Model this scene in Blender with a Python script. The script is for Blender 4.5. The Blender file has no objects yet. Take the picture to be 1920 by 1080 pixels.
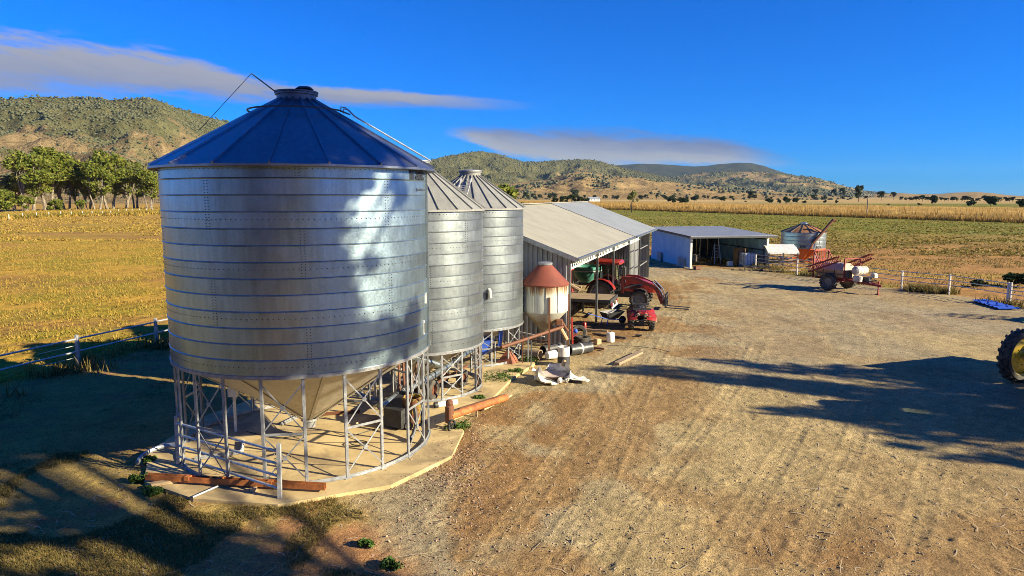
import bpy, bmesh, math, random
import numpy as np
from mathutils import Vector, Matrix, Euler
random.seed(7)
rng = np.random.default_rng(7)
PI = math.pi
R = math.radians
scene = bpy.context.scene
col = scene.collection

# ------------------------------------------------------------------ camera, light, sky, exposure
EXPOSURE = 1.45
SKY_STR = 0.05
SKY_HUE, SKY_SAT, SKY_VAL = 0.5, 1.4, 0.68
SKY_TINT = (0.46, 0.90, 2.0)
CLD = 2.9
HAZE = 2.0e-5
CAM_H = 5.6
FOC = 1280.0                                   # focal length in pixels of a 1920 wide frame
PITCH = math.atan(172 / FOC)
SUN_AZ, SUN_EL = 110.0, 22.0                   # clockwise from +Y, degrees
cam_d = bpy.data.cameras.new('camera')
cam_d.sensor_width = 36.0
cam_d.lens = 24.0
cam_d.clip_start = 0.1
cam_d.clip_end = 40000
cam = bpy.data.objects.new('camera', cam_d)
cam.location = (0, 0, CAM_H)
cam.rotation_euler = (PI / 2 - PITCH, 0, 0)
col.objects.link(cam)
scene.camera = cam

scene.render.engine = 'CYCLES'
scene.cycles.filter_width = 0.9
scene.cycles.use_denoising = True
scene.cycles.denoising_prefilter = 'NONE'
scene.view_settings.view_transform = 'Standard'
scene.view_settings.look = 'None'
scene.view_settings.exposure = EXPOSURE
scene.view_settings.gamma = 1.0
scene.view_settings.use_curve_mapping = False

SUNV = Vector((math.sin(R(SUN_AZ)) * math.cos(R(SUN_EL)), math.cos(R(SUN_AZ)) * math.cos(R(SUN_EL)), math.sin(R(SUN_EL))))
sun_d = bpy.data.lights.new('sun', 'SUN')
sun_d.energy = 5.0
sun_d.angle = R(0.53)
sun_d.color = (1.0, 0.88, 0.60)
sun = bpy.data.objects.new('sun', sun_d)
sun.rotation_euler = SUNV.to_track_quat('Z', 'Y').to_euler()
sun.location = (30, -10, 40)
col.objects.link(sun)


def azel(u, v):
    """direction (azimuth, elevation) of a photograph pixel, radians"""
    x = u - 960
    y = FOC * math.cos(PITCH) + (540 - v) * math.sin(PITCH)
    z = -FOC * math.sin(PITCH) + (540 - v) * math.cos(PITCH)
    return math.atan2(x, y), math.atan2(z, math.hypot(x, y))


def ground_pt(u, v, z=0.0):
    x = u - 960
    y = FOC * math.cos(PITCH) + (540 - v) * math.sin(PITCH)
    dz = -FOC * math.sin(PITCH) + (540 - v) * math.cos(PITCH)
    t = (z - CAM_H) / dz
    return x * t, y * t


world = bpy.data.worlds.new('World')
scene.world = world
world.use_nodes = True
wt = world.node_tree
wt.nodes.clear()


class NT:
    """small helper round a node tree"""
    def __init__(s, tree):
        s.t = tree

    def n(s, typ, **kw):
        nd = s.t.nodes.new(typ)
        for k, v in kw.items():
            setattr(nd, k, v)
        return nd

    def link(s, a, b):
        s.t.links.new(a, b)

    def val(s, sock, v):
        if hasattr(v, 'is_linked') or isinstance(v, bpy.types.NodeSocket):
            s.link(v, sock)
        else:
            sock.default_value = v

    def math(s, op, a, b=None, clamp=False):
        nd = s.n('ShaderNodeMath', operation=op, use_clamp=clamp)
        s.val(nd.inputs[0], a)
        if b is not None:
            s.val(nd.inputs[1], b)
        return nd.outputs[0]

    def mix(s, fac, a, b, blend='MIX'):
        nd = s.n('ShaderNodeMix', data_type='RGBA', blend_type=blend)
        s.val(nd.inputs[0], fac)
        s.val(nd.inputs[6], a)
        s.val(nd.inputs[7], b)
        return nd.outputs[2]

    def ramp(s, fac, p0, p1):
        nd = s.n('ShaderNodeMapRange', interpolation_type='SMOOTHSTEP')
        s.val(nd.inputs[0], fac)
        nd.inputs[1].default_value = p0
        nd.inputs[2].default_value = p1
        return nd.outputs[0]

    def noise(s, vec, scale, detail=4, rough=.55, dist=0.0):
        nd = s.n('ShaderNodeTexNoise')
        if vec is not None:
            s.link(vec, nd.inputs['Vector'])
        nd.inputs['Scale'].default_value = scale
        nd.inputs['Detail'].default_value = detail
        nd.inputs['Roughness'].default_value = rough
        nd.inputs['Distortion'].default_value = dist
        return nd.outputs[0]

    def mapping(s, vec, scale=(1, 1, 1), loc=(0, 0, 0), rot=(0, 0, 0)):
        nd = s.n('ShaderNodeMapping')
        s.link(vec, nd.inputs[0])
        nd.inputs[1].default_value = loc
        nd.inputs[2].default_value = rot
        nd.inputs[3].default_value = scale
        return nd.outputs[0]


w = NT(wt)
sky = w.n('ShaderNodeTexSky', sky_type='NISHITA', sun_disc=False, sun_elevation=R(SUN_EL), sun_rotation=R(SUN_AZ),
          altitude=300, air_density=1.0, dust_density=0.1, ozone_density=3.0)
hs = w.n('ShaderNodeHueSaturation')
hs.inputs['Hue'].default_value = SKY_HUE
hs.inputs['Saturation'].default_value = SKY_SAT
hs.inputs['Value'].default_value = SKY_VAL
w.link(w.mix(1.0, sky.outputs[0], (*SKY_TINT, 1), 'MULTIPLY'), hs.inputs['Color'])
tc = w.n('ShaderNodeTexCoord')
sep = w.n('ShaderNodeSeparateXYZ')
w.link(tc.outputs['Generated'], sep.inputs[0])
AZ = w.math('ARCTAN2', sep.outputs[0], sep.outputs[1])
EL = w.math('ARCSINE', sep.outputs[2])


def cloud_curve(pts, a0, a1, e0, e1):
    t = w.n('ShaderNodeMapRange')
    w.link(AZ, t.inputs[0])
    t.inputs[1].default_value = a0
    t.inputs[2].default_value = a1
    fc = w.n('ShaderNodeFloatCurve')
    w.link(t.outputs[0], fc.inputs['Value'])
    c = fc.mapping.curves[0]
    P = []
    for (u, v) in pts:
        a, e = azel(u, v)
        P.append(((a - a0) / (a1 - a0), (e - e0) / (e1 - e0)))
    c.points[0].location = P[0]
    c.points[1].location = P[-1]
    for p_ in P[1:-1]:
        c.points.new(*p_)
    fc.mapping.update()
    o = w.n('ShaderNodeMapRange')
    w.link(fc.outputs[0], o.inputs[0])
    o.inputs[3].default_value = e0
    o.inputs[4].default_value = e1
    return o.outputs[0]


def cloud(top, bot, soft_top, soft_bot, amp, seed, strength):
    us = [p_[0] for p_ in top + bot]
    a0, a1 = azel(min(us), 200)[0], azel(max(us), 200)[0]
    es = [azel(*p_)[1] for p_ in top + bot]
    e0, e1 = min(es) - .01, max(es) + .01
    tp = cloud_curve(top, a0, a1, e0, e1)
    bt = cloud_curve(bot, a0, a1, e0, e1)
    cx_ = w.n('ShaderNodeCombineXYZ')
    w.link(AZ, cx_.inputs[0])
    w.link(w.math('ADD', EL, w.math('MULTIPLY', AZ, .12)), cx_.inputs[1])
    cx_.inputs[2].default_value = seed
    big = w.noise(w.mapping(cx_.outputs[0], (6, 30, 1)), 1.0, 7, .62, .6)
    fine = w.noise(w.mapping(cx_.outputs[0], (22, 130, 1), (3, 1, 0)), 1.0, 6, .65, .4)
    nz = w.math('ADD', w.math('MULTIPLY', w.math('SUBTRACT', big, .5), amp), w.math('MULTIPLY', w.math('SUBTRACT', fine, .5), amp * .7))
    hh = w.math('DIVIDE', w.math('SUBTRACT', EL, bt), w.math('MAXIMUM', w.math('SUBTRACT', tp, bt), .0015))
    m = w.math('MULTIPLY', w.ramp(w.math('ADD', hh, nz), -.12, soft_bot), w.ramp(w.math('ADD', w.math('SUBTRACT', 1.0, hh), nz), -.05, soft_top))
    ta = w.n('ShaderNodeMapRange')
    w.link(AZ, ta.inputs[0])
    ta.inputs[1].default_value = a0
    ta.inputs[2].default_value = a1
    tn = w.math('ADD', ta.outputs[0], w.math('MULTIPLY', w.math('SUBTRACT', fine, .5), .10))
    m = w.math('MULTIPLY', m, w.math('MULTIPLY', w.ramp(tn, 0, .10), w.ramp(w.math('SUBTRACT', 1.0, tn), 0, .22)))
    m = w.math('MULTIPLY', m, w.ramp(w.math('ADD', big, w.math('MULTIPLY', fine, .35)), .15, .62))
    return w.math('MULTIPLY', m, strength), w.math('ADD', hh, w.math('MULTIPLY', w.math('SUBTRACT', big, .5), .9))


c1, h1 = cloud([(-900, 120), (-300, 60), (0, 55), (120, 62), (260, 84), (380, 112), (500, 142), (620, 158), (800, 172), (1040, 196)],
               [(-900, 160), (-300, 190), (0, 190), (120, 190), (260, 190), (380, 190), (500, 194), (620, 202), (800, 205), (1040, 208)],
               .30, .42, .75, 1.3, .96)
c2, h2 = cloud([(820, 232), (900, 230), (1000, 232), (1150, 240), (1260, 250), (1370, 260), (1440, 278), (1520, 300)],
               [(820, 252), (900, 275), (960, 298), (1040, 310), (1150, 312), (1260, 312), (1400, 312), (1520, 312)],
               .36, .22, .6, 7.7, .97)
colA = w.mix(w.ramp(h1, .0, .9), (CLD * .62, CLD * .72, CLD * 1.10, 1), (CLD * .98, CLD * 1.0, CLD * 1.14, 1))
colB = w.mix(w.ramp(h2, .05, .85), (CLD * 1.05, CLD * 1.08, CLD * 1.18, 1), (CLD * .42, CLD * .55, CLD * 1.0, 1))
sk = w.mix(c1, hs.outputs[0], colA)
sk = w.mix(c2, sk, colB)
bg = w.n('ShaderNodeBackground')
bg.inputs[1].default_value = SKY_STR
w.link(sk, bg.inputs[0])
wo = w.n('ShaderNodeOutputWorld')
w.link(bg.outputs[0], wo.inputs[0])


# ------------------------------------------------------------------ helpers: meshes
class MB:
    def __init__(s):
        s.v, s.f = [], []

    def add(s, vs, fs, M=None):
        o = len(s.v)
        if M is not None:
            vs = [M @ Vector(q) for q in vs]
        s.v.extend([tuple(q) for q in vs])
        s.f.extend([tuple(i + o for i in f) for f in fs])
        return s

    def box(s, c, d, rz=0, M=None):
        x, y, z = d[0] / 2, d[1] / 2, d[2] / 2
        vs = [(-x, -y, -z), (x, -y, -z), (x, y, -z), (-x, y, -z), (-x, -y, z), (x, -y, z), (x, y, z), (-x, y, z)]
        T = Matrix.Translation(c) @ Matrix.Rotation(rz, 4, 'Z')
        if M is not None:
            T = M @ T
        return s.add(vs, [(0, 3, 2, 1), (4, 5, 6, 7), (0, 1, 5, 4), (1, 2, 6, 5), (2, 3, 7, 6), (3, 0, 4, 7)], T)

    def cbox(s, c, d, b, rz=0):
        """box with chamfered edges along z and top"""
        x, y, z = d[0] / 2, d[1] / 2, d[2] / 2
        oc = lambda X, Y, B: [(X - B, -Y), (X, -Y + B), (X, Y - B), (X - B, Y), (-X + B, Y), (-X, Y - B), (-X, -Y + B), (-X + B, -Y)]
        vs = [(a, q, -z) for a, q in oc(x, y, b)] + [(a, q, z - b) for a, q in oc(x, y, b)] + [(a, q, z) for a, q in oc(x - b, y - b, b)]
        fs = [tuple(range(7, -1, -1)), tuple(range(16, 24))]
        for k in range(2):
            for i in range(8):
                j = (i + 1) % 8
                fs.append((k * 8 + i, k * 8 + j, k * 8 + 8 + j, k * 8 + 8 + i))
        return s.add(vs, fs, Matrix.Translation(c) @ Matrix.Rotation(rz, 4, 'Z'))

    def bar(s, p0, p1, w_, h_=None, up=(0, 0, 1)):
        p0, p1 = Vector(p0), Vector(p1)
        h_ = h_ or w_
        d = (p1 - p0)
        if d.length < 1e-6:
            return s
        d.normalize()
        up = Vector(up)
        if abs(d.dot(up)) > .98:
            up = Vector((1, 0, 0)) if abs(d.x) < .9 else Vector((0, 1, 0))
        a = d.cross(up).normalized() * (w_ / 2)
        b = a.cross(d).normalized() * (h_ / 2)
        vs = [p + q for p in (p0, p1) for q in (-a - b, a - b, a + b, -a + b)]
        return s.add(vs, [(0, 1, 2, 3), (7, 6, 5, 4), (0, 4, 5, 1), (1, 5, 6, 2), (2, 6, 7, 3), (3, 7, 4, 0)])

    def path(s, pts, r, n=6, caps=True):
        pts = [Vector(q) for q in pts]
        rs = r if isinstance(r, (list, tuple)) else [r] * len(pts)
        o = len(s.v)
        ref = None
        for i, q in enumerate(pts):
            d = (pts[min(i + 1, len(pts) - 1)] - pts[max(i - 1, 0)])
            d = d.normalized() if d.length > 1e-9 else Vector((0, 0, 1))
            if ref is None:
                ref = Vector((0, 0, 1)) if abs(d.z) < .9 else Vector((1, 0, 0))
            a = d.cross(ref)
            if a.length < 1e-4:
                a = d.orthogonal()
            a.normalize()
            b = d.cross(a)
            ref = a.cross(d)
            for k in range(n):
                t = 2 * PI * k / n
                s.v.append(tuple(q + (a * math.cos(t) + b * math.sin(t)) * rs[i]))
        for i in range(len(pts) - 1):
            for k in range(n):
                k2 = (k + 1) % n
                s.f.append((o + i * n + k, o + i * n + k2, o + (i + 1) * n + k2, o + (i + 1) * n + k))
        if caps:
            s.f.append(tuple(o + k for k in range(n - 1, -1, -1)))
            s.f.append(tuple(o + (len(pts) - 1) * n + k for k in range(n)))
        return s

    def tube(s, p0, p1, r, n=8, r2=None):
        return s.path([p0, p1], [r, r if r2 is None else r2], n)

    def lathe(s, prof, n=24, a0=0, a1=2 * PI, M=None, close=False):
        """profile [(r,z)] turned about z"""
        full = abs(a1 - a0 - 2 * PI) < 1e-6
        m = n if full else n + 1
        vs = []
        for k in range(m):
            t = a0 + (a1 - a0) * k / n
            for (r_, z_) in prof:
                vs.append((r_ * math.cos(t), r_ * math.sin(t), z_))
        L = len(prof)
        fs = []
        for k in range(n):
            k2 = (k + 1) % m
            for i in range(L - 1 + (1 if close else 0)):
                i2 = (i + 1) % L
                fs.append((k * L + i, k2 * L + i, k2 * L + i2, k * L + i2))
        return s.add(vs, fs, M)

    def prism(s, poly, z0, z1, M=None):
        n = len(poly)
        vs = [(x, y, z0) for x, y in poly] + [(x, y, z1) for x, y in poly]
        fs = [tuple(range(n - 1, -1, -1)), tuple(range(n, 2 * n))]
        fs += [(i, (i + 1) % n, n + (i + 1) % n, n + i) for i in range(n)]
        return s.add(vs, fs, M)

    def ball(s, c, r, n=10, m=6, sc=(1, 1, 1)):
        prof = [(r * math.sin(PI * i / m) + 1e-4, -r * math.cos(PI * i / m)) for i in range(m + 1)]
        return s.lathe(prof, n, M=Matrix.Translation(c) @ Matrix.Diagonal((*sc, 1)))

    def mesh(s, name, m=None, smooth=False):
        me = bpy.data.meshes.new(name)
        me.from_pydata(s.v, [], s.f)
        if m is not None:
            me.materials.append(m)
        if smooth:
            me.polygons.foreach_set('use_smooth', [True] * len(me.polygons))
            me.set_sharp_from_angle(angle=R(smooth if smooth is not True else 40))
        me.update()
        return me

    def build(s, name, m, parent=None, smooth=False, loc=None, rot=None):
        return link(name, s.mesh(name, m, smooth), parent, loc, rot)


def link(name, me, parent=None, loc=None, rot=None):
    o = bpy.data.objects.new(name, me)
    col.objects.link(o)
    if parent is not None:
        o.parent = parent
    if loc is not None:
        o.location = loc
    if rot is not None:
        o.rotation_euler = rot
    return o


def fast_mesh(name, V, F, m=None, smooth=False, attrs=None):
    """V (n,3) float array, F (m,3|4) int array"""
    me = bpy.data.meshes.new(name)
    V = np.asarray(V, np.float32)
    F = np.asarray(F, np.int32)
    k = F.shape[1]
    me.vertices.add(len(V))
    me.vertices.foreach_set('co', V.ravel())
    me.loops.add(F.size)
    me.loops.foreach_set('vertex_index', F.ravel())
    me.polygons.add(len(F))
    me.polygons.foreach_set('loop_start', np.arange(0, F.size, k, dtype=np.int32))
    if smooth:
        me.polygons.foreach_set('use_smooth', np.ones(len(F), bool))
    if attrs:
        for nm, arr in attrs.items():
            arr = np.asarray(arr, np.float32)
            if arr.ndim == 2:
                at = me.attributes.new(nm, 'FLOAT_COLOR', 'POINT')
                if arr.shape[1] == 3:
                    arr = np.c_[arr, np.ones(len(arr), np.float32)]
                at.data.foreach_set('color', np.ascontiguousarray(arr, np.float32).ravel())
            else:
                at = me.attributes.new(nm, 'FLOAT', 'POINT')
                at.data.foreach_set('value', arr)
    if m is not None:
        me.materials.append(m)
    me.update()
    me.validate()
    return me


def tag(o, label=None, cat=None, group=None, kind=None):
    if label:
        o['label'] = label
    if cat:
        o['category'] = cat
    if group:
        o['group'] = group
    if kind:
        o['kind'] = kind
    return o


def thing(name, label, cat, loc=(0, 0, 0), rz=0, group=None):
    o = bpy.data.objects.new(name, None)
    o.empty_display_size = .3
    col.objects.link(o)
    o.location = loc
    o.rotation_euler = (0, 0, rz)
    return tag(o, label, cat, group)


def copy_tree(o, parent=None, depth=0):
    c = o.copy()
    col.objects.link(c)
    if parent is not None:
        c.parent = parent
    for ch in list(o.children):
        copy_tree(ch, c, depth + 1)
    return c


def hd(az):
    """rotation about z that turns local +x to compass azimuth az (degrees, clockwise from +Y)"""
    return R(90 - az)


# ------------------------------------------------------------------ helpers: noise in numpy
def vnoise(x, y, seed=0):
    xi = np.floor(x).astype(np.int64)
    yi = np.floor(y).astype(np.int64)
    fx = x - xi
    fy = y - yi
    fx = fx * fx * fx * (fx * (fx * 6 - 15) + 10)
    fy = fy * fy * fy * (fy * (fy * 6 - 15) + 10)

    def h(a, b):
        n = (a * 374761393 + b * 668265263 + seed * 982451653) & 0xffffffff
        n = ((n ^ (n >> 13)) * 1274126177) & 0xffffffff
        n = n ^ (n >> 16)
        return (n & 0xffff) / 65535.0
    a = h(xi, yi)
    b = h(xi + 1, yi)
    c = h(xi, yi + 1)
    d = h(xi + 1, yi + 1)
    return (a + (b - a) * fx) * (1 - fy) + (c + (d - c) * fx) * fy


def fbm(x, y, seed=0, oct=4, gain=.5):
    s = 0
    a = 1.0
    t = 0
    for i in range(oct):
        s = s + a * vnoise(x * 2 ** i + i * 17.3, y * 2 ** i - i * 9.1, seed + i)
        t += a
        a *= gain
    return s / t


def sstep(a, b, x):
    t = np.clip((x - a) / (b - a), 0, 1)
    return t * t * (3 - 2 * t)


def seg_dist(x, y, pts):
    """distance to a polyline and arc length along it"""
    best = np.full(x.shape, 1e9)
    along = np.zeros(x.shape)
    L = 0
    for (x0, y0), (x1, y1) in zip(pts[:-1], pts[1:]):
        dx, dy = x1 - x0, y1 - y0
        l = math.hypot(dx, dy)
        t = np.clip(((x - x0) * dx + (y - y0) * dy) / (l * l), 0, 1)
        d = np.hypot(x - x0 - t * dx, y - y0 - t * dy)
        m = d < best
        along = np.where(m, L + t * l, along)
        best = np.where(m, d, best)
        L += l
    return best, along


# ------------------------------------------------------------------ materials
def _base(name):
    m = bpy.data.materials.new(name)
    m.use_nodes = True
    t = NT(m.node_tree)
    b = m.node_tree.nodes['Principled BSDF']
    return m, t, b


def coords(t, seed=True):
    tcn = t.n('ShaderNodeTexCoord')
    if not seed:
        return tcn.outputs['Object']
    oi = t.n('ShaderNodeObjectInfo')
    vm = t.n('ShaderNodeVectorMath', operation='SCALE')
    cx = t.n('ShaderNodeCombineXYZ')
    for i in range(3):
        t.link(oi.outputs['Random'], cx.inputs[i])
    t.link(cx.outputs[0], vm.inputs[0])
    vm.inputs['Scale'].default_value = 37.0
    va = t.n('ShaderNodeVectorMath', operation='ADD')
    t.link(tcn.outputs['Object'], va.inputs[0])
    t.link(vm.outputs[0], va.inputs[1])
    return va.outputs[0]


def bump(t, b, height, strength=.3, dist=.02):
    bn = t.n('ShaderNodeBump')
    bn.inputs['Strength'].default_value = strength
    bn.inputs['Distance'].default_value = dist
    t.link(height, bn.inputs['Height'])
    t.link(bn.outputs[0], b.inputs['Normal'])


def pmat(name, c, rough=.6, metal=0.0, c2=None, scale=4, lo=.35, hi=.65, rvar=.15, bmp=0.0, bscale=60, dirt=None, dscale=6, dlo=.55, dhi=.75, spec=.5, stretch=(1, 1, 1)):
    """noise-mottled principled material; 'dirt' is a third colour in patches"""
    m, t, b = _base(name)
    v = t.mapping(coords(t), stretch)
    c2 = c2 or tuple(q * .72 for q in c)
    n1 = t.noise(v, scale, 5, .6)
    cc = t.mix(t.ramp(n1, lo, hi), (*c, 1), (*c2, 1))
    if dirt:
        n2 = t.noise(v, dscale, 6, .65, .5)
        cc = t.mix(t.ramp(n2, dlo, dhi), cc, (*dirt, 1))
    t.link(cc, b.inputs['Base Color'])
    b.inputs['Metallic'].default_value = metal
    b.inputs['Specular IOR Level'].default_value = spec
    if rvar:
        mr = t.n('ShaderNodeMapRange')
        t.link(t.noise(v, scale * 3, 4), mr.inputs[0])
        mr.inputs[1].default_value = .3
        mr.inputs[2].default_value = .7
        mr.inputs[3].default_value = max(.03, rough - rvar)
        mr.inputs[4].default_value = min(1, rough + rvar)
        t.link(mr.outputs[0], b.inputs['Roughness'])
    else:
        b.inputs['Roughness'].default_value = rough
    if bmp:
        bump(t, b, t.noise(v, bscale, 4), bmp, .02)
    return m


def galv(name, c=(.62, .64, .66), rough=.36, metal=.9, streak=.55):
    """galvanised sheet: spangle, faint vertical run marks"""
    m, t, b = _base(name)
    v = coords(t)
    vo = t.n('ShaderNodeTexVoronoi', feature='F1')
    t.link(v, vo.inputs['Vector'])
    vo.inputs['Scale'].default_value = 28
    sp = t.n('ShaderNodeSeparateColor')
    t.link(vo.outputs['Color'], sp.inputs[0])
    big = t.noise(v, 1.1, 5, .6)
    st = t.noise(t.mapping(v, (9, 9, .7)), 1.0, 4, .6)
    f = t.math('ADD', t.math('MULTIPLY', sp.outputs[0], .10), t.math('ADD', t.math('MULTIPLY', big, .5), t.math('MULTIPLY', st, streak)))
    cc = t.mix(t.ramp(f, .25, .9), tuple(q * .60 for q in c) + (1,), (*c, 1))
    oi = t.n('ShaderNodeObjectInfo')
    gk = t.n('ShaderNodeMapRange')
    t.link(oi.outputs['Random'], gk.inputs[0])
    gk.inputs[3].default_value = .84
    gk.inputs[4].default_value = 1.12
    gs = t.n('ShaderNodeVectorMath', operation='SCALE')
    t.link(cc, gs.inputs[0])
    t.link(gk.outputs[0], gs.inputs['Scale'])
    cc = gs.outputs[0]
    t.link(cc, b.inputs['Base Color'])
    b.inputs['Metallic'].default_value = metal
    mr = t.n('ShaderNodeMapRange')
    t.link(t.math('ADD', t.math('MULTIPLY', sp.outputs[1], .25), t.math('MULTIPLY', big, .75)), mr.inputs[0])
    mr.inputs[1].default_value = .15
    mr.inputs[2].default_value = .85
    mr.inputs[3].default_value = rough - .08
    mr.inputs[4].default_value = rough + .12
    t.link(mr.outputs[0], b.inputs['Roughness'])
    h = t.math('ADD', t.noise(t.mapping(v, (1.5, 1.5, 1.5)), 1.6, 3), t.math('MULTIPLY', t.noise(v, 26, 3), .12))
    bump(t, b, h, .16, .03)
    return m


def rustmat(name, paint, amount=.5, rough=.7, rust=(.17, .06, .025), rust2=(.09, .035, .018), vert=False, metal=0):
    m, t, b = _base(name)
    v = coords(t)
    vv = t.mapping(v, (4, 4, .8)) if vert else v
    n = t.math('ADD', t.math('MULTIPLY', t.noise(vv, 2.2, 7, .7, .6), .7), t.math('MULTIPLY', t.noise(v, 11, 5, .7), .3))
    rc = t.mix(t.noise(v, 14, 5, .7), (*rust, 1), (*rust2, 1))
    pc = t.mix(t.ramp(t.noise(v, 3, 4), .3, .7), (*paint, 1), tuple(q * .75 for q in paint) + (1,))
    k = .85 - amount * .7
    cc = t.mix(t.ramp(n, k - .06, k + .06), pc, rc)
    t.link(cc, b.inputs['Base Color'])
    b.inputs['Roughness'].default_value = rough
    b.inputs['Metallic'].default_value = metal
    bump(t, b, n, .25, .01)
    return m


def leafmat(name, ca, cb, cc_, rough=.65, trans=.25):
    m, t, b = _base(name)
    g = t.n('ShaderNodeNewGeometry')
    rmp = t.n('ShaderNodeValToRGB')
    t.link(g.outputs['Random Per Island'], rmp.inputs[0])
    e = rmp.color_ramp.elements
    e[0].color = (*ca, 1)
    e[1].color = (*cc_, 1)
    k = rmp.color_ramp.elements.new(.5)
    k.color = (*cb, 1)
    t.link(rmp.outputs[0], b.inputs['Base Color'])
    b.inputs['Roughness'].default_value = rough
    b.inputs['Specular IOR Level'].default_value = .25
    tr = t.n('ShaderNodeBsdfTranslucent')
    t.link(rmp.outputs[0], tr.inputs[0])
    mx = t.n('ShaderNodeMixShader')
    mx.inputs[0].default_value = trans
    t.link(b.outputs[0], mx.inputs[1])
    t.link(tr.outputs[0], mx.inputs[2])
    out = [q for q in m.node_tree.nodes if q.type == 'OUTPUT_MATERIAL'][0]
    t.link(mx.outputs[0], out.inputs[0])
    return m


def soilmat(name, fine=True, rough=.95, far=False):
    """earth and grass: colour from the mesh attribute 'tint', broken up by grain at several scales"""
    m, t, b = _base(name)
    at = t.n('ShaderNodeAttribute', attribute_name='tint')
    v = coords(t, False)
    if fine:
        n1 = t.noise(v, 3.5, 6, .7)
        n2 = t.noise(v, 22, 5, .75)
        vo = t.n('ShaderNodeTexVoronoi', feature='F1')
        t.link(v, vo.inputs['Vector'])
        vo.inputs['Scale'].default_value = 34
        f = t.math('ADD', t.math('MULTIPLY', n1, .45), t.math('ADD', t.math('MULTIPLY', n2, .8), t.math('MULTIPLY', vo.outputs['Distance'], .35)))
        k = t.n('ShaderNodeMapRange')
        t.link(f, k.inputs[0])
        k.inputs[1].default_value = .50
        k.inputs[2].default_value = 1.1
        k.inputs[3].default_value = .30
        k.inputs[4].default_value = 1.7
        hgt = t.math('ADD', t.math('MULTIPLY', n2, .6), t.math('ADD', t.math('MULTIPLY', vo.outputs['Distance'], .5), t.noise(v, 90, 3, .7)))
        bump(t, b, hgt, .8, .022)
    else:
        n1 = t.noise(v, .18, 6, .7)
        n2 = t.noise(v, 1.3, 5, .75)
        f = t.math('ADD', t.math('MULTIPLY', n1, .6), t.math('MULTIPLY', n2, .7))
        k = t.n('ShaderNodeMapRange')
        t.link(f, k.inputs[0])
        k.inputs[1].default_value = .4
        k.inputs[2].default_value = .9
        k.inputs[3].default_value = .55
        k.inputs[4].default_value = 1.4
        bump(t, b, n2, .7, .25)
    sc = t.n('ShaderNodeVectorMath', operation='SCALE')
    t.link(at.outputs['Color'], sc.inputs[0])
    t.link(k.outputs[0], sc.inputs['Scale'])
    t.link(sc.outputs[0], b.inputs['Base Color'])
    b.inputs['Roughness'].default_value = rough
    b.inputs['Specular IOR Level'].default_value = .15
    return m


M = {}
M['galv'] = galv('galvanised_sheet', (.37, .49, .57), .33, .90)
M['galv2'] = galv('galvanised_sheet_bright', (.31, .345, .36), .38, .82)
M['galv_hop'] = galv('galvanised_hopper_sheet', (.62, .57, .48), .5, .6)
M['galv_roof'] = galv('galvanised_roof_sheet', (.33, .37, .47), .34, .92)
M['roof_dull'] = galv('weathered_roof_sheet', (.30, .30, .285), .62, .3)
M['leg'] = pmat('galvanised_steel', (.36, .37, .385), .42, .5, scale=9, bmp=.1)
M['rail'] = pmat('galvanised_rail', (.5, .51, .53), .5, .5, scale=9)
M['dark_steel'] = pmat('dark_steel', (.08, .08, .085), .5, .4, scale=8)
M['black'] = pmat('black_plastic', (.022, .022, .024), .55, c2=(.04, .04, .042), scale=5)
M['rubber'] = pmat('tyre_rubber', (.028, .027, .026), .85, c2=(.075, .065, .052), scale=5, bmp=.3, bscale=30)
M['pipe_black'] = pmat('black_poly_pipe', (.03, .03, .033), .45, c2=(.06, .058, .055), scale=6)
M['white'] = pmat('white_paint', (.66, .65, .62), .5, c2=(.52, .51, .47), scale=5)
M['white_plastic'] = pmat('white_plastic', (.8, .8, .78), .45, c2=(.66, .65, .6), scale=4)
M['dusty_white'] = pmat('dusty_white_plastic', (.58, .53, .46), .6, c2=(.42, .36, .29), scale=4, dirt=(.26, .17, .11), dlo=.5, dhi=.75)
M['red'] = pmat('red_machine_paint', (.32, .022, .016), .34, c2=(.20, .018, .014), scale=5, dirt=(.18, .10, .055), dlo=.52, dhi=.78)
M['red_old'] = rustmat('faded_red_paint', (.24, .035, .032), .32)
M['rust'] = rustmat('rusty_steel', (.2, .08, .035), .95)
M['rust_beam'] = rustmat('rust_orange_steel', (.46, .15, .035), .5, rust=(.36, .11, .025), rust2=(.08, .03, .015))
M['rust_roof'] = rustmat('rust_red_roof', (.19, .045, .025), .35, rust=(.14, .035, .02), rust2=(.14, .04, .025))


def drip_mat():
    """old cream sheet with rust running down from the upper edge"""
    m, t, b = _base('stained_white_steel')
    v = coords(t, False)
    sx = t.n('ShaderNodeSeparateXYZ')
    t.link(v, sx.inputs[0])
    st = t.noise(t.mapping(v, (7, 7, .35)), 1.6, 5, .7)
    pa = t.noise(v, 3.0, 5, .65)
    up = t.ramp(sx.outputs[2], 1.75, 2.55)
    k = t.math('ADD', t.math('MULTIPLY', up, .34), t.math('MULTIPLY', st, .62))
    base_ = t.mix(t.ramp(t.math('ADD', t.math('MULTIPLY', st, .6), t.math('MULTIPLY', pa, .4)), .35, .65), (.40, .42, .37, 1), (.56, .55, .47, 1))
    stain = t.mix(t.ramp(k, .50, .62), base_, (.30, .22, .12, 1))
    rust_ = t.mix(t.ramp(k, .60, .68), stain, (.16, .06, .025, 1))
    low = t.ramp(sx.outputs[2], 1.62, 1.2)
    cc = t.mix(t.math('MULTIPLY', low, t.ramp(pa, .2, .6)), rust_, (.27, .21, .13, 1))
    t.link(cc, b.inputs['Base Color'])
    b.inputs['Roughness'].default_value = .62
    return m


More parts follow.
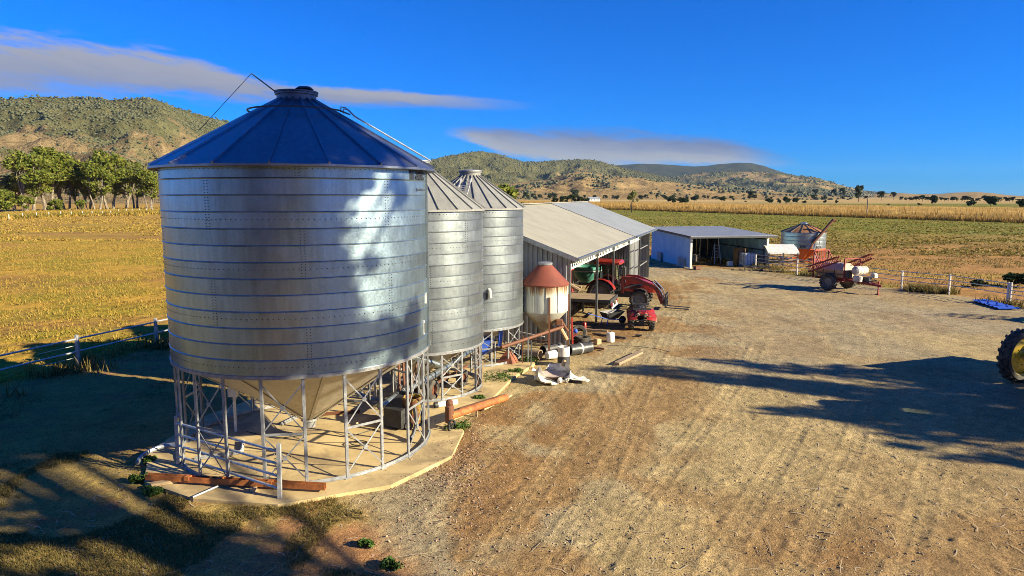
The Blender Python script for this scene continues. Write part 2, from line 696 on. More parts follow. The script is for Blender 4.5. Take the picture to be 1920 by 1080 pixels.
M['orange'] = pmat('orange_paint', (.58, .11, .02), .5, c2=(.45, .09, .02), scale=4, dirt=(.2, .07, .03))
M['glass'] = pmat('tinted_cab_glass', (.03, .05, .05), .06, rvar=0, spec=.8)
M['green_tub'] = pmat('sea_green_plastic', (.07, .26, .2), .45, c2=(.05, .2, .155), scale=3)
M['yellow'] = pmat('yellow_rim_paint', (.75, .5, .02), .4, c2=(.6, .4, .03), scale=6, dirt=(.2, .14, .06))
M['jdgreen'] = pmat('green_machine_paint', (.03, .16, .03), .4)
M['shade_clad'] = pmat('shade_darkened_cladding', (.07, .07, .07), .7, c2=(.05, .05, .05))  # near-black base carries the shade inside the open bay
M['timber'] = pmat('grey_timber', (.34, .25, .16), .85, c2=(.22, .16, .1), scale=3, stretch=(1, 8, 8), bmp=.3)
M['timber_new'] = pmat('pale_timber', (.5, .36, .2), .8, c2=(.38, .26, .14), scale=3, stretch=(1, 8, 8), bmp=.2)
M['cladding'] = pmat('grey_corrugated_cladding', (.34, .35, .36), .5, .3, c2=(.24, .245, .25), scale=2.2, stretch=(1, 1, .4))
M['roof_beige'] = pmat('dusty_cream_roof_sheet', (.33, .315, .265), .7, .1, c2=(.29, .275, .235), scale=.8)
M['roof_blue'] = pmat('blue_grey_roof_sheet', (.28, .30, .325), .6, .2, c2=(.24, .26, .285), scale=.8)
M['shade_blue_clad'] = pmat('shade_blue_wall_sheet', (.34, .55, .68), .55, c2=(.30, .49, .62), scale=1.5)  # blue of the shaded white wall is put into the base colour
M['concrete'] = pmat('concrete_slab', (.53, .40, .195), .9, c2=(.43, .315, .145), scale=1.3, bmp=.15, bscale=70, dirt=(.27, .195, .10), dscale=.9, dlo=.47, dhi=.66)
M['blue'] = pmat('blue_painted_sheet', (.03, .10, .50), .5, c2=(.03, .08, .4), scale=3, stretch=(.4, 9, 1))
M['bag'] = pmat('woven_white_bag', (.72, .68, .62), .75, c2=(.5, .45, .4), scale=5, bmp=.3)
M['bag_in'] = pmat('dusty_bag_lining', (.42, .33, .28), .8, c2=(.3, .23, .2), scale=5)
M['cardboard'] = pmat('brown_cardboard', (.3, .18, .09), .85)
M['ibc'] = pmat('translucent_white_tank', (.60, .66, .74), .35, c2=(.5, .56, .66))
M['spray_tank'] = pmat('dusty_cream_tank', (.50, .36, .24), .55, c2=(.42, .29, .19), scale=2.5)
M['bark'] = pmat('pale_gum_bark', (.25, .21, .155), .85, c2=(.12, .095, .07), scale=1.5, bmp=.4, bscale=8)
M['bark_dark'] = pmat('dark_bark', (.12, .09, .065), .9, scale=1.5)
M['leaf'] = leafmat('gum_leaves', (.095, .135, .02), (.16, .19, .026), (.27, .25, .05), trans=.42)
M['leaf_dark'] = leafmat('dark_tree_leaves', (.022, .040, .014), (.035, .055, .017), (.055, .07, .022))
M['leaf_olive'] = leafmat('olive_tree_leaves', (.10, .12, .035), (.15, .16, .045), (.21, .195, .065), trans=.38)
M['weed'] = leafmat('fresh_weed_leaves', (.04, .09, .015), (.06, .12, .02), (.11, .15, .03))
M['grass_dry'] = leafmat('dry_grass_blades', (.31, .19, .035), (.38, .25, .05), (.22, .18, .03), trans=.3)
M['grass_mix'] = leafmat('mixed_grass_blades', (.10, .09, .025), (.16, .125, .035), (.26, .18, .065), trans=.3)
M['grass_green'] = leafmat('green_crop_blades', (.12, .115, .014), (.17, .145, .022), (.26, .18, .04), trans=.3)
M['straw'] = leafmat('straw_and_bark', (.42, .33, .2), (.55, .45, .3), (.25, .18, .11), trans=.1)
M['crop'] = leafmat('ripe_crop_stalks', (.36, .215, .05), (.45, .28, .07), (.28, .16, .04), trans=.3)
M['litter'] = leafmat('dead_leaves', (.22, .12, .075), (.34, .21, .14), (.46, .32, .22), trans=.1)
M['stone'] = leafmat('gravel_stones', (.16, .125, .085), (.24, .19, .125), (.40, .33, .23), trans=0)
M['lettering'] = pmat('black_lettering', (.015, .018, .025), .6)
M['rust_white'] = drip_mat()

# ------------------------------------------------------------------ ground, fields
AX = np.array([.317, .948])                    # the yard's long axis (line of silos and shed)
NX = np.array([-.948, .317])                   # across it, to the far side of the shed
M['soil'] = soilmat('soil_and_grass', True)
M['soil_far'] = soilmat('field_far', False)
PAD = [(-7.95, 14.3), (-7.2, 12.75), (-5.9, 12.0), (-4.25, 11.75), (-2.35, 12.6), (-1.3, 14.1), (-1.15, 15.7), (-1.55, 16.6), (-.75, 17.6), (.05, 20.6),
       (.75, 22.3), (.9, 24.2), (-1.6, 26.2), (-3.6, 25.0), (-5.2, 20.5), (-7.0, 18.6), (-7.9, 16.6)]
FENCE_R = [(17.0, 58.4), (20.53, 48.89), (23.57, 40.95), (25.15, 38.91), (25.85, 35.37), (27.6, 30.9), (29.5, 26.0)]
FENCE_L = [(-20.9, 2.2), (-17.2, 13.5), (-14.43, 22.2), (-13.42, 25.3), (-10.9, 33.0), (-7.0, 45.0), (-4.0, 54.0)]
CROP_A, CROP_B = np.array([42.94, 291.1]), np.array([108.5, 145.2])
_cd = (CROP_B - CROP_A) / np.linalg.norm(CROP_B - CROP_A)
_cn = np.array([-_cd[1], _cd[0]])
if _cn @ CROP_A < 0:
    _cn = -_cn


def crop_side(x, y):
    return (x - CROP_A[0]) * _cn[0] + (y - CROP_A[1]) * _cn[1]


def right_of(x, y, pts):
    """signed offset in x from a polyline given as x(y); positive = to the right"""
    p_ = sorted(pts, key=lambda q: q[1])
    return x - np.interp(y, [q[1] for q in p_], [q[0] for q in p_])


def fields(x, y):
    """zone id and albedo of every ground point: 0 yard, 1 lawn, 2 paddock, 3 field"""
    n1 = fbm(x * .35, y * .35, 11, 5)
    n2 = fbm(x * 1.6, y * 1.6, 23, 5, .6)
    n3 = fbm(x * .07, y * .07, 5, 4)
    n4 = fbm(x * 6, y * 6, 31, 4, .65)
    rf = right_of(x, y, FENCE_R + [(9.5, 66), (2, 76), (-14, 90)])
    lf = right_of(x, y, FENCE_L + [(-30, -20), (2, 73)])
    sh = x * .948 - y * .317                       # offset across the yard axis, + = towards the yard
    wob = (n1 - .5) * 2.2 + (n2 - .5) * .8
    # ---- yard dirt
    c_y = np.stack([.345 + 0 * x, .258 + 0 * x, .125 + 0 * x], -1)
    grey = np.stack([.27 + 0 * x, .222 + 0 * x, .145 + 0 * x], -1)
    brown = np.stack([.235 + 0 * x, .135 + 0 * x, .055 + 0 * x], -1)
    k = np.clip(sstep(.42, .66, fbm(x * .16 + 3, y * .16, 77, 4)) + .45 * sstep(20, 38, y), 0, 1)[..., None]
    c = c_y * (1 - k * .7) + grey * k * .7
    k = (sstep(.45, .62, fbm(x * .45 + 1, y * .45, 41, 5)) * (.28 + .7 * sstep(3.2, 0, np.abs(sh + 4.2) - 1.6)) +
         .75 * sstep(13.5, 9.5, y) * sstep(1, 5, x))[..., None]
    k = np.clip(k, 0, 1)
    c = c * (1 - k) + brown * k
    # paler wheel lanes sweeping up the yard
    lane = np.zeros_like(x)
    for tr, wd in LANES:
        d, a = seg_dist(x, y, tr)
        lane = np.maximum(lane, np.exp(-(d / wd) ** 2) * (.5 + .5 * n1))
    pale = np.stack([.40 + 0 * x, .30 + 0 * x, .15 + 0 * x], -1)
    k = np.clip(lane * .34, 0, 1)[..., None]
    c = c * (1 - k) + pale * k
    c = c * (.72 + .56 * n2 ** 1.1)[..., None] * (.8 + .4 * n4)[..., None]
    # ---- lawn / rough grass round the silos
    g_d = np.stack([.30 + 0 * x, .17 + 0 * x, .055 + 0 * x], -1)
    g_b = np.stack([.34 + 0 * x, .175 + 0 * x, .075 + 0 * x], -1)
    g_y = np.stack([.27 + 0 * x, .19 + 0 * x, .06 + 0 * x], -1)
    k = sstep(.38, .6, fbm(x * .5 + 9, y * .5, 61, 5))[..., None]
    cl = g_d * (1 - k) + g_b * k
    k = sstep(.5, .7, n3 + (n2 - .5) * .5)[..., None]
    cl = cl * (1 - k) + g_y * k
    cl = cl * (.7 + .6 * n2)[..., None]
    bound = np.interp(y, [6, 8.5, 9.6, 11.6, 12.5, 20, 30, 60], [.5, -.6, -1.5, -2.9, -3.6, -3.6, -3, 5])
    lawn = sstep(.6, -.6, x - bound + wob * .7)
    c = c * (1 - lawn[..., None]) + cl * lawn[..., None]
    # ---- paddock, golden stubble with green showing
    p1_ = np.stack([.36 + 0 * x, .215 + 0 * x, .032 + 0 * x], -1)
    p2_ = np.stack([.23 + 0 * x, .18 + 0 * x, .018 + 0 * x], -1)
    p3_ = np.stack([.26 + 0 * x, .13 + 0 * x, .045 + 0 * x], -1)
    rows = .5 + .5 * np.sin((x * .948 - y * .317) * 2 * PI / 1.9 + (n1 - .5) * 5)
    k = np.clip(sstep(.34, .62, n1 * .6 + .4 * fbm(x * .06, y * .22, 55, 4)) * .95 + .3 * (rows - .5), 0, 1)[..., None]
    cp = p1_ * (1 - k) + p2_ * k
    k = sstep(.52, .7, fbm(x * .09 + 30, y * .15, 88, 5))[..., None] * .7
    cp = cp * (1 - k) + p3_ * k
    far_tan = sstep(60, 200, y)[..., None] * .55
    cp = cp * (1 - far_tan) + np.array([.40, .23, .055]) * far_tan
    cp = cp * (.62 + .76 * n2)[..., None]
    pk = sstep(.5, -.5, lf + wob * .5)
    c = c * (1 - pk[..., None]) + cp * pk[..., None]
    # ---- field behind the right fence: bare brown near, young green crop further out
    f_b = np.stack([.31 + 0 * x, .165 + 0 * x, .05 + 0 * x], -1)
    f_g = np.stack([.135 + 0 * x, .148 + 0 * x, .012 + 0 * x], -1)
    f_y = np.stack([.42 + 0 * x, .28 + 0 * x, .05 + 0 * x], -1)
    rr = (x * .41 + y * .91)
    gk = sstep(66, 122, rr + (n3 - .5) * 50 + (n1 - .5) * 18)
    streak = sstep(.35, .65, fbm((x * .91 - y * .41) * .05, rr * .5, 19, 4))
    gk = np.clip(gk * (.62 + .38 * sstep(90, 170, rr)) * (.7 + .5 * streak), 0, 1)[..., None]
    cf = f_b * (1 - gk) + f_g * gk
    k = (sstep(.5, .68, n1) * sstep(80, 50, rr))[..., None] * .6
    cf = cf * (1 - k) + f_y * k
    cf = cf * (.6 + .8 * n2)[..., None]
    fk = sstep(-.6, .6, rf + wob * .5)
    verge = np.exp(-((rf - .6) / 1.3) ** 2) * sstep(.4, .6, n1)
    c = c * (1 - fk[..., None]) + cf * fk[..., None]
    c = c * (1 - verge[..., None] * .7) + np.array([.20, .19, .03]) * verge[..., None] * .7
    zone = np.zeros(x.shape, int)
    zone[lawn > .5] = 1
    zone[pk > .5] = 2
    zone[fk > .5] = 3
    return zone, np.clip(c, .01, .7), lawn, pk, fk


def lane_from_px(px):
    return [ground_pt(u, v) for u, v in px]


TRACKS = [lane_from_px(q) for q in (
    [(1105, 1085), (1190, 960), (1270, 860), (1340, 770), (1400, 690), (1430, 630), (1400, 580), (1330, 540), (1262, 508)],
    [(995, 1085), (1070, 990), (1130, 900), (1170, 810), (1200, 740), (1235, 670), (1260, 610), (1290, 560), (1270, 520)],
    [(1330, 1085), (1390, 980), (1450, 880), (1500, 800), (1540, 720), (1560, 650), (1530, 590), (1450, 540)],
    [(1480, 1085), (1540, 960), (1590, 860), (1620, 780), (1640, 700), (1640, 640), (1600, 590)],
    [(890, 1085), (960, 980), (1030, 880), (1090, 800), (1140, 730), (1190, 650), (1230, 600)],
    [(1690, 1085), (1725, 960), (1750, 860), (1760, 760), (1750, 680)],
    [(1150, 760), (1120, 700), (1210, 640), (1330, 600), (1480, 580), (1650, 600), (1800, 640)],
    [(820, 985), (870, 900), (950, 820), (1030, 750), (1080, 690)])]
LANES = [(t, .30) for t in TRACKS] + [([(ax + .0, ay) for ax, ay in TRACKS[0]], .9), (TRACKS[1], .8)]


def relief(x, y, z_lawn, pk, fk):
    n = fbm(x * .5, y * .5, 3, 3) - .5
    a = fbm(x * 3.1, y * 3.1, 50, 5, .62) - .5
    b = fbm(x * 9, y * 9, 90, 3, .6) - .5
    h = n * .05 + a * .040 + b * .036
    # clods and hoof-sized lumps
    cl = fbm(x * 5.5, y * 5.5, 140, 3)
    h = h + .015 * sstep(.62, .8, cl) * (fbm(x * .4, y * .4, 6, 3) > .45)
    yard = (1 - z_lawn) * (1 - pk) * (1 - fk)
    for i, t in enumerate(TRACKS):
        d, s = seg_dist(x, y, t)
        m = np.exp(-(d / .19) ** 4) * yard * (.45 + .55 * sstep(.35, .6, fbm(x * .3 + i, y * .3, 8, 3)))
        h = h * (1 - .45 * m) - .006 * m
        h = h + m * .010 * np.sign(np.sin(d * 2 * PI / .11)) * .5 + m * .009 * np.sin(s * 2 * PI / (.24 if i % 2 else .32) + d * 14)
        h = h + .010 * np.exp(-((d - .25) / .05) ** 2) * yard
    h = h + pk * (.05 * np.abs(np.sin((x * .948 - y * .317) * PI / .95 + fbm(x * .3, y * .3, 9, 3) * 6)) + .05 * a)
    h = h + fk * (.09 * a + .05 * (fbm(x * 1.2, y * 1.2, 29, 3) - .5))
    return h


def axis(a, segs):
    out = [a]
    for (to, d) in segs:
        n = max(1, int(round((to - out[-1]) / d)))
        st = out[-1]
        out += [st + (to - st) * (i + 1) / n for i in range(n)]
    return np.array(out)


xs = axis(-66, [(-40, .8), (-22, .3), (-9, .11), (9.5, .045), (22, .11), (40, .3), (78, .8)])
ys = axis(1, [(8, .25), (17, .045), (24, .075), (34, .12), (48, .2), (66, .35), (90, .6)])
GX, GY = np.meshgrid(xs, ys)
zone, tint, gl, gp_, gf = fields(GX, GY)
GZ = relief(GX, GY, gl, gp_, gf)
edge = np.minimum(np.minimum(sstep(-66, -58, GX), sstep(78, 70, GX)), np.minimum(sstep(1, 3, GY), sstep(90, 82, GY)))
GZ = (GZ - .02) * edge
ny_, nx_ = GX.shape
idx = np.arange(nx_ * ny_).reshape(ny_, nx_)
quads = np.stack([idx[:-1, :-1], idx[:-1, 1:], idx[1:, 1:], idx[1:, :-1]], -1).reshape(-1, 4)
qz = zone[:-1, :-1].reshape(-1)
Vall = np.stack([GX, GY, GZ], -1).reshape(-1, 3)
Tall = tint.reshape(-1, 3)
for zi, nm in enumerate(('yard', 'lawn', 'paddock', 'field')):
    q = quads[qz == zi]
    used, inv = np.unique(q, return_inverse=True)
    o = link(nm, fast_mesh(nm, Vall[used], inv.reshape(-1, 4), M['soil'], True, {'tint': Tall[used]}))
    tag(o, kind='structure')

# the fields further out: one coarse sheet with a hole where the fine ground lies
xs2 = np.unique(np.concatenate([axis(-420, [(-66, 6)]), axis(-66, [(78, 4)]), axis(78, [(420, 6)])]))
ys2 = np.unique(np.concatenate([axis(-200, [(1, 12)]), axis(1, [(90, 4)]), axis(90, [(200, 2.5), (520, 6)])]))
FX, FY = np.meshgrid(xs2, ys2)
z2, t2, a2, b2, c2_ = fields(FX, FY)
FZ = np.zeros_like(FX)
n2_ = FX.shape
id2 = np.arange(FX.size).reshape(n2_)
q2 = np.stack([id2[:-1, :-1], id2[:-1, 1:], id2[1:, 1:], id2[1:, :-1]], -1).reshape(-1, 4)
cx2 = (FX[:-1, :-1] + FX[1:, 1:]).reshape(-1) / 2
cy2 = (FY[:-1, :-1] + FY[1:, 1:]).reshape(-1) / 2
keep = ~((cx2 > -66) & (cx2 < 78) & (cy2 > 1) & (cy2 < 90))
zc = np.where(cx2 < cy2 * .05 - 2, 2, 3)
V2 = np.stack([FX, FY, FZ], -1).reshape(-1, 3)
T2 = t2.reshape(-1, 3)
for zi, nm in ((2, 'paddock'), (3, 'green_field')):
    q = q2[keep & (zc == zi)]
    used, inv = np.unique(q, return_inverse=True)
    tag(link(nm, fast_mesh(nm, V2[used], inv.reshape(-1, 4), M['soil_far'], False, {'tint': T2[used]})), kind='structure')

# the plain out to the horizon: dry grass, in rings
rr_ = np.array([430, 520, 640, 800, 1000, 1250, 1600, 2000, 2600, 3400, 4500, 6500, 9000, 11000.])
th = np.linspace(0, 2 * PI, 181)
PR, PT = np.meshgrid(rr_, th, indexing='ij')
PX, PY = PR * np.sin(PT), PR * np.cos(PT)
PZ = np.where(PR < 900, -.3, -.3 - 0 * PR)
n1 = fbm(PX * .004, PY * .004, 3, 5)
TP = np.array([.40, .27, .10]) * (.75 + .5 * n1)[..., None]
k = sstep(.52, .62, fbm(PX * .002 + 5, PY * .006, 13, 4))[..., None] * .55
TP = TP * (1 - k) + np.array([.22, .18, .06]) * k
idp = np.arange(PR.size).reshape(PR.shape)
qp = np.stack([idp[:-1, :-1], idp[:-1, 1:], idp[1:, 1:], idp[1:, :-1]], -1).reshape(-1, 4)[:, ::-1]
# square hole is smaller than the first ring: close it with a sheet under the fields
Vp = np.concatenate([np.stack([PX, PY, PZ], -1).reshape(-1, 3), np.array([[-450, -450, -.4], [450, -450, -.4], [450, 530, -.4], [-450, 530, -.4]])])
Tp = np.concatenate([TP.reshape(-1, 3), np.tile([[.36, .24, .09]], (4, 1))])
qp = np.concatenate([qp, [[PR.size, PR.size + 1, PR.size + 2, PR.size + 3]]])
tag(link('ground', fast_mesh('ground', Vp, qp, M['soil_far'], False, {'tint': Tp})), kind='structure')

# tall ripe crop beyond the green field: standing stalks on their own strip of ground
def crop_sheet():
    s = np.linspace(-330, 300, 260)
    t = np.concatenate([[0, 1.2, 4.5], np.linspace(8, 95, 34)])
    S, T = np.meshgrid(s, t)
    X = CROP_A[0] + _cd[0] * S + _cn[0] * T
    Y = CROP_A[1] + _cd[1] * S + _cn[1] * T
    top = 1.75 + (fbm(X * .3, Y * .3, 4, 4) - .5) * .7
    Z = np.where(T < .2, -.05, np.where(T < 2, .45, np.where(T < 5, 1.25, top)))
    n = fbm(X * .12, Y * .12, 8, 5)
    C = np.array([.38, .235, .06]) * (.7 + .6 * n)[..., None]
    i = np.arange(S.size).reshape(S.shape)
    q = np.stack([i[:-1, :-1], i[:-1, 1:], i[1:, 1:], i[1:, :-1]], -1).reshape(-1, 4)
    return np.stack([X, Y, Z], -1).reshape(-1, 3), q, C.reshape(-1, 3)


Vc, qc, Cc = crop_sheet()
tag(link('crop_field', fast_mesh('crop_field', Vc, qc, M['soil_far'], False, {'tint': Cc})), kind='structure')


def blades(P, h, wd, lean, n_per, name, mat_, spread=.05, seed=1, kind='stuff', hvar=.5):
    """upright blades: one triangle each; P (n,3) foot points"""
    r = np.random.default_rng(seed)
    P = np.repeat(P, n_per, 0)
    n = len(P)
    P = P + np.c_[r.normal(0, spread, (n, 2)), np.zeros(n)]
    a = r.uniform(0, 2 * PI, n)
    hh = h * (1 - hvar + 2 * hvar * r.random(n))
    ln = r.normal(0, lean, (n, 2))
    dx, dy = np.cos(a) * wd / 2, np.sin(a) * wd / 2
    V = np.empty((n, 3, 3))
    V[:, 0] = P + np.c_[dx, dy, np.full(n, -.01)]
    V[:, 1] = P - np.c_[dx, dy, np.full(n, .01)]
    V[:, 2] = P + np.c_[ln * hh[:, None], hh]
    F = np.arange(n * 3).reshape(-1, 3)
    return tag(link(name, fast_mesh(name, V.reshape(-1, 3), F, mat_)), kind=kind)


def gz(x, y):
    """height of the fine ground"""
    i = np.clip(np.searchsorted(ys, y), 1, len(ys) - 1)
    j = np.clip(np.searchsorted(xs, x), 1, len(xs) - 1)
    fy = np.clip((y - ys[i - 1]) / (ys[i] - ys[i - 1]), 0, 1)
    fx = np.clip((x - xs[j - 1]) / (xs[j] - xs[j - 1]), 0, 1)
    return (GZ[i - 1, j - 1] * (1 - fx) + GZ[i - 1, j] * fx) * (1 - fy) + (GZ[i, j - 1] * (1 - fx) + GZ[i, j] * fx) * fy


def inside(poly, x, y):
    r = np.zeros(np.shape(x), bool)
    n = len(poly)
    for i in range(n):
        (x0, y0), (x1, y1) = poly[i], poly[(i + 1) % n]
        c = ((y0 > y) != (y1 > y)) & (x < (x1 - x0) * (y - y0) / (y1 - y0 + 1e-12) + x0)
        r ^= c
    return r


# stalks of the crop: front rows and scattered over the top
r_ = np.random.default_rng(3)
n = 46000
S = r_.uniform(-320, 290, n)
T = np.abs(r_.normal(0, 1, n)) * np.where(r_.random(n) < .5, 1.2, 40)
P = np.c_[CROP_A[0] + _cd[0] * S + _cn[0] * (T - .5), CROP_A[1] + _cd[1] * S + _cn[1] * (T - .5), np.where(T < 2, 0, 1.2)]
blades(P, 1.15, .17, .20, 1, 'crop_stalks', M['crop'], .2, 4)

# grass in the lawn (near), rough grass by the silos, stubble in the paddock, growth in the field
n = 60000
x = r_.uniform(-10, 1.5, n)
y = r_.uniform(8.3, 15, n)
zz, _, lw, pk, fk = fields(x, y)
kp = (lw > .6) & (pk < .4) & (fbm(x * .5 + 9, y * .5, 61, 5) < .49) & ~inside(PAD, x, y)
P = np.c_[x, y, gz(x, y)][kp]
blades(P, .055, .014, .6, 3, 'short_grass', M['grass_mix'], .03, 5)
n = 14000
x = r_.uniform(-24, -5, n)
y = r_.uniform(13, 34, n)
zz, _, lw, pk, fk = fields(x, y)
kp = (lw > .5) & (pk < .5) & (fbm(x * .5 + 9, y * .5, 61, 5) < .5) & ~inside(PAD, x, y)
blades(np.c_[x, y, gz(x, y)][kp], .05, .02, .7, 4, 'rough_grass', M['grass_mix'], .06, 6)
n = 26000
y = 18 + 66 * r_.random(n) ** 1.3
x = r_.uniform(-62, -2, n)
zz, _, lw, pk, fk = fields(x, y)
kp = (pk > .5) & (fbm(x * .35, y * .35, 11, 5) > .32)
blades(np.c_[x, y, gz(x, y)][kp], .14, .05, .55, 4, 'paddock_stubble', M['grass_dry'], .14, 7)
n = 24000
y = 34 + 54 * r_.random(n)
x = r_.uniform(10, 76, n)
zz, _, lw, pk, fk = fields(x, y)
kp = (fk > .5) & (fbm(x * .35, y * .35, 11, 5) > .42)
blades(np.c_[x, y, gz(x, y)][kp], .13, .06, .55, 3, 'field_growth', M['grass_mix'], .14, 8)
# tufts carrying the fields on into the distance
n = 22000
y = 86 + 170 * r_.random(n) ** 1.4
x = -r_.random(n) * (y * .86 + 20) + y * .02
kp = fbm(x * .06, y * .06, 15, 4) > .40
blades(np.c_[x, y, np.zeros(n)][kp], .18, .30, .8, 2, 'far_paddock_stubble', M['grass_dry'], .5, 27)
n = 24000
y = 58 + 218 * r_.random(n) ** 1.5
x = r_.uniform(0, 1, n) * (y * .80 + 20) + y * .02
zz, _, lw, pk, fk = fields(x, y)
kp = (crop_side(x, y) < -2) & (fk > .9) & (fbm(x * .05, y * .09, 25, 4) + .18 * sstep(60, 130, y) + r_.normal(0, .05, n) > .58)
blades(np.c_[x, y, np.zeros(n)][kp], .13, .34, .8, 2, 'far_field_growth', M['grass_green'], .5, 28)
# long dry grass along both fences
P = []
for line, cnt in ((FENCE_R, 1500), (FENCE_L[1:4], 260)):
    for i in range(cnt):
        k = r_.integers(0, len(line) - 1)
        t = r_.random()
        P.append((line[k][0] * (1 - t) + line[k + 1][0] * t + r_.normal(.5, .45), line[k][1] * (1 - t) + line[k + 1][1] * t + r_.normal(0, .3), 0))
P = np.array(P)
P = P[fbm(P[:, 0] * .6, P[:, 1] * .6, 99, 3) > .45]
blades(P, .34, .05, .35, 7, 'fence_line_grass', M['grass_mix'], .12, 9)


def scatter_bits(P, size, name, mat_, flat=.35, seed=2, quads_=True):
    r = np.random.default_rng(seed)
    n = len(P)
    a = r.uniform(0, 2 * PI, n)
    tl = r.normal(0, flat, (n, 2))
    s = size * (.5 + r.random(n) ** 2 * 1.6)
    as_ = r.uniform(.3, .8, n)
    ux = np.c_[np.cos(a), np.sin(a), tl[:, 0]] * s[:, None]
    uy = np.c_[-np.sin(a), np.cos(a), tl[:, 1]] * (s * as_)[:, None]
    V = np.stack([P - ux, P - uy, P + ux, P + uy], 1)
    V[..., 2] += s[:, None] * .3
    return tag(link(name, fast_mesh(name, V.reshape(-1, 3), np.arange(n * 4).reshape(-1, 4), mat_)), kind='stuff')


def scatter_stones(P, size, name, mat_, seed=2):
    r = np.random.default_rng(seed)
    n = len(P)
    s = size * (.45 + r.random(n) ** 3 * 2.2)
    base = np.array([(1, 0, 0), (0, 1, 0), (-1, 0, 0), (0, -1, 0), (0, 0, .8), (0, 0, -.3)], float)
    V = base[None] * s[:, None, None] * r.uniform(.6, 1.3, (n, 6, 1))
    a = r.uniform(0, 2 * PI, n)
    ca, sa = np.cos(a)[:, None], np.sin(a)[:, None]
    X = V[..., 0] * ca - V[..., 1] * sa
    Y = V[..., 0] * sa + V[..., 1] * ca
    V = np.stack([X, Y, V[..., 2]], -1) + P[:, None]
    f = np.array([(0, 1, 4), (1, 2, 4), (2, 3, 4), (3, 0, 4), (1, 0, 5), (2, 1, 5), (3, 2, 5), (0, 3, 5)])
    F = (f[None] + np.arange(n)[:, None, None] * 6).reshape(-1, 3)
    return tag(link(name, fast_mesh(name, V.reshape(-1, 3), F, mat_)), kind='stuff')


# dead leaves and bark by the slab, gravel over the yard
n = 9000
x = np.concatenate([r_.normal(-1.2, .55, n // 2), r_.uniform(-8, 3.5, n // 2)])
y = np.concatenate([r_.normal(13.6, 1.7, n // 2), r_.uniform(9, 22, n // 2)])
pin = inside(PAD, x, y)
kp = ~pin | (r_.random(n) < .10)
scatter_bits(np.c_[x, y, np.where(pin, .064, gz(x, y))][kp], .016, 'leaf_litter', M['litter'])
n = 30000
y = 8.8 + 24 * r_.random(n) ** 1.6
x = r_.uniform(-3, 3 + y * .75, n)
zz, _, lw, pk, fk = fields(x, y)
kp = (lw < .5) & (pk < .5) & (fk < .5) & ~inside(PAD, x, y) & (fbm(x * .8, y * .8, 71, 4) > .42)
scatter_stones(np.c_[x, y, gz(x, y)][kp], .010, 'gravel', M['stone'])

# straw, twigs and bark strips lying about
n = 1300
y = 8.8 + 16 * r_.random(n) ** 1.5
x = r_.uniform(-9, 2 + y * .75, n)
a = r_.uniform(0, PI, n)
L = r_.uniform(.04, .16, n) * np.where(r_.random(n) < .1, 2.0, 1)
ok = ~inside(PAD, x, y)
x, y, a, L = x[ok], y[ok], a[ok], L[ok]
n = len(x)
z = gz(x, y) + .008
wd = r_.uniform(.004, .009, n)
ca, sa = np.cos(a), np.sin(a)
bow = r_.normal(0, .25, n) * L
P0 = np.c_[x - ca * L, y - sa * L, z]
P1 = np.c_[x - sa * bow, y + ca * bow, z + .006]
P2 = np.c_[x + ca * L, y + sa * L, z]
off = np.c_[-sa * wd, ca * wd, np.zeros(n)]
Vt = np.stack([P0 - off, P0 + off, P1 - off, P1 + off, P2 - off, P2 + off], 1)
Ft = (np.array([(0, 2, 3, 1), (2, 4, 5, 3)])[None] + np.arange(n)[:, None, None] * 6).reshape(-1, 4)
tag(link('twigs', fast_mesh('twigs', Vt.reshape(-1, 3), Ft, M['straw'])), kind='stuff')

# ------------------------------------------------------------------ hills
def interp_prof(prof, us):
    """photograph profile -> azimuth, tangent of elevation; a profile of the skyline at a known range"""
    a = np.array([azel(u, v) for u, v in prof])
    return a[:, 0], np.tan(a[:, 1])


def hill_colour(X, Y, Z, forest, sc, dark=1.0, gcol=(.29, .20, .095)):
    n1 = fbm(X * .012 * sc, Y * .012 * sc, 21, 5)
    n2 = fbm(X * .05 * sc, Y * .05 * sc, 33, 4)
    grass = np.array(gcol) * (.7 + .6 * n2)[..., None]
    scrub = dark * np.array([.10, .095, .045]) * (.6 + .8 * n2)[..., None]
    k = sstep(-.06, .06, forest + (n1 - .5) * .55 + (n2 - .5) * .25 - .38)[..., None]
    return grass * (1 - k) + scrub * k


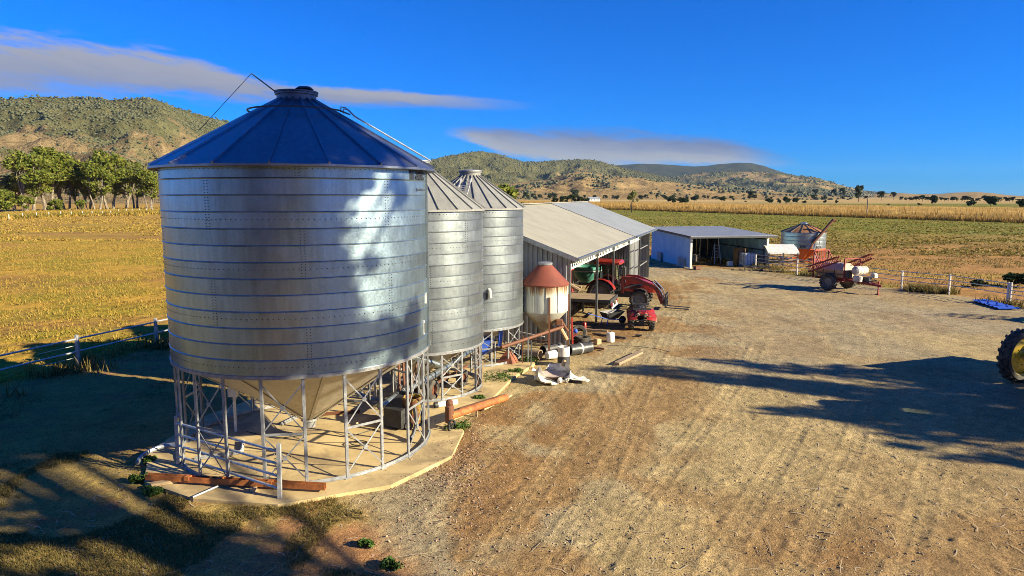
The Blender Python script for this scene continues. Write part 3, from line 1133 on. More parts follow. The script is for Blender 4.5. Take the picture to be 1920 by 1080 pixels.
def hill_range(name, prof, R_of_u, near_of_u, forest_fn, n_az=420, n_r=60, gully=.3, seed=0, power=1.25, sc=1.0, floor=-2.0, dark=1.0, gcol=(.29, .20, .095)):
    az, te = interp_prof(prof, None)
    A = np.linspace(az[0], az[-1], n_az)
    TE = np.interp(A, az, te)
    uu = np.interp(A, az, [p_[0] for p_ in prof])
    RR = np.array([R_of_u(q) for q in uu])
    NR = np.array([near_of_u(q) for q in uu])
    S = np.concatenate([np.linspace(0, 1, n_r), np.linspace(1.03, 1.7, 14)])
    AA, SS = np.meshgrid(A, S, indexing='ij')
    Rr, Nr = RR[:, None], NR[:, None]
    D = Nr + (Rr - Nr) * SS
    Ztop = (CAM_H + Rr * TE[:, None])
    X, Y = D * np.sin(AA), D * np.cos(AA)
    s_up = np.clip(SS, 0, 1)
    g = 1 - np.abs(2 * fbm(X * .0045 * sc + 7, Y * .0045 * sc, seed + 5, 4) - 1)      # ridged spurs and gullies
    g2 = fbm(X * .015 * sc, Y * .015 * sc, seed + 9, 4)
    shape = s_up ** power
    damp = 4 * s_up * (1 - s_up)
    f = shape * (1 - gully * damp * (1 - g) * 1.6) + damp * (g2 - .5) * gully * .4
    f = np.where(SS > 1, 1 - (SS - 1) / .7 * 1.1, f)
    f = np.maximum(f, -.05)
    Z = floor + (Ztop - floor) * f
    fo = forest_fn(AA, s_up, X, Y)
    C = hill_colour(X, Y, Z, fo, sc, dark, gcol)
    i = np.arange(X.size).reshape(X.shape)
    q = np.stack([i[:-1, :-1], i[1:, :-1], i[1:, 1:], i[:-1, 1:]], -1).reshape(-1, 4)
    o = link(name, fast_mesh(name, np.stack([X, Y, Z], -1).reshape(-1, 3), q, M['hill'], True, {'tint': C.reshape(-1, 3)}))
    tag(o, kind='structure')
    return dict(X=X, Y=Y, Z=Z, S=SS, F=fo, A=AA)


def hillmat():
    m, t, b = _base('hill_grass_and_scrub')
    at = t.n('ShaderNodeAttribute', attribute_name='tint')
    v = coords(t, False)
    n1 = t.noise(v, .03, 7, .75)
    n2 = t.noise(v, .16, 4, .7)
    k = t.n('ShaderNodeMapRange')
    t.link(t.math('ADD', t.math('MULTIPLY', n1, .7), t.math('MULTIPLY', n2, .5)), k.inputs[0])
    k.inputs[1].default_value = .38
    k.inputs[2].default_value = .82
    k.inputs[3].default_value = .55
    k.inputs[4].default_value = 1.4
    sc = t.n('ShaderNodeVectorMath', operation='SCALE')
    t.link(at.outputs['Color'], sc.inputs[0])
    t.link(k.outputs[0], sc.inputs['Scale'])
    t.link(sc.outputs[0], b.inputs['Base Color'])
    b.inputs['Roughness'].default_value = 1
    b.inputs['Specular IOR Level'].default_value = 0
    bump(t, b, t.math('ADD', n1, n2), .8, 7)
    return m


M['hill'] = hillmat()
PROF1 = [(-700, 240), (-400, 215), (-200, 196), (-60, 190), (0, 187), (40, 184), (80, 181), (110, 183), (170, 184), (205, 188), (240, 186), (275, 185), (296, 188),
         (320, 198), (360, 212), (400, 222), (440, 232), (520, 255), (620, 278), (720, 298), (780, 303), (806, 301), (830, 295), (860, 289), (885, 285), (905, 284),
         (930, 288), (955, 296), (980, 303), (1005, 304), (1030, 302), (1060, 300), (1085, 299), (1110, 300), (1130, 304), (1160, 313), (1190, 320), (1225, 327), (1270, 338),
         (1330, 352), (1400, 366), (1450, 376)]
lerp = lambda a, b: (lambda q: np.interp(q, a, b))
f1 = lambda A, S, X, Y: .27 + .36 * sstep(.45, 1, S) + .22 * np.exp(-((A - azel(905, 300)[0]) / .09) ** 2) - .12 * sstep(.1, .0, S)
H1 = hill_range('hills', PROF1, lerp([-700, 300, 700, 905, 1130, 1450], [1700, 1650, 2600, 3400, 3900, 4200]),
                lerp([-700, 300, 700, 905, 1130, 1450], [650, 620, 1300, 2000, 2500, 3000]), f1, 700, 90, .55, 1, gcol=(.215, .155, .08))
PROF2 = [(1090, 318), (1140, 311), (1170, 309), (1200, 307), (1240, 308), (1270, 310), (1300, 312), (1325, 311), (1345, 308), (1385, 305), (1410, 306), (1432, 311),
         (1455, 319), (1480, 327), (1520, 336), (1570, 347), (1620, 357), (1660, 361), (1690, 366), (1720, 370)]
H2 = hill_range('far_mountains', PROF2, lambda q: 9000, lambda q: 6000, lambda A, S, X, Y: 1.2 + 0 * S, 200, 30, .3, 40, 1.1, .45, dark=.38)
PROF4 = [(1180, 345), (1230, 335), (1300, 327), (1345, 322), (1400, 322), (1450, 324), (1490, 329), (1530, 333), (1560, 342), (1590, 351), (1620, 358), (1650, 364), (1680, 370)]
H4 = hill_range('scrub_hills', PROF4, lambda q: 5200, lambda q: 3500, lambda A, S, X, Y: .40 + .2 * (fbm(X * .002, Y * .002, 8, 3) - .4), 240, 40, .55, 50, 1.0, .8)
PROF3 = [(700, 366), (800, 352), (880, 345), (940, 346), (985, 342), (1020, 338), (1060, 326), (1090, 322), (1115, 326), (1150, 330), (1180, 331), (1220, 336), (1270, 343), (1330, 350), (1400, 356), (1470, 361), (1540, 366), (1600, 370)]
H3 = hill_range('foothills', PROF3, lambda q: 2100, lambda q: 1250, lambda A, S, X, Y: -.02 + .75 * (fbm(X * .006, Y * .006, 66, 4) - .40), 300, 50, .55, 60, 1.0, 1.6)
PROF5 = [(1600, 371), (1640, 364), (1690, 362), (1720, 364), (1760, 364), (1790, 361), (1830, 360), (1860, 362), (1890, 366), (1930, 368), (2000, 364), (2100, 362), (2250, 368)]
H5 = hill_range('far_rise', PROF5, lambda q: 4500, lambda q: 3200, lambda A, S, X, Y: -.1 + 0 * S, 140, 20, .3, 70, 1.0, .6)

ICO = [(0, 0, 1), (.894, 0, .447), (.276, .851, .447), (-.724, .526, .447), (-.724, -.526, .447), (.276, -.851, .447), (.724, .526, -.447), (-.276, .851, -.447),
       (-.894, 0, -.447), (-.276, -.851, -.447), (.724, -.526, -.447), (0, 0, -1)]
ICOF = [(0, 1, 2), (0, 2, 3), (0, 3, 4), (0, 4, 5), (0, 5, 1), (1, 6, 2), (2, 7, 3), (3, 8, 4), (4, 9, 5), (5, 10, 1), (6, 7, 2), (7, 8, 3), (8, 9, 4), (9, 10, 5), (10, 6, 1)]


def blobs(P, s, name, mat_, seed, squash=.8):
    r = np.random.default_rng(seed)
    n = len(P)
    b = np.array(ICO)
    V = b[None] * s[:, None, None] * r.uniform(.6, 1.25, (n, 12, 1)) * np.array([1, 1, squash])
    V = V + P[:, None]
    F = (np.array(ICOF)[None] + np.arange(n)[:, None, None] * 12).reshape(-1, 3)
    return tag(link(name, fast_mesh(name, V.reshape(-1, 3), F, mat_)), kind='stuff')


M['hill_tree'] = leafmat('hill_scrub_leaves', (.060, .070, .034), (.078, .084, .040), (.11, .102, .055), trans=.05)


def hill_trees(Hh, n, size, name, seed, bias, ridge=0):
    r = np.random.default_rng(seed)
    na, ns = Hh['X'].shape
    m = n * 6
    i = r.integers(0, na - 1, m)
    s = r.random(m) ** .8 * .999
    S = Hh['S'][0]
    j = np.clip(np.searchsorted(S, s) - 1, 0, ns - 2)
    fy = (s - S[j]) / (S[j + 1] - S[j])
    fx = r.random(m)
    def g(Aq):
        return (Aq[i, j] * (1 - fx) + Aq[i + 1, j] * fx) * (1 - fy) + (Aq[i, j + 1] * (1 - fx) + Aq[i + 1, j + 1] * fx) * fy
    X, Y, Z, F = g(Hh['X']), g(Hh['Y']), g(Hh['Z']), g(Hh['F'])
    keep = (F + (fbm(X * .012, Y * .012, 21, 5) - .5) * .9 + bias + r.normal(0, .13, m)) > .38
    k = np.where(keep)[0][:n]
    P = np.c_[X[k], Y[k], Z[k]]
    if ridge:
        jr = int(np.searchsorted(S, 1.0))
        ii = r.integers(0, na, ridge)
        P = np.concatenate([P, np.c_[Hh['X'][ii, jr], Hh['Y'][ii, jr], Hh['Z'][ii, jr]] + np.c_[r.normal(0, 8, (ridge, 2)), np.zeros(ridge)]])
    dd = np.hypot(P[:, 0], P[:, 1])
    sz = size * (.45 + 1.1 * r.random(len(P)) ** 2) * (dd / 1500) ** .5
    P[:, 2] += sz * .35
    return blobs(P, sz, name, M['hill_tree'], seed + 1, .68)


hill_trees(H1, 34000, 2.4, 'hill_forest', 11, .0, 900)
hill_trees(H3, 2400, 3.9, 'foothill_scrub', 13, .12)
hill_trees(H4, 3200, 3.6, 'far_hill_forest', 15, .03, 120)

# ------------------------------------------------------------------ trees
def leaf_mesh(name, centres, radii, n_leaf, size, mat_, seed, squash=.75, hang=0.0):
    r = np.random.default_rng(seed)
    Ps, Ss = [], []
    for c, rad in zip(centres, radii):
        k = int(n_leaf * (rad / np.mean(radii)) ** 2)
        d = r.normal(0, 1, (k, 3))
        d /= np.linalg.norm(d, axis=1)[:, None]
        rr = rad * (.45 + .6 * r.random(k) ** .6) * (1 + .25 * (vnoise(d[:, 0] * 2.5 + c[0], d[:, 1] * 2.5 + d[:, 2] * 2, seed) - .5) * 2)
        p_ = np.array(c) + d * rr[:, None] * np.array([1, 1, squash])
        Ps.append(p_)
    P = np.concatenate(Ps)
    n = len(P)
    a = r.normal(0, 1, (n, 3))
    a[:, 2] *= .7
    a /= np.linalg.norm(a, axis=1)[:, None]
    b = np.cross(a, r.normal(0, 1, (n, 3)))
    b /= np.linalg.norm(b, axis=1)[:, None]
    s = size * r.uniform(.55, 1.4, n)[:, None]
    V = np.stack([P - a * s, P - b * s * .55, P + a * s, P + b * s * .55], 1)
    return fast_mesh(name, V.reshape(-1, 3), np.arange(n * 4).reshape(-1, 4), mat_)


def tree_meshes(seed, h, spread, stems, n_clump, n_leaf, size, leaf, bark, bare=.3, squash=.75, top_flat=.5):
    """trunk mesh with limbs reaching every leaf clump, crown mesh of leaf clumps"""
    r = random.Random(seed)
    cs, rd = [], []
    for i in range(n_clump):
        a = r.random() * 2 * PI
        q = math.sqrt(r.random()) * spread * .72
        t = r.random() ** top_flat
        z = h * (bare + .1 + (.86 - bare - .1) * t)
        q *= math.sqrt(max(.15, 1 - (2 * (t - .45)) ** 2 * .8))
        cs.append((q * math.cos(a), q * math.sin(a), z))
        rd.append(spread * r.uniform(.15, .36))
    mb = MB()
    forks = []
    for s_ in range(stems):
        a = r.random() * 2 * PI
        bx, by = (0, 0) if stems == 1 else (math.cos(a) * spread * .10, math.sin(a) * spread * .10)
        fz = h * (bare + r.uniform(.0, .16))
        fx, fy = bx + math.cos(a) * spread * r.uniform(.05, .22), by + math.sin(a) * spread * r.uniform(.05, .22)
        tr = h * .020 * r.uniform(.8, 1.2)
        mid = ((bx * .5 + fx * .5) + r.uniform(-.1, .1) * spread * .3, (by * .5 + fy * .5) + r.uniform(-.1, .1) * spread * .3, fz * .55)
        mb.path([(bx, by, -.15), (bx, by, .2), mid, (fx, fy, fz)], [tr * 1.35, tr * 1.1, tr * .85, tr * .65], 7)
        forks.append(((fx, fy, fz), tr * .62))
    for c, rad in zip(cs, rd):
        f, tr = min(forks, key=lambda q: (q[0][0] - c[0]) ** 2 + (q[0][1] - c[1]) ** 2 + r.random() * spread)
        m_ = [(f[k] * .45 + c[k] * .55) for k in range(3)]
        m_[2] += r.uniform(-.04, .08) * h
        mb.path([f, m_, c], [tr * .6, tr * .4, tr * .12], 5)
        for k in range(3):
            d = Vector((r.gauss(0, 1), r.gauss(0, 1), r.gauss(.2, .8))).normalized() * rad * .8
            mb.path([m_, Vector(c) * .5 + Vector(m_) * .5, Vector(c) + d], [tr * .25, tr * .18, tr * .06], 4)
    trunk = mb.mesh('trunk', M[bark], True)
    crown = leaf_mesh('crown', cs, rd, n_leaf, size, M[leaf], seed, squash)
    return trunk, crown


def plant_tree(name, kind, loc, sc, rz, label, group=None, cat='tree'):
    t = thing(name, label, cat, loc, rz, group)
    t.scale = sc if isinstance(sc, tuple) else (sc, sc, sc)
    link('trunk', kind[0], t)
    link('crown', kind[1], t)
    return t


GUM = [tree_meshes(100 + i, 20, 7.8, 2 + i % 3, 34, 105, .52, 'leaf', 'bark', .18) for i in range(4)]
OLIVE = [tree_meshes(140 + i, 16, 6.8, 2, 28, 100, .50, 'leaf_olive', 'bark', .16) for i in range(2)]
ROUND = [tree_meshes(160 + i, 10, 4.6, 1, 12, 110, .55, 'leaf_dark', 'bark_dark', .22, .8) for i in range(3)]
BUSH = [tree_meshes(180 + i, 3.2, 3.0, 3, 12, 90, .42, 'leaf_dark', 'bark_dark', .05, .7) for i in range(2)]
LUSH = [tree_meshes(190 + i, 9, 4.4, 3, 14, 160, .5, 'leaf', 'bark', .06, .9) for i in range(2)]


def px_tree(name, kind, kh, u, v, hpx, label, group=None, cat='tree', rng_=None, wide=1.0):
    """stands a tree on the plain where its foot is seen, as tall as it is seen"""
    if rng_ is None:
        x, y = ground_pt(u, v)
    else:
        a = azel(u, v)[0]
        x, y = rng_ * math.sin(a), rng_ * math.cos(a)
    dist = math.hypot(x, y)
    e0, e1 = azel(u, v)[1], azel(u, v - hpx)[1]
    h = dist * (math.tan(e1) - math.tan(e0))
    s = h / kh
    return plant_tree(name, kind, (x, y, 0), (s * wide, s * wide, s), random.random() * 6.28, label, group, cat)


G_LEFT = 'tall gum trees along the far edge of the left paddock'
for i, (u, top, k, wd, lb) in enumerate([
    (57, 279, 0, .95, 'tall gum with pale forked trunks at the open end of the grove'),
    (92, 276, 1, 1.0, 'highest gum of the grove with a broad bright green crown'),
    (126, 281, 2, .95, 'bright green gum just before the dip between the two halves of the grove'),
    (150, 318, 4, .9, 'smaller grey green gum in the dip of the grove, behind the power pole'),
    (182, 302, 3, .9, 'mid sized gum directly beyond the dip of the grove'),
    (208, 280, 0, .9, 'tall narrow gum with the highest crown of the grove half nearest the big silo'),
    (232, 297, 5, 1.0, 'olive gum standing between the tall narrow gum and the big silo'),
    (255, 305, 1, .85, 'gum with several slim pale stems second from the big silo'),
    (280, 312, 2, .85, 'gum whose crown is cut by the edge of the big silo'),
    (30, 322, 5, .9, 'low olive gum beside the forked gum at the open end of the grove'),
    (166, 322, 2, .8, 'slim gum tucked behind the grove beside the power pole')]):
    kind = (GUM + OLIVE)[k]
    px_tree('gum_tree', kind, 18.2 if k < 4 else 14.6, u, 391, 391 - top, lb, G_LEFT, rng_=300 + 9 * (i % 4), wide=wd * 1.12)
for i, (u, v, h, k, lb, rr) in enumerate([
    (6, 391, 50, 0, 'bright green bushy tree cut by the left edge of the picture', 275),
    (47, 391, 34, 1, 'round green shrub at the foot of the forked gum', 278),
    (106, 391, 27, 0, 'yellow green sapling under the highest gum', 282),
    (152, 391, 24, 1, 'green shrub behind the leaning white pole', 290),
    (-30, 391, 58, 1, 'bushy green tree beyond the left picture edge', 280)]):
    px_tree('bushy_tree', LUSH[k], 9, u, v, h, lb, 'green shrubs and saplings before the gum grove', rng_=rr, wide=1.15)
for u, top in ((330, 318), (380, 330), (440, 325), (500, 335), (-80, 300), (-160, 290)):
    px_tree('gum_tree', GUM[int(u) % 4], 20, u, 391, 391 - top, 'gum tree of the grove hidden behind the big silo or outside the picture', G_LEFT, rng_=310)

# tree behind the silos and the row behind the shed
px_tree('leafy_tree', LUSH[0], 8.4, 930, 415, 100, 'bright green leafy tree rising behind the third silo', rng_=95, wide=1.15)
for i, (u, v, h) in enumerate([(1040, 379, 16), (1056, 379, 19), (1072, 379, 22), (1087, 379, 18), (1100, 380, 15)]):
    px_tree('dark_tree', ROUND[i % 3], 10, u, v, h, 'low dark tree in the clump just above the blue grey shed roof', 'dark trees behind the shed ridge', wide=1.35, rng_=420)
px_tree('lone_tree', tree_meshes(171, 10, 5.2, 3, 10, 75, .4, 'leaf_olive', 'bark_dark', .24, .85), 10, 1185, 398.5, 42,
        'lone straggly tree at the near edge of the ripe crop beyond the shed', wide=.75)
FAR = 'dark trees dotted over the far plain'
far_trees = [(1610, 378, 33, 0, .72, 'tallest round headed tree on the skyline beside the power pole'),
             (1652, 376.5, 19, 1, 1.1, 'broad dark tree on the skyline just past the power pole'),
             (1675, 374.5, 15, 2, 1.1, 'smaller broad tree beside the broad dark one past the power pole'),
             (1579, 373, 22, 1, .75, 'upright tree second before the tallest skyline tree'),
             (1563, 373, 20, 2, .75, 'upright tree third before the tallest skyline tree'),
             (1528, 372, 19, 0, 1.0, 'bushy dark tree beside the bare pale dead tree'),
             (1497, 371, 13, 1, 1.0, 'small dark tree below the foot of the far hill'),
             (1481, 371, 16, 2, 1.3, 'wide spreading dark tree below the foot of the far hill'),
             (1408, 378, 22, 0, .7, 'narrow dark tree standing forward on the tan plain'),
             (1423, 370, 13, 1, .9, 'small tree behind the narrow dark tree on the tan plain'),
             (1392, 370, 14, 2, .9, 'pair of rounded crowns on the edge of the tan plain')]
for u, v, h, k, wd, lb in far_trees:
    px_tree('plain_tree', ROUND[k], 10, u, v, h, lb, FAR, wide=wd)
dead = MB()
r = random.Random(5)
dead.path([(0, 0, -.2), (.1, 0, 4), (.3, .1, 9)], [.3, .22, .1], 6)
for k in range(7):
    z = 3 + k * .8
    a = k * 2.4
    dead.path([(.1, 0, z), (math.cos(a) * 1.2, math.sin(a) * 1.2, z + 1.3), (math.cos(a) * 1.8, math.sin(a) * 1.8, z + 2.6)], [.13, .09, .03], 4)
x, y = ground_pt(1519, 372)
o = dead.build('dead_tree', M['bark'], loc=(x, y, 0))
s = math.hypot(x, y) * (22 / 1290) / 9.5
o.scale = (s, s, s)
tag(o, 'bare pale dead tree on the far plain', 'tree')
bushes = [(1355, 377.5, 8, 2.0), (1376, 376, 5, 1.4), (1305, 377, 10, 1.3), (1442, 380, 8, 2.2), (1474, 382, 13, 1.2), (1461, 381, 8, .9), (1492, 381, 10, 1.3), (1507, 381, 5, 2.0),
          (1547, 381, 6, 1.2), (1569, 381, 6, 1.2), (1750, 384, 17, .8), (1821, 386, 11, 1.7), (1860, 387, 18, 1.3), (1913, 389, 16, 1.2), (1723, 385, 4, 2.2),
          (1262, 380, 12, 1.6), (1280, 382, 11, 2.2), (1249, 375, 8, 1.2), (1302, 377, 10, 1.5), (1156, 374, 7, 1.2), (1120, 372, 9, 1.2), (1345, 371, 4, 1.5), (1362, 371, 5, 1.4), (1398, 379, 3, 1.6), (1666, 385, 3, 2)]
for i, (u, v, h, wd) in enumerate(bushes):
    px_tree('dark_bush', BUSH[i % 2], 3.2, u, v, h, 'low dark bush out on the tan plain behind the ripe crop', 'low dark bushes on the plain', 'bush', wide=wd * .62)
r = random.Random(9)
for i in range(34):
    u = 1690 + i * 6.6 + r.uniform(-3, 3)
    px_tree('plain_tree', ROUND[i % 3], 10, u, 377 + (u - 1690) * .012, r.uniform(7, 13), 'tree in the long dark row on the right of the far plain',
            'row of dark trees along the right of the plain', wide=r.uniform(1.1, 1.7))
for i in range(46):
    u = 985 + i * 14.5 + r.uniform(-6, 6)
    v = 371.5 + r.uniform(-.6, 1.2)
    if 1380 < u < 1690 and r.random() < .4:
        continue
    px_tree('plain_tree', ROUND[i % 3], 10, u, v, r.uniform(5, 11), 'small dark tree at the foot of the tan foothills', 'dark trees at the foot of the foothills', wide=r.uniform(1.0, 1.8), rng_=1150)
for i, (u, v, h) in enumerate([(1077, 362, 20), (1040, 360, 12), (1150, 362, 8), (1200, 362, 9), (1000, 366, 12), (985, 368, 14), (1012, 369, 10), (1030, 372, 12), (1245, 362, 9), (1262, 364, 8)]):
    px_tree('plain_tree', ROUND[i % 3], 10, u, 372, h, 'dark tree at the bottom of the tan foothill above the shed roof', 'dark trees on the lower foothill', wide=1.3, rng_=1240)

# dry rank grass in front of the grove
r_ = np.random.default_rng(17)
n = 5200
t = r_.random(n)
P = []
for q in t:
    u = -60 + 380 * q
    v = np.interp(u, [-60, 0, 100, 200, 320], [409, 407, 401, 399, 396]) + r_.normal(0, 2.2)
    x, y = ground_pt(u, v)
    P.append((x, y, 0))
blades(np.array(P), .75, .5, .4, 6, 'dry_rank_grass', M['grass_dry'], .8, 21)
n = 1800
P = []
for q in range(n):
    u = r_.uniform(-60, 310)
    v = np.interp(u, [-60, 0, 100, 200, 320], [412, 410, 405, 402, 399]) + r_.normal(0, .8)
    P.append((*ground_pt(u, v), 0))
blades(np.array(P), .7, .4, .35, 5, 'green_verge_grass', M['grass_green'], .6, 22)

# ------------------------------------------------------------------ concrete slab under the silos
b = MB()
b.prism(PAD, -.12, .06)
# a little chamfer strip of worn edge
slab = b.build('concrete_slab', M['concrete'])
tag(slab, kind='structure')
SZ = .06

# ------------------------------------------------------------------ silos


def bolts(mb, p, nrm, r=.011):
    n = Vector(nrm).normalized()
    a = n.orthogonal().normalized() * r
    c = n.cross(a).normalized() * r
    p = Vector(p)
    mb.add([p + a, p + c, p - a, p - c, p + n * r * .9], [(0, 1, 4), (1, 2, 4), (2, 3, 4), (3, 0, 4)])


def text_mesh(body, height, bold=False):
    """letters as flat meshes lying in x/y, thickness added by the caller"""
    cu = bpy.data.curves.new('lettering', 'FONT')
    cu.body = body
    cu.size = height
    cu.resolution_u = 3
    cu.fill_mode = 'FRONT'
    cu.offset = height * .045
    o = bpy.data.objects.new('lettering', cu)
    col.objects.link(o)
    dg = bpy.context.evaluated_depsgraph_get()
    dg.update()
    me = bpy.data.meshes.new_from_object(o.evaluated_get(dg))
    V = [tuple(q.co) for q in me.vertices]
    F = [tuple(p_.vertices) for p_ in me.polygons]
    bpy.data.objects.remove(o)
    bpy.data.curves.remove(cu)
    return V, F


def wrap_text(mb, body, height, Rad, th0, z, xscale=1.0):
    """letters printed on the outside of a cylinder; th0 = angle (radians, ccw from +x) where the line starts, running anticlockwise"""
    V, F = text_mesh(body, height)
    vs = []
    for x, y, _ in V:
        th = th0 + x * xscale / Rad
        vs.append(((Rad + .004) * math.cos(th), (Rad + .004) * math.sin(th), z + y))
    mb.add(vs, F)


def silo(name, label, C, Rr, z0, z1, n_ring, n_pan, n_leg, apex, cap_r, wall_m, roof_m, over=.12, ladder_deg=None, bolt_rows=True, legs_every=2, wall_lad=None, n_hop=10, outlet=.5):
    t = thing(name, label, 'silo', (C[0], C[1], 0))
    step = (z1 - z0) / n_ring
    # wall rings: shallow convex sheet with a rolled bead at the top
    b = MB()
    prof = [(Rr + .004, 0), (Rr + .0045, step * .3), (Rr + .0045, step * .6), (Rr + .004, step - .030), (Rr + .015, step - .025), (Rr + .019, step - .016), (Rr + .010, step - .004), (Rr + .002, step)]
    b.lathe(prof, 72)
    ring = b.mesh('wall_ring', wall_m, 50)
    for i in range(n_ring):
        link('wall_ring', ring, t, (0, 0, z0 + i * step), (0, 0, i * 2.1))
    # bolts: one row round every third joint, vertical seams between
    if bolt_rows:
        b = MB()
        for i in range(0, n_ring, 3):
            z = z0 + (i + .52) * step
            nb = int(2 * PI * Rr / .10)
            for k in range(nb):
                a = k * 2 * PI / nb
                bolts(b, ((Rr + .010) * math.cos(a), (Rr + .010) * math.sin(a), z), (math.cos(a), math.sin(a), 0))
        for i in range(n_ring):
            grp = i // 3
            for s_ in range(5):
                a = s_ * 2 * PI / 5 + grp * .62
                for dz in np.arange(.03, step - .03, .055):
                    for da in (-.035, .035):
                        aa = a + da / Rr
                        bolts(b, ((Rr + .008) * math.cos(aa), (Rr + .008) * math.sin(aa), z0 + i * step + dz), (math.cos(aa), math.sin(aa), 0))
        tag(b.build('bolts', M['dark_steel'], t), kind='stuff')
    # roof panels with standing seams
    Re = Rr + over
    ze = z1 - over * (apex - z1) / Rr * .6
    da = 2 * PI / n_pan
    b = MB()
    m_ = 3
    vs, fs = [], []
    nr = 5
    for i in range(nr):
        q = i / (nr - 1)
        rr = Re + (cap_r - Re) * q
        zz = ze + (apex - ze) * q
        for k in range(m_ + 1):
            a = da * k / m_
            sag = -.012 * math.sin(PI * k / m_) * (rr / Re)
            vs.append((rr * math.cos(a), rr * math.sin(a), zz + sag))
    for i in range(nr - 1):
        for k in range(m_):
            o = i * (m_ + 1) + k
            fs.append((o, o + 1, o + m_ + 2, o + m_ + 1))
    lip = len(vs)
    for k in range(m_ + 1):
        a = da * k / m_
        vs.append(((Re - .002) * math.cos(a), (Re - .002) * math.sin(a), ze - .05))
    for k in range(m_):
        fs.append((lip + k, lip + k + 1, k + 1, k))
    b.add(vs, fs)
    pan = b.mesh('roof_panel', roof_m, 30)
    b = MB()
    b.bar((Re + .005, 0, ze + .012), (cap_r, 0, apex + .012), .035, .05)
    rib = b.mesh('roof_seam', roof_m)
    for k in range(n_pan):
        link('roof_panel', pan, t, None, (0, 0, k * da + .3))
        link('roof_seam', rib, t, None, (0, 0, k * da + .3))
    b = MB()
    b.lathe([(Rr - .02, z1 - .02), (Re - .01, ze - .035), (Re - .01, ze - .055), (Rr - .02, z1 - .04)], 48, close=True)
    b.build('eave_flashing', M['dark_steel'], t, 30)
    # collar and lid
    b = MB()
    b.lathe([(cap_r + .015, apex - .04), (cap_r + .015, apex + .10), (cap_r + .05, apex + .11), (cap_r + .05, apex + .145), (cap_r, apex + .15)], 28)
    b.build('roof_collar', M['dark_zinc'] if roof_m is M['galv_roof'] else roof_m, t, 40)
    b = MB()
    b.lathe([(cap_r + .06, apex + .152), (cap_r + .06, apex + .185), (cap_r * .5, apex + .215), (.001, apex + .225)], 28)
    b.build('lid', M['dark_zinc'] if roof_m is M['galv_roof'] else M['leg'], t, 40)
    # bottom ring beam, legs, cross braces, base ring
    b = MB()
    b.lathe([(Rr - .03, z0 - .07), (Rr + .02, z0 - .07), (Rr + .025, z0), (Rr - .03, z0 + .005)], 72, close=True)
    b.build('ring_beam', M['leg'], t, 40)
    Lr = Rr - .035
    b = MB()
    lw = .052 if Rr > 2.2 else .045
    b.box((0, 0, (z0 - .06 + SZ) / 2), (.012, lw, z0 - .06 - SZ))
    b.box((-.017, lw / 2 + .003, (z0 - .06 + SZ) / 2), (.034, .006, z0 - .06 - SZ))
    b.box((-.017, -lw / 2 - .003, (z0 - .06 + SZ) / 2), (.034, .006, z0 - .06 - SZ))
    b.box((-.02, 0, SZ + .006), (.13, .13, .012))
    leg = b.mesh('leg', M['leg'])
    dl = 2 * PI / n_leg
    pts = lambda k, z: (Lr * math.cos(k * dl + LEG0), Lr * math.sin(k * dl + LEG0), z)
    for k in range(n_leg):
        link('leg', leg, t, pts(k, 0), (0, 0, k * dl + LEG0))
    zm = SZ + (z0 - SZ) * .47
    for k in range(0, n_leg, legs_every):
        for za, zb in ((SZ + .12, zm - .03), (zm + .04, z0 - .16)):
            for p0, p1 in ((pts(k, za), pts(k + 1, zb)), (pts(k, zb), pts(k + 1, za))):
                b = MB()
                b.bar(p0, p1, .027, .008, up=(p0[0], p0[1], 0))
                b.build('brace', M['leg'], t)
        b = MB()
        b.bar(pts(k, zm), pts(k + 1, zm), .014, .05)
        b.build('strut', M['leg'], t)
        cx = [(pts(k, 0)[i] + pts(k + 1, 0)[i]) / 2 for i in range(2)]
        for zc in ((SZ + .12 + zm - .03) / 2, (zm + .04 + z0 - .16) / 2):
            b = MB()
            a = math.atan2(cx[1], cx[0])
            b.lathe([(.001, .012), (.05, .012), (.05, 0)], 8, M=Matrix.Translation((cx[0] * 1.006, cx[1] * 1.006, zc)) @ Matrix.Rotation(a, 4, 'Z') @ Matrix.Rotation(PI / 2, 4, 'Y'))
            b.build('gusset', M['leg'], t)
    b = MB()
    b.lathe([(Lr - .02, SZ + .012), (Lr + .03, SZ + .012), (Lr + .03, SZ + .022), (Lr - .005, SZ + .022), (Lr - .005, SZ + .075), (Lr - .012, SZ + .075), (Lr - .012, SZ + .02), (Lr - .02, SZ + .02)], 72, close=True)
    b.build('base_ring', M['leg'], t, 30)
    # hopper: flat cone panels with lapped seams
    dh = 2 * PI / n_hop
    b = MB()
    vs, fs = [], []
    for k in range(4):
        a = dh * k / 3
        vs += [((Rr - .04) * math.cos(a), (Rr - .04) * math.sin(a), z0 - .02), (.14 * math.cos(a), .14 * math.sin(a), outlet)]
    fs = [(2 * k, 2 * k + 1, 2 * k + 3, 2 * k + 2) for k in range(3)]
    b.add(vs, fs)
    hp = b.mesh('hopper_panel', M['galv_hop'], True)
    b = MB()
    b.bar((Rr - .05, 0, z0 - .045), (.15, 0, outlet - .02), .07, .012)
    hs_ = b.mesh('hopper_seam', M['galv_hop'])
    for k in range(n_hop):
        link('hopper_panel', hp, t, None, (0, 0, k * dh + .1))
        link('hopper_seam', hs_, t, None, (0, 0, k * dh + .1))
    b = MB()
    b.lathe([(.2, outlet + .02), (.2, outlet - .04), (.13, outlet - .05), (.13, outlet - .2)], 16)
    b.build('outlet', M['leg'], t, 40)
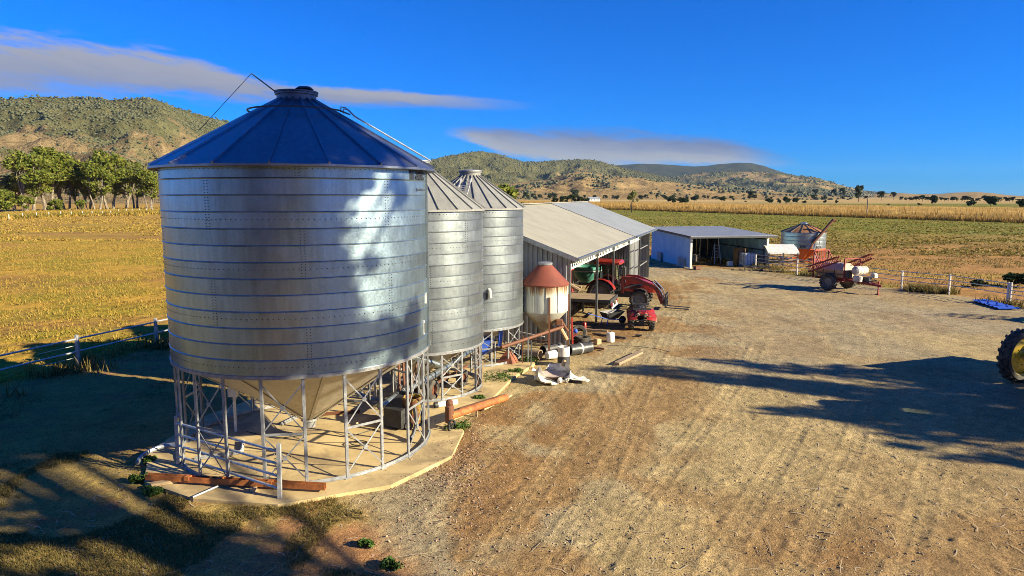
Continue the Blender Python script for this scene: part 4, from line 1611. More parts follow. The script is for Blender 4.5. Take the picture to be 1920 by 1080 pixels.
    # ladder lying on the roof
    if ladder_deg is not None:
        a = R(ladder_deg)
        ca, sa = math.cos(a), math.sin(a)
        tx, ty = -sa, ca
        slope = (apex - ze) / (Re - cap_r)
        def rp(rad, off, lift):
            lift += .05 * (Rr > 2.2)
            return (rad * ca + tx * off, rad * sa + ty * off, ze + (Re - rad) * slope + lift)
        b = MB()
        r_top = cap_r + (Re - cap_r) * .23
        for off in (-.17, .17):
            b.path([rp(Re - .1, off, .08), rp(r_top + .25, off, .10), rp(r_top + .08, off, .17), rp(r_top - .02, off, .13), rp(r_top - .03, off, .02)], .016, 6)
        for k in range(8):
            rad = Re - .25 - k * (Re - .5 - r_top) / 7
            b.tube(rp(rad, -.17, .085), rp(rad, .17, .085), .011, 5)
        b.build('roof_ladder', M['rail'], t, True)
    if wall_lad is not None:
        a = R(wall_lad)
        ca, sa = math.cos(a), math.sin(a)
        tx, ty = -sa, ca
        b = MB()
        P = lambda off, out, z: ((Rr + out) * ca + tx * off, (Rr + out) * sa + ty * off, z)
        for off in (-.17, .17):
            b.bar(P(off, .09, z0 - .4), P(off, .09, z1 - .05), .03, .012, up=(tx, ty, 0))
        nn = int((z1 - z0) / .28)
        for k in range(nn):
            z = z0 - .3 + k * .28
            b.tube(P(-.17, .09, z), P(.17, .09, z), .011, 5)
        for k in range(5):
            z = z0 + .2 + k * (z1 - z0) / 5
            b.bar(P(-.17, 0, z), P(-.17, .1, z), .02, .01)
            b.bar(P(.17, 0, z), P(.17, .1, z), .02, .01)
        b.build('wall_ladder', M['leg'], t, True)
    return t


M['dark_zinc'] = galv('dull_dark_zinc', (.12, .14, .18), .45, .7)
LEG0 = .12
C1, C2, C3 = (-4.68, 15.25), (-2.75, 19.75), (-1.42, 23.5)
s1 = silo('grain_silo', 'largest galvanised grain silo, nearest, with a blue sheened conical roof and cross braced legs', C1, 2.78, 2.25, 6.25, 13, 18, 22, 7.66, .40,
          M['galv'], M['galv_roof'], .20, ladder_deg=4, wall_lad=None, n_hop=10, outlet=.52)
# print on the big silo: three letters, a barred emblem, a line of small print worn to specks
b = MB()
th = R(90 - 106)
wrap_text(b, 'SBE', .36, 2.795, th - .02, 5.955, .92)
b.build('lettering', M['lettering'], s1)
b = MB()
for k, (o, wd_, h_) in enumerate(((-.30, .055, .27), (-.225, .03, .27), (-.185, .03, .22), (-.145, .03, .27))):
    a0_ = th + o / 2.795
    zz = 5.945
    vs = []
    for i in range(3):
        a = a0_ + wd_ / 2.795 * i / 2
        vs += [(2.797 * math.cos(a), 2.797 * math.sin(a), zz), (2.797 * math.cos(a), 2.797 * math.sin(a), zz + h_)]
    b.add(vs, [(0, 2, 3, 1), (2, 4, 5, 3)])
b.build('emblem', M['lettering'], s1)
b = MB()
r = random.Random(4)
o = -.02
for k in range(9):
    wd_ = r.uniform(.03, .05)
    a0_, a1_ = th + o / 2.795, th + (o + wd_) / 2.795
    zz = 5.70 + (0.012 if k else 0)
    h_ = .075 if k == 0 else r.uniform(.03, .055)
    b.add([(2.797 * math.cos(a0_), 2.797 * math.sin(a0_), zz), (2.797 * math.cos(a1_), 2.797 * math.sin(a1_), zz), (2.797 * math.cos(a1_), 2.797 * math.sin(a1_), zz + h_), (2.797 * math.cos(a0_), 2.797 * math.sin(a0_), zz + h_)], [(0, 1, 2, 3)])
    o += wd_ + .025
b.build('small_print', M['dark_steel'], s1)
# rim ring rail on the roof, lid lever with its pull rope, sight slot, vertical conduit on the yard side
b = MB()
ptsr = [(1.02 * math.cos(a), 1.02 * math.sin(a), 7.36 + .06) for a in np.linspace(R(172), R(352), 26)]
b.path(ptsr + [(.98, -.32, 7.42), (1.2, -.2, 7.34)], .018, 6)
b.build('roof_rail', M['dark_steel'], s1, True)
b = MB()
b.tube((-.36, -.2, 7.80), (-.80, -.42, 8.16), .014, 5)
b.build('lid_lever', M['dark_steel'], s1)
b = MB()
b.tube((-.80, -.42, 8.16), (-1.75, -.9, 6.95), .006, 4)
b.build('pull_rope', M['dark_steel'], s1)
b = MB()
b.cbox((.22, -.12, 7.905), (.34, .34, .05), .05)
b.build('lid_hatch', M['dark_steel'], s1)
def on_wall(Rr, az, out, z):
    a = R(90 - az)
    return Vector(((Rr + out) * math.cos(a), (Rr + out) * math.sin(a), z))
b = MB()
b.bar(on_wall(2.78, 93, .035, 2.2), on_wall(2.78, 93, .035, 6.15), .055, .03, up=on_wall(1, 93, 0, 0))
b.build('conduit', M['galv2'], s1)
b = MB()
b.bar(on_wall(2.78, 96.5, .012, 3.25), on_wall(2.78, 96.5, .012, 3.48), .03, .03)
b.build('drip_mark', M['white'], s1)
b = MB()
b.bar(on_wall(2.78, 101, .02, 2.60), on_wall(2.78, 101, .02, 2.90), .06, .03, up=on_wall(1, 101, 0, 0))
o_ = b.build('sight_frame', M['white'], s1)
b = MB()
b.bar(on_wall(2.78, 101, .034, 2.63), on_wall(2.78, 101, .034, 2.86), .035, .012, up=on_wall(1, 101, 0, 0))
b.build('sight_glass', M['black'], s1)

LEG0 = .3
s2 = silo('grain_silo', 'middle galvanised silo with a dull grey ribbed roof, half hidden by the largest silo', C2, 1.9, 1.42, 5.27, 13, 22, 18, 6.42, .36,
          M['galv2'], M['roof_dull'], .07, n_hop=8, outlet=.4)
LEG0 = .05
s3 = silo('grain_silo', 'third and farthest galvanised silo, with a roof ladder and a small wall spout', C3, 1.8, 1.30, 5.24, 13, 22, 16, 6.28, .34,
          M['galv2'], M['roof_dull'], .07, ladder_deg=-98, n_hop=8, outlet=.4)
b = MB()
p = on_wall(1.8, 158, 0, 2.45)
b.path([on_wall(1.8, 158, .0, 2.62), on_wall(1.8, 158, .13, 2.56), on_wall(1.8, 158, .15, 2.36)], .055, 8)
b.build('spout', M['white'], s3, True)
b = MB()
b.bar(on_wall(1.8, 160, .015, 2.3), on_wall(1.8, 160, .015, 2.5), .09, .02, up=on_wall(1, 160, 0, 0))
b.build('spout_hatch', M['black'], s3)
# small roof vents
b = MB()
b.cbox((-.75, .2, 5.92), (.3, .3, .3), .04)
b.build('roof_vent', M['leg'], s3)

# small rusty hopper silo
cx, cy = 1.17, 24.05
t = thing('hopper_silo', 'small old hopper silo with a rust red roof and stained white wall', 'silo', (cx, cy, 0))
b = MB()
nr = 36
vs = []
prof = [(.82, 1.58), (.83, 1.75), (.825, 2.1), (.83, 2.48), (.83, 2.55)]
b.lathe(prof, nr)
b.build('wall', M['rust_white'], t, 30)
b = MB()
for k in range(12):
    a = k * PI / 6
    b.bar((.834 * math.cos(a), .834 * math.sin(a), 1.6), (.834 * math.cos(a), .834 * math.sin(a), 2.5), .02, .01)
b.build('wall_seam', M['rust_white'], t)
b = MB()
b.lathe([(.86, 2.50), (.87, 2.55), (.5, 2.93), (.24, 3.2), (.24, 3.24), (.001, 3.26)], nr)
b.build('roof', M['rust_roof'], t, 25)
b = MB()
b.lathe([(.26, 3.2), (.27, 3.27), (.2, 3.30), (.001, 3.30)], 20)
b.build('cap', M['leg'], t, 30)
b = MB()
b.lathe([(.82, 1.585), (.10, .80), (.10, .72)], nr)
b.build('hopper', M['rust_white'], t, 25)
for az in (172, 92, 12, 282):
    b = MB()
    a = R(90 - az)
    b.bar((.845 * math.cos(a), .845 * math.sin(a), -.02), (.845 * math.cos(a), .845 * math.sin(a), 2.15), .06, .06)
    b.build('leg', M['rust'], t)
b = MB()
a = R(90 - 172)
b.bar((.84 * math.cos(a), .84 * math.sin(a), 1.5), (.22, -.25, .95), .05)
b.bar((.84 * math.cos(R(90 - 282)), .84 * math.sin(R(90 - 282)), .5), (.84 * math.cos(a), .84 * math.sin(a), .6), .04)
b.build('brace', M['rust'], t)

# ------------------------------------------------------------------ the long machinery shed
O2 = Vector((2.14, 25.31, 0))
AXv, NXv = Vector((AX[0], AX[1], 0)), Vector((NX[0], NX[1], 0))
S_L = 23.2


def SH(s, t, z):
    return O2 + NXv * s + AXv * t + Vector((0, 0, z))


shed = thing('machinery_shed', 'long open fronted machinery shed with a cream and blue grey skillion roof', 'shed')


def corrugated(name, mat_, P, s0, s1, zlo, zhi, pitch=.19, depth=.06, parent=None):
    """upright ribbed sheet from s0 to s1 along P(s)->(point, normal); zhi(s) gives the top"""
    n = max(2, int(round(abs(s1 - s0) / pitch)))
    b = MB()
    vs, fs = [], []
    for i in range(n):
        for k, (f, d) in enumerate(((0, 0), (.42, 0), (.5, depth), (.92, depth))):
            s_ = s0 + (s1 - s0) * (i + f) / n
            p_, nm = P(s_)
            q = p_ + nm * d
            vs += [(q.x, q.y, zlo), (q.x, q.y, zhi(s_))]
    m_ = len(vs) // 2
    for i in range(m_ - 1):
        fs.append((2 * i, 2 * i + 2, 2 * i + 3, 2 * i + 1))
    b.add(vs, fs)
    return b.build(name, mat_, parent)


ROOF_E, ROOF_R, S_R = 3.36, 5.18, 4.6
roof_z = lambda s: ROOF_E + (ROOF_R - ROOF_E) * (s + .3) / (S_R + .3) if s < S_R else ROOF_R - (s - S_R) * .37
# gable walls in sheets about 0.76 m wide
for tt, nm in ((0, -1), (S_L, -1)):
    s_ = 0.0
    while s_ < 9.1:
        e = min(s_ + .76, 9.2)
        corrugated('wall_sheet', M['cladding'], lambda q, tt=tt, nm=nm: (SH(q, tt, 0), AXv * nm), s_, e, 0.02, lambda q: roof_z(q) - .10, parent=shed)
        s_ = e
# back wall
s_ = 0.0
while s_ < S_L - .1:
    e = min(s_ + 1.52, S_L)
    corrugated('wall_sheet', M['cladding'], lambda q: (SH(9.2, q, 0), NXv * -1), s_, e, 0.02, lambda q: roof_z(9.2) - .1, parent=shed, pitch=.19)
    s_ = e
# partition and front infill of the far bay
corrugated('wall_sheet', M['cladding'], lambda q: (SH(q, 18.6, 0), AXv * -1), 3.2, 9.1, 0.02, lambda q: roof_z(q) - .3, parent=shed, pitch=.19)
for k, (a, e) in enumerate(((18.6, 20.2), (20.3, 21.7))):
    corrugated('wall_sheet', M['cladding'], lambda q: (SH(.35 + .5 * k, q, 0), NXv * -1), a, e, 0.02, lambda q: 3.1, parent=shed, pitch=.19)
# roof sheets: two runs, each sheet a piece of its own
def roof_sheet(t0, t1, s0, s1, lift, mat_):
    n = max(2, int(round((t1 - t0) / .19)))
    b = MB()
    vs, fs = [], []
    for i in range(n):
        for f, d in ((0, 0), (.55, 0), (.68, .022), (.88, .022)):
            q = t0 + (t1 - t0) * (i + f) / n
            vs += [tuple(SH(s0, q, roof_z(s0) + lift + d)), tuple(SH(s1, q, roof_z(s1 - .001) + lift + d))]
    q = t1
    vs += [tuple(SH(s0, q, roof_z(s0) + lift)), tuple(SH(s1, q, roof_z(s1 - .001) + lift))]
    m_ = len(vs) // 2
    for i in range(m_ - 1):
        fs.append((2 * i, 2 * i + 2, 2 * i + 3, 2 * i + 1))
    b.add(vs, fs)
    return b.build('roof_sheet', mat_, shed)


q = -.35
while q < 23.5:
    e = q + .76
    if q < 13.9 < e:
        e = 13.9
    e = min(e, 23.6)
    if e - q > .05:
        front = q < 13.8
        roof_sheet(q, e, -.35 if front else -.42, S_R, 0 if front else .045, M['roof_beige'] if front else M['roof_blue'])
        roof_sheet(q, e, S_R, 9.5, 0 if front else .045, M['roof_beige'] if front else M['roof_blue'])
    q = e
b = MB()
b.bar(SH(S_R, -.36, ROOF_R + .03), SH(S_R, 23.6, ROOF_R + .05), .34, .03)
b.build('ridge_cap', M['roof_beige'], shed)
for tt in (-.36, 23.61):
    b = MB()
    b.bar(SH(-.36, tt, roof_z(-.36) - .05), SH(S_R, tt, ROOF_R - .05), .03, .17)
    b.bar(SH(S_R, tt, ROOF_R - .05), SH(9.5, tt, roof_z(9.5) - .05), .03, .17)
    b.build('barge_board', M['leg'], shed)
b = MB()
b.bar(SH(-.40, -.36, ROOF_E - .05), SH(-.40, 13.9, ROOF_E - .05), .09, .10)
b.bar(SH(-.47, 13.9, ROOF_E - .03), SH(-.47, 23.6, ROOF_E - .03), .09, .10)
b.build('gutter', M['galv2'], shed)
for tt in (0.02, 5.2, 9.3, 14.2, 18.6, S_L - .05):
    b = MB()
    b.box(SH(0, tt, 1.6), (.09, .09, 3.2), rz=R(71.5))
    b.build('post', M['galv2'], shed)
for s_, tt in ((.35, 20.25), (9.0, 5.2), (9.0, 14.2), (4.6, 18.7)):
    b = MB()
    b.box(SH(s_, tt, 1.6), (.09, .09, 3.2), rz=R(71.5))
    b.build('post', M['leg'], shed)
# lattice girder over the openings
for t0, t1 in ((.1, 5.2), (5.2, 9.3), (9.3, 14.2), (14.2, 18.6)):
    b = MB()
    b.bar(SH(.05, t0, 3.22), SH(.05, t1, 3.22), .05)
    b.build('girder_top', M['leg'], shed)
    b = MB()
    b.bar(SH(.05, t0, 2.88), SH(.05, t1, 2.92), .06)
    b.build('girder_bottom', M['white'], shed)
    n = int((t1 - t0) / .36)
    b = MB()
    for i in range(n):
        a, e = t0 + (t1 - t0) * i / n, t0 + (t1 - t0) * (i + 1) / n
        m_ = (a + e) / 2
        b.tube(SH(.05, a, 2.9), SH(.05, m_, 3.21), .012, 4)
        b.tube(SH(.05, m_, 3.21), SH(.05, e, 2.9), .012, 4)
    b.build('girder_lattice', M['leg'], shed)
for z in (1.15, 2.25):
    b = MB()
    b.bar(SH(.2, S_L - .08, z), SH(9, S_L - .08, z), .05, .1)
    b.bar(SH(.1, 18.7, z), SH(.1, S_L - .1, z), .05, .06)
    b.bar(SH(.2, .07, z), SH(9, .07, z), .05, .1)
    b.build('girt', M['leg'], shed)
for tt in np.arange(1.2, 23, 1.7):
    pass
for s_ in (.8, 2.1, 3.4, 4.5):
    b = MB()
    b.bar(SH(s_, 0, roof_z(s_) - .09), SH(s_, S_L, roof_z(s_) - .09), .05, .12)
    b.build('purlin', M['leg'], shed)
b = MB()
b.bar(SH(-.05, .02, 2.42), SH(1.5, -.06, 2.30), .03)
b.build('wall_stay', M['white'], shed)

# ------------------------------------------------------------------ white open shed
WA, WB = Vector((13.95, 53.3, 0)), Vector((20.35, 54.5, 0))
WD = Vector((12.6, 61.6, 0)) - WA
WW = WB - WA
ws = thing('open_shed', 'white skillion shed with a dark open bay and a blue shaded side wall', 'shed')
wp = lambda a, d, z: WA + WW * a + WD * d + Vector((0, 0, z))
wz = lambda d: 2.55 + .30 * d
n = 8
for i in range(n):
    corrugated('wall_sheet', M['shade_blue_clad'], lambda q: (wp(0, q, 0), -WW.normalized()), i / n, (i + 1) / n, .02, lambda q: wz(q) - .02, pitch=.03, parent=ws, depth=.012)
    corrugated('wall_sheet', M['shade_blue_clad'], lambda q: (wp(1, q, 0), -WW.normalized()), i / n, (i + 1) / n, .02, lambda q: wz(q) - .02, pitch=.03, parent=ws, depth=.012)
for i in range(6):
    corrugated('wall_sheet', M['shade_clad'], lambda q: (wp(q, 1, 0), -WD.normalized()), i / 6, (i + 1) / 6, .02, lambda q: wz(1) - .02, pitch=.03, parent=ws, depth=.012)
for i in range(9):
    a, e = -.04 + 1.12 * i / 9, -.04 + 1.12 * (i + 1) / 9
    b = MB()
    vs = []
    for k in range(7):
        q = a + (e - a) * k / 6
        d = .02 * (k % 2)
        vs += [tuple(wp(q, -.07, wz(-.07) + d)), tuple(wp(q, 1.05, wz(1.05) + d))]
    vs += [tuple(Vector(v) - Vector((0, 0, .025 + .02 * ((j // 2) % 2)))) for j, v in enumerate(vs)]
    m_ = 7
    fs = [(2 * i_, 2 * i_ + 2, 2 * i_ + 3, 2 * i_ + 1) for i_ in range(m_ - 1)] + [(14 + 2 * i_, 14 + 2 * i_ + 1, 14 + 2 * i_ + 3, 14 + 2 * i_ + 2) for i_ in range(m_ - 1)]
    fs += [(2 * i_, 14 + 2 * i_, 16 + 2 * i_, 2 + 2 * i_) for i_ in range(m_ - 1)]
    b.add(vs, fs)
    b.build('roof_sheet', M['roof_blue'], ws)
b = MB()
b.bar(wp(-.05, -.075, wz(-.075) - .09), wp(1.09, -.075, wz(-.075) - .09), .06, .13)
b.build('fascia', M['dark_steel'], ws)
b = MB()
b.bar(wp(-.05, -.07, wz(-.07) - .06), wp(-.05, 1.05, wz(1.05) - .06), .05, .16)
b.build('barge_board', M['dark_steel'], ws)
for a in (0, 1):
    b = MB()
    b.box(wp(a, -.012, 1.25), (.16, .16, 2.5), rz=R(10))
    b.build('post', M['white'], ws)
for a, d, z in ((1, .5, 1.3), (1, .5, 2.2)):
    b = MB()
    b.bar(wp(.99, .02, z), wp(.99, .98, z), .05, .08)
    b.build('girt', M['dark_steel'], ws)
b = MB()
b.bar(wp(.35, .98, 0), wp(.35, .98, 2.7), .12)
b.build('post', M['dark_steel'], ws)
for d, hgt, wd in ((.16, .75, 1.2), (.72, .8, .9)):
    b = MB()
    p = wp(-.03, d, 0)
    b.bar(p + Vector((0, 0, hgt / 2)) - WD.normalized() * wd / 2, p + Vector((0, 0, hgt / 2)) + WD.normalized() * wd / 2, .05, hgt)
    o_ = b.build('sheet_panel', M['cladding'])
    tag(o_, 'grey panel leaning on the blue shaded side wall, ' + ('nearer the open bay' if d < .5 else 'nearer its back corner'), 'panel', 'grey panels leaning on the white shed')

# ------------------------------------------------------------------ wheels and vehicles
def wheel(parent, loc, rad, wid, rim_m, lugs=18, steer=0.0, lug_h=.05, rim_frac=.56, face=1):
    """tyre turned about local y; a wheel is a part, its tyre, rim and hub are sub-parts"""
    w_ = bpy.data.objects.new('wheel', None)
    col.objects.link(w_)
    w_.parent = parent
    w_.location = loc
    w_.rotation_euler = (0, 0, steer)
    RX = Matrix.Rotation(-PI / 2, 4, 'X')
    key = ('tyre', rad, wid, lugs)
    if key not in _WH:
        b = MB()
        h = wid / 2
        ri = rad * rim_frac
        c = rad - lug_h
        b.lathe([(ri, -h * .8), (ri + (c - ri) * .35, -h), (c - (c - ri) * .25, -h * .97), (c, -h * .72), (c + .008, 0), (c, h * .72), (c - (c - ri) * .25, h * .97), (ri + (c - ri) * .35, h), (ri, h * .8)], 32, M=RX)
        if lugs:
            for k in range(lugs):
                for sg in (-1, 1):
                    a = 2 * PI * (k + (.5 if sg > 0 else 0)) / lugs
                    T = Matrix.Rotation(a, 4, 'Y')
                    d = .35 * 2 * PI / lugs
                    p = [(c - .01, 0.0, d * .2), (c - .01, sg * h * .98, -d)]
                    vs = []
                    for (rr, yy, aa) in ((c, -sg * h * .05, d * .5), (c - .005, sg * h * .95, -d * 1.1)):
                        for (dr, dth) in ((0, -.22), (lug_h, -.16), (lug_h, .16), (0, .22)):
                            th_ = aa + dth * 2 * PI / lugs
                            vs.append(((rr + dr) * math.cos(th_), yy, (rr + dr) * math.sin(th_)))
                    b.add(vs, [(0, 1, 5, 4), (1, 2, 6, 5), (2, 3, 7, 6), (0, 3, 2, 1), (4, 5, 6, 7)], T)
        ty = b.mesh('tyre', M['rubber'], 35)
        b = MB()
        f = face
        b.lathe([(ri * 1.03, -h * .8), (ri * .94, -h * .72), (ri * .90, -h * .3), (ri * .90, h * .3), (ri * .94, h * .72), (ri * 1.03, h * .8)], 28, M=RX)
        b.lathe([(ri * .9, h * .1), (ri * .62, h * .35), (ri * .34, h * .30), (ri * .30, h * .45), (.001, h * .48)], 28, M=RX)
        b.lathe([(ri * .9, -h * .1), (ri * .62, -h * .35), (ri * .34, -h * .30), (ri * .30, -h * .45), (.001, -h * .48)], 28, M=RX)
        for k in range(8):
            a = k * PI / 4
            for sg in (-1, 1):
                b.ball((ri * .46 * math.cos(a), sg * h * .37, ri * .46 * math.sin(a)), ri * .05, 5, 3)
        rm = b.mesh('rim', rim_m, 35)
        _WH[key] = (ty, rm)
    ty, rm = _WH[key]
    link('tyre', ty, w_)
    link('rim', rm, w_)
    return w_


_WH = {}


def tractor(label, loc, az, paint, rim, sc=1.0, loader=False, name='tractor'):
    """local +x forward, origin on the ground under the rear axle"""
    t = thing(name, label, 'tractor', (loc[0], loc[1], 0), hd(az))
    t.scale = (sc, sc, sc)
    WB_ = 1.95
    RR, FR = .70, .50
    for sy in (-1, 1):
        wheel(t, (0, sy * .78, RR), RR, .40, rim, 20, lug_h=.035)
        wheel(t, (WB_, sy * .72, FR), FR, .32, rim, 18, lug_h=.03)
    # chassis and engine block
    b = MB()
    b.cbox((.75, 0, .72), (2.6, .42, .42), .05)
    b.cbox((1.9, 0, .55), (.8, .34, .3), .04)
    b.bar((0, -.7, RR), (0, .7, RR), .22)
    b.bar((WB_, -.62, FR), (WB_, .62, FR), .16)
    b.box((-.45, 0, .6), (.4, .5, .25))
    b.bar((-.3, -.25, .45), (-.95, -.3, .42), .05)
    b.bar((-.3, .25, .45), (-.95, .3, .42), .05)
    b.build('chassis', M['dark_steel'], t)
    # hood: tapering, drooped to the nose
    b = MB()
    sec = []
    for x, wd, zt, zb in ((.98, .66, 1.56, .85), (1.5, .64, 1.52, .82), (2.1, .60, 1.40, .80), (2.55, .52, 1.24, .80), (2.68, .44, 1.10, .82)):
        sec.append([(x, -wd / 2, zb), (x, -wd / 2, zt - .10), (x, -wd / 2 + .10, zt), (x, wd / 2 - .10, zt), (x, wd / 2, zt - .10), (x, wd / 2, zb)])
    vs = [q for s_ in sec for q in s_]
    fs = []
    for i in range(len(sec) - 1):
        for k in range(5):
            fs.append((i * 6 + k, i * 6 + k + 1, i * 6 + k + 7, i * 6 + k + 6))
    fs.append(tuple(range(5, -1, -1)))
    fs.append(tuple(range((len(sec) - 1) * 6, len(sec) * 6)))
    b.add(vs, fs)
    hood = b.build('hood', M[paint], t)
    b = MB()
    b.box((2.695, 0, .96), (.02, .34, .24))
    for k in range(4):
        b.box((1.75, -.318, 1.0 + k * .07), (.55, .02, .03))
        b.box((1.75, .318, 1.0 + k * .07), (.55, .02, .03))
    b.build('grille', M['black'], hood)
    for sy in (-1, 1):
        b = MB()
        b.box((2.64, sy * .16, 1.15), (.05, .12, .08), 0)
        b.build('headlight', M['glass'], t)
    b = MB()
    b.path([(1.15, -.36, 1.3), (1.15, -.40, 2.0), (1.1, -.40, 2.12)], .045, 8)
    b.build('exhaust', M['dark_steel'], t, True)
    # cab: frame posts, glass, roof
    cabz0, cabz1 = 1.0, 2.20
    fr = [(-.32, .60), (.95, .56)]
    top = [(-.25, .56), (.80, .54)]
    b = MB()
    for sy in (-1, 1):
        P0 = [(fr[0][0], sy * fr[0][1], cabz0 + .35), (.35, sy * .62, cabz0 - .1), (fr[1][0], sy * fr[1][1], cabz0 - .1)]
        P1 = [(top[0][0], sy * top[0][1], cabz1), (.32, sy * .57, cabz1), (top[1][0], sy * top[1][1], cabz1)]
        for p0, p1 in zip(P0, P1):
            b.bar(p0, p1, .06)
        b.bar(P0[0], P0[1], .06)
        b.bar(P0[1], P0[2], .06)
        b.bar(P1[0], P1[2], .06)
    b.bar((top[1][0], -.54, cabz1), (top[1][0], .54, cabz1), .06)
    b.bar((top[0][0], -.56, cabz1), (top[0][0], .56, cabz1), .06)
    b.cbox((.32, 0, .98), (1.2, 1.05, .14), .05)
    b.build('cab_frame', M['black'], t)
    for sy in (-1, 1):
        b = MB()
        b.add([(-.30, sy * .585, 1.37), (.34, sy * .605, .95), (.94, sy * .55, .95), (.79, sy * .53, 2.17), (-.24, sy * .55, 2.17)], [(0, 1, 2, 3, 4)])
        b.build('side_window', M['cabglass'], t)
    b = MB()
    b.add([(.955, -.53, 1.5), (.955, .53, 1.5), (.81, .51, 2.17), (.81, -.51, 2.17)], [(0, 1, 2, 3)])
    b.build('windscreen', M['cabglass'], t)
    b = MB()
    b.add([(-.33, -.55, 1.4), (-.33, .55, 1.4), (-.265, .53, 2.17), (-.265, -.53, 2.17)], [(0, 1, 2, 3)])
    b.build('rear_window', M['cabglass'], t)
    b = MB()
    b.cbox((.28, 0, 2.29), (1.38, 1.26, .18), .09)
    b.build('cab_roof', M[paint], t)
    b = MB()
    b.cbox((.05, 0, 1.22), (.42, .46, .12), .04)
    b.cbox((-.15, 0, 1.5), (.12, .44, .5), .04)
    b.build('seat', M['black'], t)
    b = MB()
    b.lathe([(.17, -.012), (.185, 0), (.17, .012)], 16, M=Matrix.Translation((.62, 0, 1.46)) @ Matrix.Rotation(R(-30), 4, 'Y'), close=True)
    b.tube((.8, 0, 1.15), (.62, 0, 1.46), .025)
    b.build('steering_wheel', M['black'], t)
    for sy in (-1, 1):
        b = MB()
        b.box((1.0, sy * .80, 1.85), (.05, .14, .26))
        b.bar((.85, sy * .56, 2.0), (1.0, sy * .8, 1.9), .025)
        b.build('mirror', M['black'], t)
    # fenders over the rear wheels, mudguards at the front
    for sy in (-1, 1):
        b = MB()
        vs = []
        n = 9
        for k in range(n):
            a = R(20 + 145 * k / (n - 1))
            for rr, yy in ((.80, .56), (.80, .98), (.76, 1.0)):
                vs.append((rr * math.cos(a), sy * yy, .70 + rr * math.sin(a)))
        fs = []
        for k in range(n - 1):
            fs += [(3 * k, 3 * k + 1, 3 * k + 4, 3 * k + 3), (3 * k + 1, 3 * k + 2, 3 * k + 5, 3 * k + 4)]
        m_ = len(vs)
        vs += [(.8 * math.cos(R(20 + 145 * k / (n - 1))), sy * .56, .70 + .8 * math.sin(R(20 + 145 * k / (n - 1))) - .25 * math.sin(PI * k / (n - 1))) for k in range(n)]
        fs += [(3 * k, 3 * k + 3, m_ + k + 1, m_ + k) for k in range(n - 1)]
        b.add(vs, fs)
        b.build('rear_fender', M[paint], t, 40)
        b = MB()
        vs = []
        for k in range(7):
            a = R(50 + 100 * k / 6)
            for yy in (.56, .9):
                vs.append((WB_ + .56 * math.cos(a), sy * yy, .5 + .56 * math.sin(a)))
        b.add(vs, [(2 * k, 2 * k + 1, 2 * k + 3, 2 * k + 2) for k in range(6)])
        b.build('front_fender', M['black'], t, 40)
    b = MB()
    for k in range(3):
        b.box((.55, -.72, .42 + .24 * k), (.34, .2, .03))
    b.bar((.4, -.68, .4), (.4, -.62, .95), .03)
    b.bar((.7, -.68, .4), (.7, -.62, .95), .03)
    b.build('step', M['black'], t)
    if loader:
        ld = M['red_dark']
        for sy in (-1, 1):
            y = sy * .46
            b = MB()
            b.bar((1.05, y, .75), (1.05, y, 1.52), .10, .16)
            b.build('loader_post', ld, t)
            b = MB()
            A = [(1.0, y, 1.52), (1.7, y, 1.50), (2.55, y, 1.16), (2.78, y, 1.0)]
            for p0, p1 in zip(A[:-1], A[1:]):
                b.bar(p0, p1, .09, .17)
            b.bar((2.72, y, 1.10), (3.05, y, .30), .09, .16)
            b.build('loader_arm', ld, t)
            b = MB()
            b.tube((1.08, y, 1.0), (1.75, y, 1.2), .045)
            b.tube((1.75, y, 1.2), (2.3, y, 1.24), .025)
            b.tube((2.55, y - sy * .02, 1.36), (2.98, y, .92), .04)
            b.tube((2.98, y, .92), (3.12, y, .55), .022)
            b.build('loader_ram', M['galv2'], t)
        b = MB()
        b.bar((2.95, -.46, .55), (2.95, .46, .55), .1)
        b.build('cross_tube', ld, t)
        ca = MB()
        for z in (.16, .42, .66):
            ca.bar((3.20, -.52, z), (3.20, .52, z), .05, .09)
        for y in (-.5, -.22, .22, .5):
            ca.bar((3.20, y, .1), (3.20, y, .78), .05, .06)
        ca.bar((3.05, -.4, .35), (3.2, -.4, .35), .07, .3)
        ca.bar((3.05, .4, .35), (3.2, .4, .35), .07, .3)
        ca.build('fork_carriage', M['dark_steel'], t)
        for y in (-.34, .34):
            b = MB()
            b.bar((3.24, y, .10), (3.24, y, .6), .07, .03, up=(1, 0, 0))
            b.bar((3.22, y, .10), (4.35, y, .05), .08, .035)
            b.build('fork_tine', M['dark_steel'], t)
    return t


def cab_glass():
    m, t, b = _base('clear_cab_glass')
    b.inputs['Base Color'].default_value = (.25, .34, .33, 1)
    b.inputs['Roughness'].default_value = .03
    tr = t.n('ShaderNodeBsdfTransparent')
    tr.inputs[0].default_value = (.62, .72, .70, 1)
    gl_ = t.n('ShaderNodeBsdfGlossy')
    gl_.inputs[1].default_value = .02
    fz = t.n('ShaderNodeFresnel')
    fz.inputs[0].default_value = 1.5
    mx = t.n('ShaderNodeMixShader')
    t.link(fz.outputs[0], mx.inputs[0])
    t.link(tr.outputs[0], mx.inputs[1])
    t.link(gl_.outputs[0], mx.inputs[2])
    out = [q for q in m.node_tree.nodes if q.type == 'OUTPUT_MATERIAL'][0]
    t.link(mx.outputs[0], out.inputs[0])
    return m


M['cabglass'] = cab_glass()
M['red_dark'] = pmat('dark_red_loader_paint', (.20, .028, .022), .42, c2=(.13, .025, .02), scale=5)
M['grey_rim'] = pmat('grey_rim_paint', (.22, .21, .2), .55, c2=(.14, .13, .12), dirt=(.2, .15, .1))
tractor('red tractor with a front loader and pallet forks, parked half out of the long shed', (4.72, 34.95), 108, 'red', M['grey_rim'], 1.0, True)

